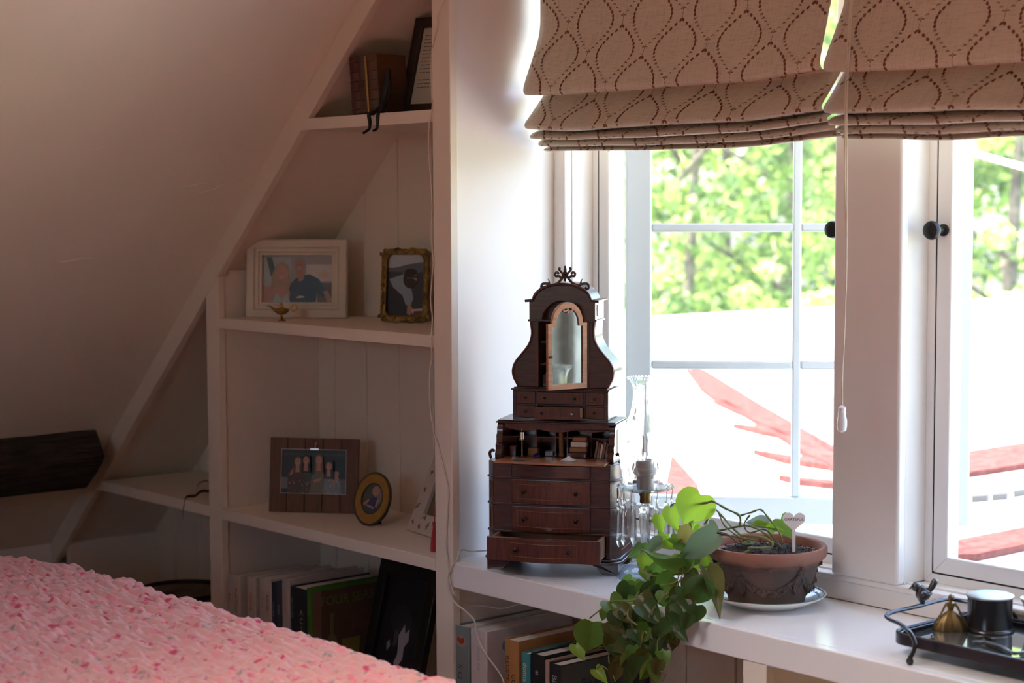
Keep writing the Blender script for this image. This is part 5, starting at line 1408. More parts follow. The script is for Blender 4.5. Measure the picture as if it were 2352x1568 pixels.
def bird(c, rz):
    mb = MB()
    mb.ball((0.001, 0, 0.0135), 0.0088, 16, (1.12, 0.95, 1.05))
    mb.ball((-0.008, 0, 0.0225), 0.0063, 14)
    mb.tube(catmull([(-0.006, 0, 0.019), (0.0, 0, 0.016), (0.004, 0, 0.010)], 4), [0.006, 0.0068, 0.0075, 0.008, 0.0082, 0.008, 0.0078, 0.0075, 0.007], 12)
    mb.tube([(-0.013, 0, 0.022), (-0.0175, 0, 0.0195)], [0.0022, 0.0003], 8)
    mb.tube(catmull([(0.006, 0, 0.015), (0.0105, 0, 0.020), (0.0145, 0, 0.027), (0.0165, 0, 0.0325)], 4), [0.004, 0.0037, 0.0035, 0.0036, 0.0038, 0.0040, 0.0042, 0.0043, 0.0043, 0.0042, 0.0040, 0.0036, 0.0026], 10)
    mb.tube([(-0.001, 0, 0.008), (0.0005, 0, 0.0)], [0.005, 0.003], 10)
    for s in (-1, 1):
        mb.tube(catmull([(-0.003, s*0.0072, 0.016), (0.004, s*0.0085, 0.014), (0.011, s*0.006, 0.016)], 4), [0.003, 0.0036, 0.004, 0.004, 0.0036, 0.003, 0.0024, 0.0016, 0.0008], 8)
    mb.xform(Matrix.Translation(c) @ Matrix.Rotation(rz, 4, 'Z') @ Matrix.Scale(1.28, 4))
    return mb
wpart('bird', bird((bp_.x, bp_.y, bp_.z+0.002), R(49)), M_pewter_l, tr)
wpart('bird', bird(((TX0+TX1)-bp_.x, bp_.y, bp_.z+0.002), R(49)), M_pewter_l, tr)

# brass lady in a wide skirt
p = at_z(2183, 1447, TF)
fl_ = Fr((p.x, p.y, TF), 46)
ld = thing('brass_lady_figurine', 'small brass figurine of a lady holding out her wide skirt, on the tray', 'figurine', fl_)
M_brass_d = mat('dull_brass', (0.27, 0.18, 0.075), 0.4, metal=0.85, var=(35, (0.12, 0.08, 0.035), 5), bump=(70, 0.25, 0.001))
S_ = 0.93
obj('skirt', MB().lathe([(0.0275, 0.0002), (0.0272, 0.003), (0.0245, 0.010), (0.0195, 0.019), (0.0125, 0.0265), (0.0065, 0.0305), (0.0045, 0.033)], 40, sy=0.62, flute=lambda c, z: 0.05*math.sin(11*c)*(1-z/0.034)), M_brass_d, ld, ang=70)
obj('bodice', MB().lathe([(0.0045, 0.033), (0.0052, 0.037), (0.0072, 0.0415), (0.0068, 0.0445), (0.0025, 0.0465), (0.0022, 0.048)], 16, sy=0.75), M_brass_d, ld)
obj('head', MB().ball((0, 0, 0.0525), 0.0048, 14, (0.95, 1, 1.1)).ball((0.0012, 0.002, 0.054), 0.0048, 12, (1, 0.9, 0.9)).ball((0.003, 0.003, 0.0555), 0.0022, 8), M_brass_d, ld)
for s in (-1, 1):
    obj('arm', MB().tube(catmull([(s*0.0062, 0, 0.0438), (s*0.0105, -0.001, 0.0375), (s*0.0142, -0.002, 0.030), (s*0.0168, -0.002, 0.0245)], 4), [0.0022-0.00009*i for i in range(13)], 8).ball((s*0.0170, -0.002, 0.0238), 0.0019, 8), M_brass_d, ld)
    obj('skirt_fold', MB().tube(catmull([(s*0.0165, -0.002, 0.0245), (s*0.0205, -0.001, 0.014), (s*0.0262, 0.0, 0.003)], 4), [0.0024, 0.0028, 0.0032, 0.0036, 0.004, 0.0042, 0.0042, 0.0036, 0.002], 8), M_brass_d, ld)

p = at_z(2273, 1446, TF)
tn = thing('round_pewter_tin', 'round dark pewter tin with a pale flat lid, on the tray', 'tin', Fr((p.x, p.y, TF)))
tb = obj('body', MB().lathe([(0.0375, 0.0002), (0.0385, 0.002), (0.0375, 0.004), (0.0352, 0.006), (0.0352, 0.052), (0.0355, 0.054)], 48), M_pewter, tn, ang=40)
obj('lid', MB().lathe([(0.0345, 0.0541), (0.0372, 0.0542), (0.0378, 0.0555), (0.0374, 0.057), (0.034, 0.0585), (0.020, 0.0605), (0.001, 0.0612)], 48), mat('satin_pewter_lid', (0.42, 0.43, 0.42), 0.36, metal=0.9, bump=(30, 0.06, 0.002)), tn, ang=40)
# two pewter handles of cutlery
def utensil(name, label, pts, rr, m):
    P_ = [at_z(a, b, TF+0.0045) for a, b in pts]
    c = P_[0]
    root_ = thing(name, label, 'cutlery', Fr((c.x, c.y, TF)))
    Q = catmull(P_, 5)
    n_ = len(Q)
    R_ = []
    for i in range(n_):
        t = i/(n_-1)*(len(rr)-1); k_ = min(int(t), len(rr)-2); R_.append(rr[k_]+(rr[k_+1]-rr[k_])*(t-k_))
    mb_ = MB().tube(Q, R_, 12)
    z0_ = TF+0.0045
    mb_.v = [(x_, y_, z0_+(z_2-z0_)*0.72) for x_, y_, z_2 in mb_.v]
    wpart('handle', mb_, m, root_, ang=60)
    return root_
u1 = utensil('pewter_spoon', 'pewter spoon with a fat tapering handle at the front of the tray', [(2234, 1473), (2262, 1475), (2300, 1487), (2325, 1499), (2352, 1497), (2390, 1490)], [0.002, 0.0042, 0.0052, 0.0042, 0.003, 0.0028], M_pewter_l)
bw = at_z(2415, 1486, TF+0.004)
wpart('bowl', MB().ball((bw.x, bw.y, TF+0.0048), 0.014, 16, (1.35, 0.9, 0.30)), M_pewter_l, u1)
utensil('pewter_knife', 'short dark pewter handle lying against the round tin', [(2243, 1460), (2262, 1462), (2278, 1466), (2290, 1468)], [0.0022, 0.0040, 0.0042, 0.0022], M_pewter)
p = at_z(2385, 1440, TF)
cu_ = thing('cream_jug', 'small cream jug at the picture edge, behind the round tin', 'jug', Fr((p.x, p.y, TF)))
obj('cup', MB().lathe([(0.016, 0.0002), (0.018, 0.002), (0.020, 0.012), (0.021, 0.024), (0.024, 0.036), (0.0295, 0.047), (0.0285, 0.047), (0.022, 0.036), (0.019, 0.022), (0.017, 0.006), (0.001, 0.005)], 36), mat('cream_glaze', (0.70, 0.58, 0.45), 0.2, var=(40, (0.5, 0.36, 0.25), 3)), cu_, ang=60)
obj('handle', MB().tube(catmull([(0.022, 0, 0.038), (0.036, 0, 0.036), (0.037, 0, 0.018), (0.020, 0, 0.010)], 5), 0.0025, 8), MATS['cream_glaze'], cu_)

# ================================================================ PICTURES ON THE SHELVES
def rect_out(x0, x1, z0, z1): return [(x0, z0), (x1, z0), (x1, z1), (x0, z1)]
def ell(cx_, cy_, rx, ry, n=18): return [(cx_+rx*math.cos(2*math.pi*i/n), cy_+ry*math.sin(2*math.pi*i/n)) for i in range(n)]
def print_on(parent, x0, x1, z0, z1, y, shapes, name='photograph', clip=None):
    """a flat colour print: shapes are (polygon in 0-1, colour) laid over each other"""
    mb = MB(); ms_ = []
    for k, (pl, c) in enumerate(shapes):
        m = flat(c, 0.35)
        if m not in ms_: ms_.append(m)
        mb.mi = ms_.index(m)
        pts = []
        for a, b in pl:
            if clip:
                da, db = a-0.5, b-0.5; q = math.hypot(da, db)*2
                if q > 1: a, b = 0.5+da/q, 0.5+db/q
            a = min(1, max(0, a)); b = min(1, max(0, b))
            pts.append((x0+(x1-x0)*a, y-0.00012*k, z0+(z1-z0)*b))
        mb.add(pts, [tuple(range(len(pts)))])
    return obj(name, mb, ms_, parent, smooth=False)
SKIN, SKIN2 = (0.42, 0.22, 0.15), (0.36, 0.18, 0.12)
FULL = rect_out(0, 1, 0, 1)
def face(cx_, cy_, r, hair, skin=SKIN, asp=1.0):
    """head with hair, eyes and mouth, small enough to be only hinted at"""
    a = asp
    return [(ell(cx_, cy_+0.25*r, 1.15*r*a, 1.30*r), hair), (ell(cx_, cy_, 0.82*r*a, 1.12*r), skin), (ell(cx_-0.3*r*a, cy_+0.18*r, 0.12*r*a, 0.07*r, 8), (0.05, 0.03, 0.02)), (ell(cx_+0.3*r*a, cy_+0.18*r, 0.12*r*a, 0.07*r, 8), (0.05, 0.03, 0.02)), (ell(cx_, cy_-0.5*r, 0.3*r*a, 0.09*r, 8), (0.55, 0.35, 0.30))]

# ---- cream moulded frame with a couple
FW = Fr((-0.722, 0.122, 1.0702), 41.3, 5)
wd, hg = 0.240, FW.pix(680, 549, 0)[1]
fr_ = thing('cream_picture_frame', 'cream moulded picture frame with a photo of a smiling couple', 'picture frame', FW)
M_cream = mat('cream_lacquer', (0.60, 0.525, 0.41), 0.45, var=(8, (0.55, 0.47, 0.36), 4))
a, b = -wd/2, wd/2
obj('outer_moulding', ring_prism(rect_out(a, b, 0, hg), rect_out(a+0.020, b-0.020, 0.020, hg-0.020), -0.004, 0.016), M_cream, fr_, bevel=0.003)
obj('inner_moulding', ring_prism(rect_out(a+0.020, b-0.020, 0.020, hg-0.020), rect_out(a+0.030, b-0.030, 0.030, hg-0.030), -0.0005, 0.014), M_cream, fr_, bevel=0.002)
obj('slip', ring_prism(rect_out(a+0.030, b-0.030, 0.030, hg-0.030), rect_out(a+0.037, b-0.037, 0.037, hg-0.037), 0.0025, 0.014), M_cream, fr_, bevel=0.0015)
obj('backing', MB().box(a+0.004, b-0.004, 0.014, 0.018, 0.004, hg-0.004), M_paper, fr_)
sh = [(FULL, (0.30, 0.27, 0.24)), (rect_out(0, 0.4, 0.35, 0.95), (0.33, 0.36, 0.36)), (rect_out(0.62, 1, 0.45, 0.8), (0.48, 0.44, 0.40)), ([(0.05, 0.95), (0.13, 0.95), (0.2, 0.6), (0.12, 0.55)], (0.06, 0.08, 0.06)), (ell(0.87, 0.58, 0.08, 0.07), (0.50, 0.36, 0.22)),
      (rect_out(0.75, 1, 0, 0.42), (0.12, 0.10, 0.09)), (rect_out(0.55, 0.78, 0, 0.2), (0.55, 0.5, 0.46)),
      ([(0.33, 0), (0.40, 0.40), (0.48, 0.52), (0.66, 0.60), (0.80, 0.50), (0.92, 0.22), (0.86, 0.12), (0.78, 0.2), (0.76, 0)], (0.045, 0.065, 0.10)), ([(0.86, 0.24), (0.92, 0.26), (1.0, 0.05), (0.93, 0.0)], SKIN), ([(0.47, 0.66), (0.60, 0.66), (0.58, 0.48), (0.52, 0.44)], SKIN2)]
sh += face(0.525, 0.78, 0.115, (0.28, 0.24, 0.21), SKIN2, 0.72)
sh += [([(0.49, 0.12), (0.54, 0.15), (0.60, 0.13), (0.60, 0.11), (0.49, 0.10)], (0.6, 0.58, 0.55)), ([(0, 0), (0.02, 0.30), (0.14, 0.38), (0.36, 0.38), (0.40, 0.2), (0.38, 0)], SKIN), ([(0.14, 0), (0.2, 0.2), (0.28, 0.06), (0.36, 0.2), (0.40, 0)], (0.35, 0.40, 0.42)), ([(0.11, 0.2), (0.14, 0.6), (0.2, 0.8), (0.28, 0.86), (0.36, 0.78), (0.39, 0.5), (0.37, 0.2), (0.32, 0.35), (0.2, 0.35)], (0.33, 0.21, 0.12))]
sh += face(0.275, 0.60, 0.12, (0.36, 0.24, 0.14), SKIN, 0.70)
print_on(fr_, a+0.036, b-0.036, 0.036, hg-0.036, 0.0125, sh)

# ---- gilt scroll frame
FG = Fr((-0.4125, 0.1985, 1.0702), 30.6, 6)
gw, gh = 0.117, FG.pix(928, 569, 0)[1]
gf = thing('gilt_picture_frame', 'small ornate gilt picture frame with a bearded man in a pale jacket', 'picture frame', FG)
M_gilt = mat('antique_gilt', (0.34, 0.20, 0.055), 0.4, metal=0.8, var=(45, (0.12, 0.075, 0.03), 5), bump=(90, 0.3, 0.001))
def rr2(ins, r): return [(p[0], p[1]) for p in rrect(-gw/2+ins, gw/2-ins, ins, gh-ins, r, 6)]
obj('body', ring_prism(list(reversed(rr2(0.003, 0.018))), list(reversed(rr2(0.0145, 0.012))), 0.0, 0.010), M_gilt, gf, bevel=0.001)
og = MB()
for ins, r_ in ((0.004, 0.0022), (0.0135, 0.0016)):
    og.tube([(x_, -0.001, z_) for x_, z_ in rr2(ins, 0.016)], r_, 7, closed=True)
def scr(cx_, cz_, s, fx, fz):
    og.tube(catmull([(cx_+fx*s*0.0, -0.002, cz_), (cx_+fx*s*0.5, -0.003, cz_+fz*s*0.35), (cx_+fx*s*1.0, -0.003, cz_+fz*s*0.2), (cx_+fx*s*1.1, -0.003, cz_-fz*s*0.15), (cx_+fx*s*0.8, -0.003, cz_-fz*s*0.2), (cx_+fx*s*0.75, -0.003, cz_+fz*s*0.02)], 5), [0.0022]*26, 7)
for fx in (-1, 1):
    for zz_, fz in ((0.008, -1), (gh-0.008, 1)):
        scr(fx*0.006, zz_, 0.020, fx, fz); scr(fx*0.030, zz_, 0.019, fx, -fz)
        scr(fx*(gw/2-0.010), zz_-fz*0.006, 0.010, fx, -fz)
    for k in range(6):
        og.tube(catmull([(fx*(gw/2-0.008), -0.002, 0.030+k*0.019), (fx*(gw/2-0.004), -0.003, 0.037+k*0.019), (fx*(gw/2-0.010), -0.003, 0.043+k*0.019), (fx*(gw/2-0.008), -0.002, 0.047+k*0.019)], 4), 0.0018, 6)
og.ball((0, -0.002, gh-0.008), 0.006, 12, (1.2, 0.6, 0.8)).ball((0, -0.002, 0.008), 0.006, 12, (1.2, 0.6, 0.8))
obj('scrollwork', og, M_gilt, gf, ang=70)['kind'] = 'stuff'
obj('backing', MB().box(-gw/2+0.008, gw/2-0.008, 0.009, 0.012, 0.006, gh-0.006), M_dark_gap, gf)
obj('easel', MB().prism([(0.012, 0.10), (0.075, 0.002), (0.012, 0.02)], -0.02, 0.02, 'x'), M_dark_gap, gf)
sh = [(FULL, (0.05, 0.05, 0.055)), (rect_out(0, 1, 0.78, 1), (0.42, 0.46, 0.48)), ([(0, 0.76), (0.3, 0.80), (0.55, 0.84), (1, 0.88), (1, 0.72), (0, 0.66)], (0.11, 0.13, 0.13)), (rect_out(0.0, 0.4, 0.62, 0.72), (0.05, 0.055, 0.06)),
      ([(0.05, 0.60), (0.42, 0.68), (0.60, 0.55), (0.70, 0.30), (0.62, 0.14), (0.50, 0.20), (0.40, 0.35), (0.2, 0.42)], (0.26, 0.31, 0.36)), ([(0, 0.5), (0.2, 0.45), (0.42, 0.33), (0.50, 0.15), (0.55, 0), (0, 0)], (0.035, 0.035, 0.045)), ([(0.55, 0.18), (0.62, 0.2), (0.72, 0.10), (0.62, 0.02), (0.54, 0.05)], SKIN), ([(0.66, 0.12), (1, 0.14), (1, 0.02), (0.7, 0.03)], (0.5, 0.45, 0.42)), ([(0.72, 0.09), (0.98, 0.10), (0.92, 0.0), (0.7, 0.01)], (0.16, 0.05, 0.035))]
sh += [(ell(0.62, 0.60, 0.20, 0.15), (0.03, 0.022, 0.018)), (ell(0.66, 0.62, 0.13, 0.09), SKIN2), (ell(0.62, 0.545, 0.15, 0.075), (0.045, 0.03, 0.022)), (ell(0.62, 0.71, 0.17, 0.06), (0.03, 0.022, 0.018)), (rect_out(0.54, 0.80, 0.625, 0.655), (0.02, 0.02, 0.02))]
print_on(gf, -gw/2+0.0135, gw/2-0.0135, 0.0135, gh-0.0135, 0.0085, sh)

# ---- plank frame with clip
FB = Fr((-0.6725, 0.130, LZ+0.0003), 38, 7)
pw = 0.2145; ph = FB.pix(730, 1006, 0)[1]
pf = thing('plank_picture_frame', 'brown wooden plank frame with a clipped photo of four women', 'picture frame', FB)
M_plank = mat('stained_plank', (0.155, 0.075, 0.045), 0.6, var=(6, (0.11, 0.052, 0.030), 6), stretch=(22, 4, 3), bump=(15, 0.15, 0.001))
for k in range(5):
    obj('plank', MB().box(-pw/2+pw*k/5+0.0005, -pw/2+pw*(k+1)/5-0.0005, -0.006, 0.004, 0.0, ph), M_plank, pf, bevel=0.001)
obj('backing', MB().box(-pw/2+0.01, pw/2-0.01, 0.004, 0.007, 0.01, ph-0.01), M_plank, pf)
l_, t_ = FB.pix(645, 1131, -0.007), FB.pix(795, 1034, -0.007)
sh = [(FULL, (0.030, 0.036, 0.036)), (rect_out(0, 0.12, 0.1, 0.36), (0.16, 0.17, 0.17)), (rect_out(0.9, 1, 0.0, 0.34), (0.14, 0.15, 0.15)), (rect_out(0, 1, 0.86, 0.92), (0.05, 0.05, 0.045)),
      ([(0.10, 0), (0.10, 0.45), (0.20, 0.62), (0.34, 0.60), (0.42, 0.40), (0.46, 0)], (0.085, 0.055, 0.042)), ([(0.12, 0.40), (0.2, 0.62), (0.26, 0.58), (0.2, 0.45)], SKIN), ([(0.36, 0.45), (0.46, 0.60), (0.52, 0.42), (0.46, 0.2)], (0.06, 0.09, 0.05)), ([(0.44, 0), (0.48, 0.40), (0.60, 0.56), (0.70, 0.40), (0.70, 0)], (0.17, 0.14, 0.10)), ([(0.66, 0), (0.68, 0.45), (0.84, 0.52), (0.92, 0.3), (0.94, 0)], (0.20, 0.24, 0.26)), ([(0.84, 0.52), (0.90, 0.5), (0.88, 0.25), (0.78, 0.18), (0.76, 0.24), (0.84, 0.3)], SKIN), ([(0.50, 0.30), (0.64, 0.38), (0.62, 0.30), (0.52, 0.25)], SKIN)]
g = random.Random(21)
for _ in range(36):
    x_ = g.uniform(0.12, 0.70); sh.append((ell(x_, g.uniform(0.02, 0.30), 0.010, 0.014, 6), g.choice([(0.35, 0.33, 0.28), (0.40, 0.14, 0.06), (0.12, 0.16, 0.08)])))
for _ in range(16):
    sh.append((ell(g.uniform(0.72, 0.92), g.uniform(0.02, 0.35), 0.014, 0.018, 6), (0.32, 0.38, 0.42)))
for (x_, y_, hc) in ((0.27, 0.72, (0.09, 0.05, 0.03)), (0.40, 0.75, (0.03, 0.02, 0.015)), (0.60, 0.76, (0.22, 0.11, 0.05)), (0.76, 0.63, (0.035, 0.022, 0.016))):
    sh.append(([(x_-0.07, y_-0.28), (x_-0.06, y_+0.1), (x_+0.06, y_+0.1), (x_+0.07, y_-0.28)], hc)); sh += face(x_, y_, 0.085, hc, SKIN, 0.66)
    sh.append(([(x_-0.035, y_-0.24), (x_-0.025, y_-0.08), (x_+0.025, y_-0.08), (x_+0.035, y_-0.24)], SKIN))
obj('print_card', MB().box(l_[0]-0.001, t_[0]+0.001, -0.0068, -0.0062, l_[1]-0.001, t_[1]+0.001), M_paper, pf)
print_on(pf, l_[0], t_[0], l_[1], t_[1], -0.0070, sh)
cx_, cz_ = FB.pix(724, 1030, -0.01)
obj('clip', MB().box(cx_-0.011, cx_+0.009, -0.0125, -0.0068, cz_-0.003, cz_+0.001).tube(catmull([(cx_, -0.011, cz_), (cx_+0.001, -0.012, cz_+0.009), (cx_+0.004, -0.012, cz_+0.013), (cx_+0.004, -0.012, cz_+0.009)], 5), 0.0016, 8).ball((cx_+0.003, -0.012, cz_+0.0135), 0.0026, 10), M_chrome, pf)

# ---- oval frame
FO = Fr((-0.447, 0.121, LZ+0.0003), 22, 19)
of = thing('oval_picture_frame', 'small oval frame with a mustard border round a photo of a person in blue', 'picture frame', FO)
def ov(rx, rz, n=40): return [(rx*math.cos(2*math.pi*i/n), 0.0605+rz*math.sin(2*math.pi*i/n)) for i in range(n)]
M_must = mat('mustard_moire', (0.32, 0.165, 0.030), 0.5, var=(60, (0.27, 0.13, 0.02), 4))
M_olive = mat('olive_edge', (0.085, 0.070, 0.035), 0.4, metal=0.4)
obj('edge', ring_prism(ov(0.0465, 0.0602), ov(0.0430, 0.0565), -0.004, 0.006), M_olive, of, bevel=0.001)
bd = MB()
for i in range(70):
    c = 2*math.pi*i/70; bd.ball((0.0455*math.cos(c), -0.0035, 0.0605+0.0592*math.sin(c)), 0.0016, 6)
obj('beading', bd, M_olive, of)['kind'] = 'stuff'
obj('border', ring_prism(ov(0.0430, 0.0565), ov(0.0270, 0.0345), -0.0030, 0.004), M_must, of, bevel=0.0008)
obj('inner_bead', MB().tube([(a_, -0.0033, b_) for a_, b_ in ov(0.0270, 0.0345)], 0.0011, 6, closed=True), M_olive, of)
obj('backing', MB().prism(ov(0.044, 0.0575), 0.006, 0.008, 'y'), M_dark_gap, of)
obj('easel', MB().prism([(0.008, 0.062), (0.008, 0.040), (0.052, -0.0165), (0.046, -0.0160)], -0.014, 0.014, 'x'), M_dark_gap, of)
E5 = ell(0.5, 0.5, 0.5, 0.5, 30)
sh = [(E5, (0.085, 0.10, 0.085)), (ell(0.75, 0.62, 0.2, 0.3), (0.20, 0.19, 0.19)), ([(0.2, 0.05), (0.3, 0.45), (0.45, 0.58), (0.72, 0.55), (0.78, 0.35), (0.72, 0.1)], (0.045, 0.060, 0.13)), ([(0.05, 0.32), (0.3, 0.5), (0.34, 0.42), (0.16, 0.28)], SKIN), ([(0.25, 0.32), (0.6, 0.24), (0.62, 0.16), (0.28, 0.24)], SKIN), ([(0.72, 0.5), (0.80, 0.48), (0.74, 0.22), (0.66, 0.24)], SKIN), ([(0.15, 0.18), (0.85, 0.16), (0.7, 0.0), (0.3, 0.0)], (0.06, 0.08, 0.12))]
sh += face(0.60, 0.74, 0.13, (0.30, 0.24, 0.20), SKIN, 1.2)
print_on(of, -0.0265, 0.0265, 0.0605-0.034, 0.0605+0.034, 0.0015, sh, clip=True)

# ---- toile frame leaning behind the post
FQ = Fr((-0.245, 0.135, LZ+0.0003), -10, 24)
tf = thing('toile_picture_frame', 'white frame printed with red toile sprigs, half hidden by the white post', 'picture frame', FQ)
M_toile = mat('toile_paper', (0.52, 0.45, 0.38), 0.7)
M_toile_r = mat('toile_red', (0.22, 0.045, 0.04), 0.7)
TW, TH = 0.165, 0.225
a, b = -0.098, -0.098+TW
obj('border', ring_prism(rect_out(a, b, 0, TH), rect_out(a+0.045, b-0.045, 0.045, TH-0.055), -0.006, 0.006), M_toile, tf, bevel=0.002)
obj('backing', MB().box(a+0.004, b-0.004, 0.004, 0.008, 0.004, TH-0.004), M_dark_gap, tf)
print_on(tf, a+0.044, b-0.044, 0.044, TH-0.054, 0.0035, [(FULL, (0.10, 0.09, 0.06)), ([(0, 0), (0.1, 0.5), (0.4, 0.4), (0.6, 0)], (0.16, 0.13, 0.08)), (ell(0.5, 0.7, 0.2, 0.15), (0.2, 0.17, 0.12))])
sg = MB(); g = random.Random(31)
for (x_, z_) in [(0.016, 0.018), (0.048, 0.016), (0.082, 0.020), (0.014, 0.056), (0.018, 0.095), (0.022, 0.135), (0.020, 0.170), (0.050, 0.190), (0.085, 0.185), (0.055, 0.205), (0.12, 0.02), (0.14, 0.06), (0.145, 0.11), (0.14, 0.16), (0.06, 0.036)]:
    for k in range(7):
        an = g.uniform(0, 6.28); l2 = g.uniform(0.003, 0.009)
        p0 = Vector((a+x_+g.uniform(-0.004, 0.004), -0.0063, z_+g.uniform(-0.004, 0.004)))
        if not (a+0.004 < p0.x+math.cos(an)*l2 < b-0.004 and 0.004 < p0.z+math.sin(an)*l2 < TH-0.004): continue
        sg.tube([p0, p0+Vector((math.cos(an)*l2*0.5, 0, math.sin(an)*l2*0.5+0.001)), p0+Vector((math.cos(an)*l2, 0, math.sin(an)*l2))], [0.0007, 0.0011, 0.0004], 5)
obj('sprigs', sg, M_toile_r, tf)['kind'] = 'stuff'
obj('easel', MB().prism([(0.008, 0.15), (0.008, 0.11), (0.062, -0.020), (0.056, -0.022)], -0.015, 0.015, 'x'), M_dark_gap, tf)

# ---- red tassel
M_tas = mat('red_silk', (0.33, 0.010, 0.012), 0.6, sheen=0.4)
p = at_z(997, 1266, LZ)
FT2 = Fr((p.x+0.002, p.y, LZ), 49)
ts = thing('red_tassel', 'red silk tassel resting on the shelf against the white post', 'tassel', FT2)
obj('skirt', MB().lathe([(0.0085, 0.0003), (0.0092, 0.004), (0.0082, 0.020), (0.0058, 0.040), (0.0036, 0.050), (0.0030, 0.054)], 26, flute=lambda c, z: 0.06*math.sin(13*c)), M_tas, ts, ang=80)
obj('head', MB().ball((0, 0, 0.058), 0.0050, 14).tube([(0.0042*math.cos(i*0.5), 0.0042*math.sin(i*0.5), 0.0535) for i in range(14)], 0.0009, 6), M_tas, ts)
obj('cord', MB().tube(catmull([(0, 0, 0.062), (0.001, 0.003, 0.085), (0.003, 0.010, 0.12)], 5), 0.0012, 6), M_tas, ts)

# ---- brass genie lamp
FN = Fr((-0.655, 0.038, 1.0701), 46)
gl = thing('brass_oil_lamp', 'tiny brass oil lamp with a long spout in front of the cream frame', 'lamp', FN)
M_brass2 = mat('bright_brass', (0.60, 0.36, 0.10), 0.22, metal=1.0)
obj('foot', MB().lathe([(0.0095, 0.0001), (0.0095, 0.0015), (0.0050, 0.003), (0.0026, 0.006), (0.0045, 0.0085), (0.0026, 0.011), (0.0030, 0.014)], 24), M_brass2, gl)
obj('bowl', MB().lathe([(0.0030, 0.014), (0.0100, 0.0165), (0.0160, 0.0215), (0.0175, 0.0255), (0.0150, 0.0275), (0.0090, 0.0290), (0.0050, 0.0300)], 28, sx=1.0, sy=0.62), M_brass, gl)
obj('band', MB().tube([(0.0178*math.cos(2*math.pi*i/28), 0.0112*math.sin(2*math.pi*i/28), 0.0252) for i in range(28)], 0.0009, 6, closed=True), M_brass2, gl)
obj('lid', MB().lathe([(0.0048, 0.0300), (0.0052, 0.0310), (0.0045, 0.0350), (0.0018, 0.0375), (0.0028, 0.0395), (0.0012, 0.0415), (0.0003, 0.044)], 18), M_brass2, gl)
obj('spout', MB().tube(catmull([(-0.013, 0, 0.024), (-0.020, 0, 0.0285), (-0.026, 0, 0.0330), (-0.0335, 0, 0.0335)], 4), [0.0052, 0.0046, 0.004, 0.0034, 0.0029, 0.0025, 0.0022, 0.0019, 0.0017, 0.0015, 0.0013, 0.0011, 0.0009], 9), M_brass, gl)
obj('handle', MB().tube(catmull([(0.016, 0, 0.026), (0.022, 0, 0.031), (0.028, 0, 0.0365), (0.035, 0, 0.034), (0.035, 0, 0.027), (0.028, 0, 0.0225), (0.0225, 0, 0.0235)], 5), 0.0011, 7), M_brass2, gl)

# ================================================================ TOP SHELF
TS = 1.517
M_leath = [mat('oxblood_leather', (0.085, 0.016, 0.012), 0.4, var=(18, (0.045, 0.010, 0.008), 5), bump=(80, 0.3, 0.001)), mat('brown_leather', (0.080, 0.036, 0.018), 0.4, var=(16, (0.040, 0.020, 0.012), 5), bump=(80, 0.3, 0.001)), mat('tan_leather', (0.115, 0.050, 0.020), 0.4, var=(14, (0.060, 0.028, 0.013), 5), bump=(80, 0.3, 0.001))]
M_giltline = mat('gilt_tooling', (0.42, 0.25, 0.09), 0.4, metal=0.5)
for i in range(3):
    x0 = -0.3465+0.0315*i; wdt = 0.0305
    fb = Fr((x0+wdt/2, 0.012, TS+0.0003), 4)
    hgt = [0.123, 0.121, 0.124][i]
    lab = ['oxblood leather antique book, leftmost on the top shelf', 'gilt-tooled brown leather book, middle one on the top shelf', 'tan leather antique book behind the seated iron figure'][i]
    t = thing('antique_book', lab, 'book', fb, 'leather books on the top shelf')
    t.rotation_euler = (0, R(-5.0), R(4))
    dpt = 0.088
    sp = [(-wdt/2, 0.008), (-wdt/4, 0.001), (0, -0.001), (wdt/4, 0.001), (wdt/2, 0.008), (wdt/2, dpt), (wdt/2-0.0025, dpt), (wdt/2-0.0025, 0.010), (-wdt/2+0.0025, 0.010), (-wdt/2+0.0025, dpt), (-wdt/2, dpt)]
    obj('cover', MB().prism(sp, 0.003, hgt, 'z'), M_leath[i], t, bevel=0.0006, ang=50)
    obj('pages', MB().box(-wdt/2+0.0028, wdt/2-0.0028, 0.0105, dpt-0.003, 0.006, hgt-0.003), M_paper, t)
    q = MB()
    for zz_ in (0.012, 0.030, 0.050, 0.070, 0.090, 0.110):
        q.tube([(-wdt/2+0.001, 0.0070, zz_), (-wdt/4, 0.0006, zz_), (0, -0.0014, zz_), (wdt/4, 0.0006, zz_), (wdt/2-0.001, 0.0070, zz_)], 0.0010 if i == 1 else 0.0014, 5)
    obj('spine_band', q, M_leath[i], t)
    if i == 1:
        obj('gilt_edge', MB().tube([(wdt/2-0.003, 0.0045, 0.004), (wdt/2-0.003, 0.0045, hgt-0.001)], 0.0028, 6), M_giltline, t)
        obj('label_patch', MB().box(-0.006, 0.006, -0.0016, 0.0005, 0.055, 0.066), M_leath[0], t)
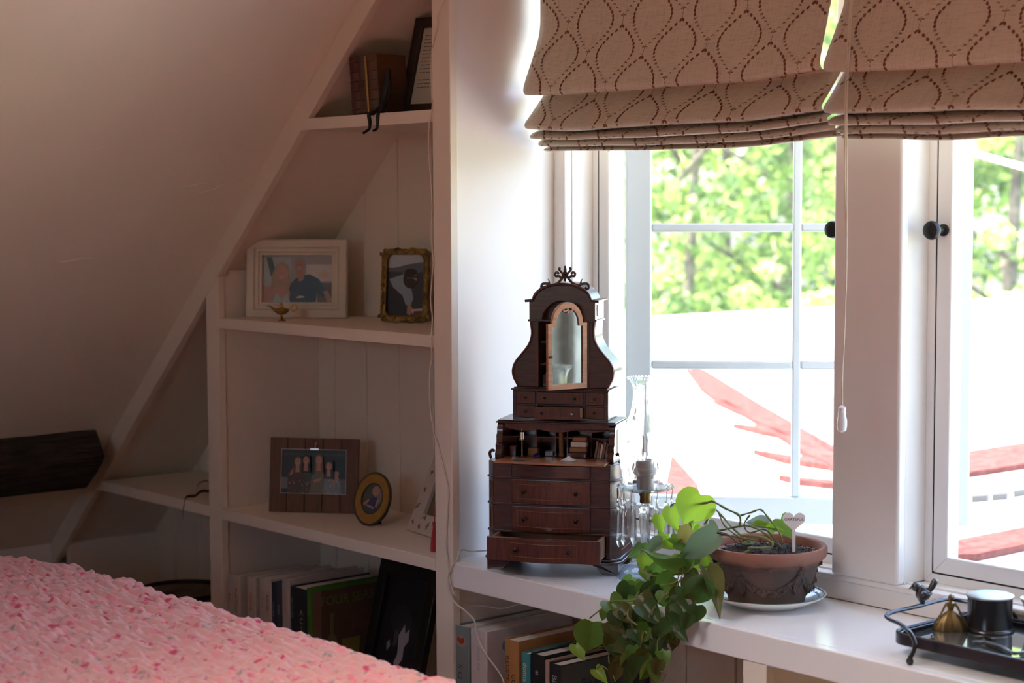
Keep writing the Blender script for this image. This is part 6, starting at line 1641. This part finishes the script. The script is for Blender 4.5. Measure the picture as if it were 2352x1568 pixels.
# seated black iron figure, legs over the shelf edge
def figure_seat():
    fo = Fr((-0.2725, -0.004, TS), 40)
    P = lambda px, py, v: fo.p3(px, py, v)
    hip = P(880, 250, 0.004)
    J = [(hip, 0.0062), (P(884, 225, 0.010), 0.0058), (P(888, 203, 0.013), 0.0066), (P(890, 188, 0.013), 0.0056), (P(891, 176, 0.011), 0.0026),
         (P(891, 166, 0.009), 0.0058), (P(891, 156, 0.009), 0.0052),
         (P(862, 258, -0.012), 0.0042), (P(846, 262, -0.024), 0.0034), (P(850, 280, -0.022), 0.0027), (P(849, 296, -0.020), 0.0021), (P(833, 307, -0.030), 0.0020),
         (P(878, 258, -0.016), 0.0042), (P(868, 262, -0.026), 0.0034), (P(868, 280, -0.024), 0.0027), (P(866, 296, -0.022), 0.0021), (P(856, 301, -0.032), 0.0020),
         (P(897, 192, 0.006), 0.0030), (P(894, 222, -0.004), 0.0024), (P(876, 244, -0.016), 0.0019),
         (P(883, 192, 0.018), 0.0030), (P(876, 220, 0.014), 0.0024), (P(872, 248, -0.004), 0.0019)]
    ED = [(0, 1), (1, 2), (2, 3), (3, 4), (4, 5), (5, 6), (0, 7), (7, 8), (8, 9), (9, 10), (10, 11), (0, 12), (12, 13), (13, 14), (14, 15), (15, 16), (3, 17), (17, 18), (18, 19), (3, 20), (20, 21), (21, 22)]
    me = bpy.data.meshes.new('iron_figure')
    me.from_pydata([tuple(p_) for p_, r_ in J], ED, [])
    o = bpy.data.objects.new('seated_iron_figure', me); COL.objects.link(o)
    o.location = fo.o; o.rotation_euler = (0, 0, fo.rz)
    sk_ = o.modifiers.new('skin', 'SKIN'); sk_.use_smooth_shade = True
    for i, (p_, r_) in enumerate(J):
        me.skin_vertices[0].data[i].radius = (r_*1.45, r_*1.45)
        me.skin_vertices[0].data[i].use_root = (i == 0)
    ss = o.modifiers.new('smooth', 'SUBSURF'); ss.levels = 2; ss.render_levels = 2
    me.materials.append(M_black)
    tag(o, 'thin black iron figure seated on the edge of the top shelf, legs dangling', 'figurine')
figure_seat()
# framed letter
_l = at_y(915, 250, 0.085)
FLt = Fr((_l.x+0.080, 0.085+0.020, TS+0.0003), 14, 17)
lf = thing('framed_letter', 'dark wooden frame holding a typed letter, at the right of the top shelf', 'picture frame', FLt)
lw, lh = 0.160, 0.215
a, b = -lw/2, lw/2
M_dkwood = mat('dark_walnut_frame', (0.030, 0.015, 0.010), 0.4, var=(8, (0.018, 0.010, 0.008), 5), stretch=(4, 4, 20))
obj('moulding', ring_prism(rect_out(a, b, 0, lh), rect_out(a+0.022, b-0.022, 0.022, lh-0.022), -0.006, 0.008), M_dkwood, lf, bevel=0.002)
obj('backing', MB().box(a+0.004, b-0.004, 0.006, 0.010, 0.004, lh-0.004), M_dkwood, lf)
obj('letter', MB().box(a+0.021, b-0.021, 0.003, 0.0055, 0.021, lh-0.021), mat('letter_paper', (0.55, 0.50, 0.42), 0.7), lf)
q = MB(); g = random.Random(4)
for i in range(15):
    z_ = lh-0.040-0.0082*i
    x_ = a+0.030; xe = b-0.030-(0.02 if i in (0, 12, 13, 14) else 0)-(0.03 if i == 14 else 0)
    if i in (11,): continue
    while x_ < xe:
        l2 = min(g.uniform(0.004, 0.012), xe-x_); q.box(x_, x_+l2, 0.0026, 0.0030, z_, z_+0.0018); x_ += l2+0.0022
obj('typing', q, flat((0.14, 0.12, 0.10)), lf)['kind'] = 'stuff'

# ---- dark red ribbon on the low left shelf
rb = MB()
pts = [at_z(482, 1128, LZ+0.004), at_z(462, 1128, LZ+0.012), at_z(448, 1138, LZ+0.004), at_z(430, 1140, LZ+0.003), at_y(424, 1150, -0.003), at_y(421, 1170, -0.004), at_y(420, 1190, -0.004)]
pts2 = [at_z(452, 1135, LZ+0.003), at_z(455, 1112, LZ+0.02), at_z(475, 1104, LZ+0.02), at_z(484, 1118, LZ+0.008)]
for P_ in (pts, pts2):
    Q = catmull(P_, 6)
    vs = []
    for i, p_ in enumerate(Q):
        w_ = 0.0035*(1 if P_ is pts else 0.35)
        s_ = Vector((0.35*math.sin(i*0.5), 0.2, 1)).normalized() if P_ is pts else Vector((0, 0, 1))
        vs += [p_-s_*w_, p_+s_*w_, p_+s_*w_+Vector((0, 0.0006, 0)), p_-s_*w_+Vector((0, 0.0006, 0))]
    n_ = len(Q)
    fs = [(i*4+k_, i*4+(k_+1) % 4, (i+1)*4+(k_+1) % 4, (i+1)*4+k_) for i in range(n_-1) for k_ in range(4)]+[(3, 2, 1, 0), ((n_-1)*4, (n_-1)*4+1, (n_-1)*4+2, (n_-1)*4+3)]
    rb.add(vs, fs)
tag(obj('ribbon', rb, mat('dark_red_ribbon', (0.13, 0.012, 0.010), 0.5), ang=80), 'dark red ribbon trailing over the edge of the low left shelf', 'ribbon')
# ---- pale basket in the lowest left bay
bs = thing('round_basket', 'pale round basket with a dark rim, low in the left bay behind the quilt', 'basket', Fr((-1.28, 0.135, 0.1703)))
M_bsk = mat('pale_wicker', (0.30, 0.245, 0.18), 0.8, var=(30, (0.22, 0.17, 0.12), 4), stretch=(1, 1, 6))
obj('body', MB().lathe([(0.085, 0.0), (0.095, 0.02), (0.112, 0.10), (0.118, 0.165), (0.114, 0.165), (0.106, 0.15), (0.09, 0.145), (0.001, 0.15)], 40), M_bsk, bs, ang=40)
obj('rim', MB().tube([(0.117*math.cos(2*math.pi*i/48), 0.117*math.sin(2*math.pi*i/48), 0.168) for i in range(48)], 0.006, 8, closed=True), M_dkwood, bs)
for k in range(1, 8): obj('weave_band', MB().tube([((0.095+0.0030*k+0.0025)*math.cos(2*math.pi*i/40), (0.095+0.0030*k+0.0025)*math.sin(2*math.pi*i/40), 0.012+0.02*k) for i in range(40)], 0.0045, 6, closed=True), M_bsk, bs)

# ================================================================ BOOKS
def book(name, label, x0, x1, z0, z1, y0, dpt, col, texts=(), group=None, cover_fn=None, rough=0.5, rz=0):
    """upright book, spine towards the room.  texts: (string, size, colour, height along spine 0-1, across 0-1)"""
    fb = Fr(((x0+x1)/2, y0, z0+0.0003), rz)
    t = thing(name, label, 'book', fb, group)
    w = x1-x0; h = z1-z0
    m = mat('cover_'+name+str(len(MATS)), col, rough, spec=0.4, var=(25, tuple(c*0.88 for c in col), 3))
    sp = [(-w/2, 0.0025), (-w/2+0.003, 0), (w/2-0.003, 0), (w/2, 0.0025), (w/2, dpt), (w/2-0.0022, dpt), (w/2-0.0022, 0.003), (-w/2+0.0022, 0.003), (-w/2+0.0022, dpt), (-w/2, dpt)]
    obj('cover', MB().prism(sp, 0.0, h, 'z'), m, t, bevel=0.0005)
    obj('pages', MB().box(-w/2+0.0024, w/2-0.0024, 0.0035, dpt-0.004, 0.003, h-0.004), M_paper, t)
    for (s, size, c, hz, ax) in texts:
        M4 = Matrix.Translation((-w/2+w*ax, -0.0003, h*hz)) @ Matrix.Rotation(R(90), 4, 'Y')
        text_mesh('lettering', s, size, flat(c), t, M4, align='LEFT')
    if cover_fn: cover_fn(t, w, h, dpt)
    return t
def bx(px, py, y=0.006): return at_y(px, py, y)
RED = (0.36, 0.04, 0.035)
PALE = (0.60, 0.54, 0.47)
Y0 = 0.006
def add_row(rows, floor_z, group):
    for r in rows:
        p0 = bx(r['a'], r['top']); p1 = bx(r['b'], r['top'])
        book(r.get('name', 'cookbook'), r['label'], p0.x+0.0004, p1.x-0.0004, floor_z, 0.5*(p0.z+p1.z), Y0+r.get('back', 0), r.get('d', 0.22), r['col'], r.get('t', ()), group, r.get('cf'))
GREY = (0.33, 0.30, 0.27)
def cocktail_cover(t, w, h, d):
    """printed front board: bottle, glass and title"""
    x = w/2+0.0002
    q = MB()
    def patch(pts, c, k):
        mb = MB().add([(x+0.0001*k, d*a, h*b) for a, b in pts], [tuple(range(len(pts)))]); obj('cover_print', mb, flat(c), t, smooth=False)
    patch([(0.03, 0.03), (0.98, 0.03), (0.98, 0.97), (0.03, 0.97)], (0.09, 0.055, 0.035), 1)
    patch([(0.03, 0.03), (0.12, 0.03), (0.12, 0.97), (0.03, 0.97)], (0.17, 0.10, 0.07), 2)
    patch([(0.17, 0.28), (0.30, 0.28), (0.31, 0.55), (0.29, 0.62), (0.26, 0.66), (0.26, 0.80), (0.22, 0.80), (0.22, 0.66), (0.19, 0.62)], (0.14, 0.13, 0.05), 3)
    patch([(0.17, 0.30), (0.30, 0.30), (0.30, 0.46), (0.17, 0.46)], (0.23, 0.19, 0.12), 4)
    patch([(0.38, 0.28), (0.53, 0.28), (0.57, 0.60), (0.35, 0.60)], (0.18, 0.17, 0.03), 3)
    T = Matrix.Translation((x+0.0006, 0, 0)) @ Matrix.Rotation(R(90), 4, 'Z')
    def tx(s, size, y, z, c): text_mesh('lettering', s, size, flat(c), t, T @ Matrix.Translation((y, 0, z)), align='LEFT')
    tx('FOUR', 0.030, 0.026, h*0.89, (0.10, 0.17, 0.03)); tx('SEASON', 0.030, 0.112, h*0.89, (0.10, 0.15, 0.03))
    tx('Tonic', 0.016, 0.13, h*0.78, (0.17, 0.05, 0.04)); tx('& Cocktails', 0.018, 0.11, h*0.68, (0.20, 0.07, 0.05))
row = [dict(a=520, b=532, top=1321, col=PALE, t=[('Real', 0.012, RED, 0.86, 0.5)], label='slim cream book, first from the left on the bottom shelf', d=0.20),
       dict(a=533, b=550, top=1322, col=PALE, t=[('Real Food', 0.014, RED, 0.90, 0.5)], label='cream book with red script, second from the left on the bottom shelf', d=0.20),
       dict(a=566, b=585, top=1325, col=PALE, t=[('Cuisine', 0.014, RED, 0.88, 0.5)], label='cream book with red script standing by itself, third on the bottom shelf', d=0.20),
       dict(a=594, b=621, top=1327, col=PALE, t=[('Cuisine', 0.013, GREY, 0.90, 0.30), ('Rapide', 0.014, RED, 0.88, 0.72)], label='thick cream book with two lines of script on the bottom shelf', d=0.20),
       dict(a=622, b=632, top=1338, col=(0.03, 0.045, 0.075), t=[('THE COOK', 0.007, (0.3, 0.35, 0.36), 0.86, 0.5)], label='thin navy book, left one of the navy pair on the bottom shelf', d=0.19),
       dict(a=633, b=645, top=1339, col=(0.05, 0.06, 0.085), t=[('TABLE', 0.008, (0.35, 0.35, 0.36), 0.84, 0.5)], label='thin slate blue book, right one of the navy pair on the bottom shelf', d=0.19),
       dict(a=646, b=663, top=1329, col=(0.50, 0.45, 0.39), t=[('simple suppers', 0.009, (0.32, 0.29, 0.26), 0.93, 0.5)], label='tall grey-white book between the navy books and the black one', d=0.21),
       dict(a=666, b=702, top=1350, col=(0.022, 0.026, 0.032), label='thick black book marked A C 2 on its spine', t=[('FIGS TO FIGS', 0.008, (0.32, 0.32, 0.32), 0.92, 0.13)], d=0.22),
       dict(a=703, b=713, top=1351, col=(0.06, 0.17, 0.02), t=[('COCKTAILS', 0.007, (0.25, 0.33, 0.12), 0.93, 0.5)], label='bright green spined cocktail book, its printed cover facing the post', cf=cocktail_cover, d=0.235)]
add_row(row, 0.17, 'cookbooks in the tall bookcase')
# big letters down the black spine
_b = [o for o in bpy.data.objects if o.get('label', '').startswith('thick black book')][0]
_h = bx(684, 1350).z-0.17
for s, dz in (('A', 0.055), ('C', 0.074), ('2', 0.093)):
    text_mesh('lettering', s, 0.019, flat((0.36, 0.36, 0.36)), _b, Matrix.Translation((0.013, -0.0004, _h-dz)))

def tomato_cover(t, w, h, d):
    mb = MB().add([(w*0.05-w/2+w*0.0+q[0], -0.0003, q[1]) for q in ell(w*0.45, h-0.030, w*0.40, 0.012, 20)], [tuple(range(20))]); obj('bowl_print', mb, flat((0.30, 0.27, 0.24)), t, smooth=False)
    for k, (a_, b_) in enumerate(((0.30, 0.028), (0.45, 0.031), (0.60, 0.028))):
        e_ = ell(-w/2+w*a_, h-b_, w*0.12, 0.006, 12)
        obj('tomato_print', MB().add([(q[0], -0.0006, q[1]) for q in e_], [tuple(range(12))]), flat((0.40, 0.05, 0.02)), t, smooth=False)
    for s, dz, sz in (('S', 0.082, 0.020), ('O', 0.100, 0.020)):
        text_mesh('lettering', s, sz, flat((0.05, 0.06, 0.06)), t, Matrix.Translation((-w*0.12, -0.0004, h-dz)) @ Matrix.Rotation(R(90), 4, 'Y'))
def blue_circle(t, w, h, d):
    x = w/2+0.0003
    e_ = ell(0.10, h-0.035, 0.020, 0.014, 20)
    obj('cover_print', MB().add([(x, q[0]-0.04, q[1]) for q in e_], [tuple(range(20))]), flat((0.20, 0.26, 0.33)), t, smooth=False)
def blue_cover(t, w, h, d):
    x = w/2+0.0003
    obj('cover_print', MB().add([(x, 0.002, 0.002), (x, d-0.002, 0.002), (x, d-0.002, h-0.002), (x, 0.002, h-0.002)], [(0, 1, 2, 3)]), flat((0.075, 0.085, 0.075)), t, smooth=False)
    T = Matrix.Translation((x+0.0006, 0, 0)) @ Matrix.Rotation(R(90), 4, 'Z')
    text_mesh('lettering', 'Blue', 0.030, flat((0.02, 0.025, 0.025)), t, T @ Matrix.Translation((0.05, 0, h-0.045)), align='LEFT')
def hash_mark(t, w, h, d):
    text_mesh('lettering', '#', 0.014, flat((0.5, 0.5, 0.48)), t, Matrix.Translation((0, -0.0004, h-0.035)))
INK = (0.05, 0.04, 0.035)
row = [dict(a=1044, b=1076, top=1438, col=(0.20, 0.24, 0.235), cf=tomato_cover, label='grey-green cookbook with tomatoes on its spine, left under the ledge', d=0.23),
       dict(a=1079, b=1117, top=1447, col=(0.62, 0.56, 0.53), t=[('donna hay', 0.012, (0.28, 0.33, 0.40), 0.90, 0.55)], cf=blue_circle, label='thick white cookbook with pale blue lettering under the ledge', d=0.23),
       dict(a=1157, b=1190, top=1470, col=(0.42, 0.205, 0.075), t=[('ILLUSTRATED', 0.014, INK, 0.90, 0.24), ('GOOD COOKING', 0.015, INK, 0.80, 0.66)], label='orange-tan cookbook with black lettering under the ledge', d=0.23),
       dict(a=1195.5, b=1215.5, top=1500, col=(0.06, 0.26, 0.27), t=[('donna hay', 0.015, (0.60, 0.56, 0.52), 0.94, 0.5)], label='thin teal cookbook with pale lettering under the ledge', d=0.215),
       dict(a=1217, b=1249, top=1503, col=(0.018, 0.018, 0.02), cf=hash_mark, label='black cookbook with a small white mark under the ledge', d=0.215),
       dict(a=1250, b=1259, top=1517, col=(0.46, 0.30, 0.22), label='thin beige book next to the black cookbook under the ledge', d=0.20),
       dict(a=1260, b=1289, top=1525, col=(0.022, 0.022, 0.026), t=[('Blue', 0.018, (0.40, 0.40, 0.38), 0.93, 0.45)], cf=blue_cover, label='black-spined book with Blue on its spine, right end under the ledge', d=0.235)]
add_row(row, 0.17, 'cookbooks under the ledge')

# ---- black frame leaning in the tall bookcase
tl = at_y(888, 1284, 0.155)
FK = Fr((tl.x+0.105, 0.048, 0.1703), 0, 14.5)
kw, kh = 0.205, FK.pix(892, 1284, 0)[1]
kf = thing('black_picture_frame', 'large black picture frame with a dark photo, leaning beside the green cookbook', 'picture frame', FK)
obj('moulding', ring_prism(rect_out(-kw/2, kw/2, 0, kh), rect_out(-kw/2+0.03, kw/2-0.03, 0.03, kh-0.03), -0.008, 0.010), mat('black_lacquer', (0.008, 0.008, 0.008), 0.3), kf, bevel=0.002)
obj('backing', MB().box(-kw/2+0.005, kw/2-0.005, 0.008, 0.012, 0.005, kh-0.005), M_dark_gap, kf)
print_on(kf, -kw/2+0.029, kw/2-0.029, 0.029, kh-0.029, 0.006, [(FULL, (0.018, 0.018, 0.022)), (ell(0.45, 0.72, 0.25, 0.10), (0.03, 0.03, 0.034)), ([(0.45, 0.62), (0.55, 0.70), (0.6, 0.64), (0.68, 0.68), (0.70, 0.60), (0.62, 0.55), (0.64, 0.48), (0.52, 0.40), (0.45, 0.44), (0.5, 0.5), (0.48, 0.56)], (0.30, 0.30, 0.32)), ([(0.2, 0.55), (0.26, 0.58), (0.3, 0.54), (0.24, 0.50)], (0.22, 0.21, 0.25)), ([(0.35, 0.64), (0.42, 0.66), (0.44, 0.56), (0.36, 0.54)], (0.07, 0.07, 0.10))])

# ================================================================ CORDS
M_flex = mat('white_flex', (0.62, 0.56, 0.48), 0.6)
def cord(name, label, pts, r, m=M_flex):
    P_ = []
    for q in pts:
        P_.append(at_y(q[0], q[1], q[2]) if len(q) == 3 else q[3])
    P_ = catmull(P_, 6)
    tag(obj(name, MB().tube(P_, r, 8), m), label, 'cord')
cord('lamp_flex', 'thin white flex running down the bookcase post beside the shelves', [(1030, -20, -0.004), (1022, 0, -0.004), (1005, 36, -0.004), (1006, 54, -0.004), (998, 90, -0.004), (991, 130, 0.004), (991, 200, 0.004), (993, 245, -0.003), (986, 285, -0.004), (984, 340, -0.004), (988, 400, -0.004), (992, 470, -0.004), (990, 540, -0.004), (995, 600, -0.004), (992, 640, -0.004), (989, 690, -0.004), (993, 730, -0.004), (990, 780, -0.004), (992, 820, -0.004), (987, 850, -0.004), (986, 900, -0.004), (989, 950, -0.004), (998, 1000, -0.004), (1003, 1012, -0.004), (1015, 1060, -0.004), (1027, 1110, -0.004), (1029.5, 1142, -0.004), (1027, 1190, -0.004), (1025, 1250, -0.004), (1029, 1290, -0.004), (1031, 1310, -0.004), (1036, 1345, -0.0045), (1048, 1370, -0.002), (1068, 1388, 0.03), (1110, 1391, 0.06), (1150, 1397, 0.06), (1190, 1388, 0.08), (1215, 1380, 0.10)], 0.0014)
cord('desk_flex', 'cream flex coming off the ledge beside the miniature desk and down past the books', [(1140, 1262, 0.085), (1115, 1264, 0.055), (1085, 1266, 0.035), (1064, 1262, 0.018), (1056, 1266, 0.004), (1050, 1284, -0.005), (1038, 1302, -0.005), (1031, 1316, -0.007), (1028.5, 1335, -0.008), (1033, 1362, -0.008), (1046, 1385, -0.008), (1068, 1402, -0.008), (1089, 1424, -0.008), (1094, 1448, -0.008), (1103, 1478, -0.008), (1122, 1510, -0.008), (1150, 1550, -0.008), (1170, 1600, -0.008)], 0.0017)
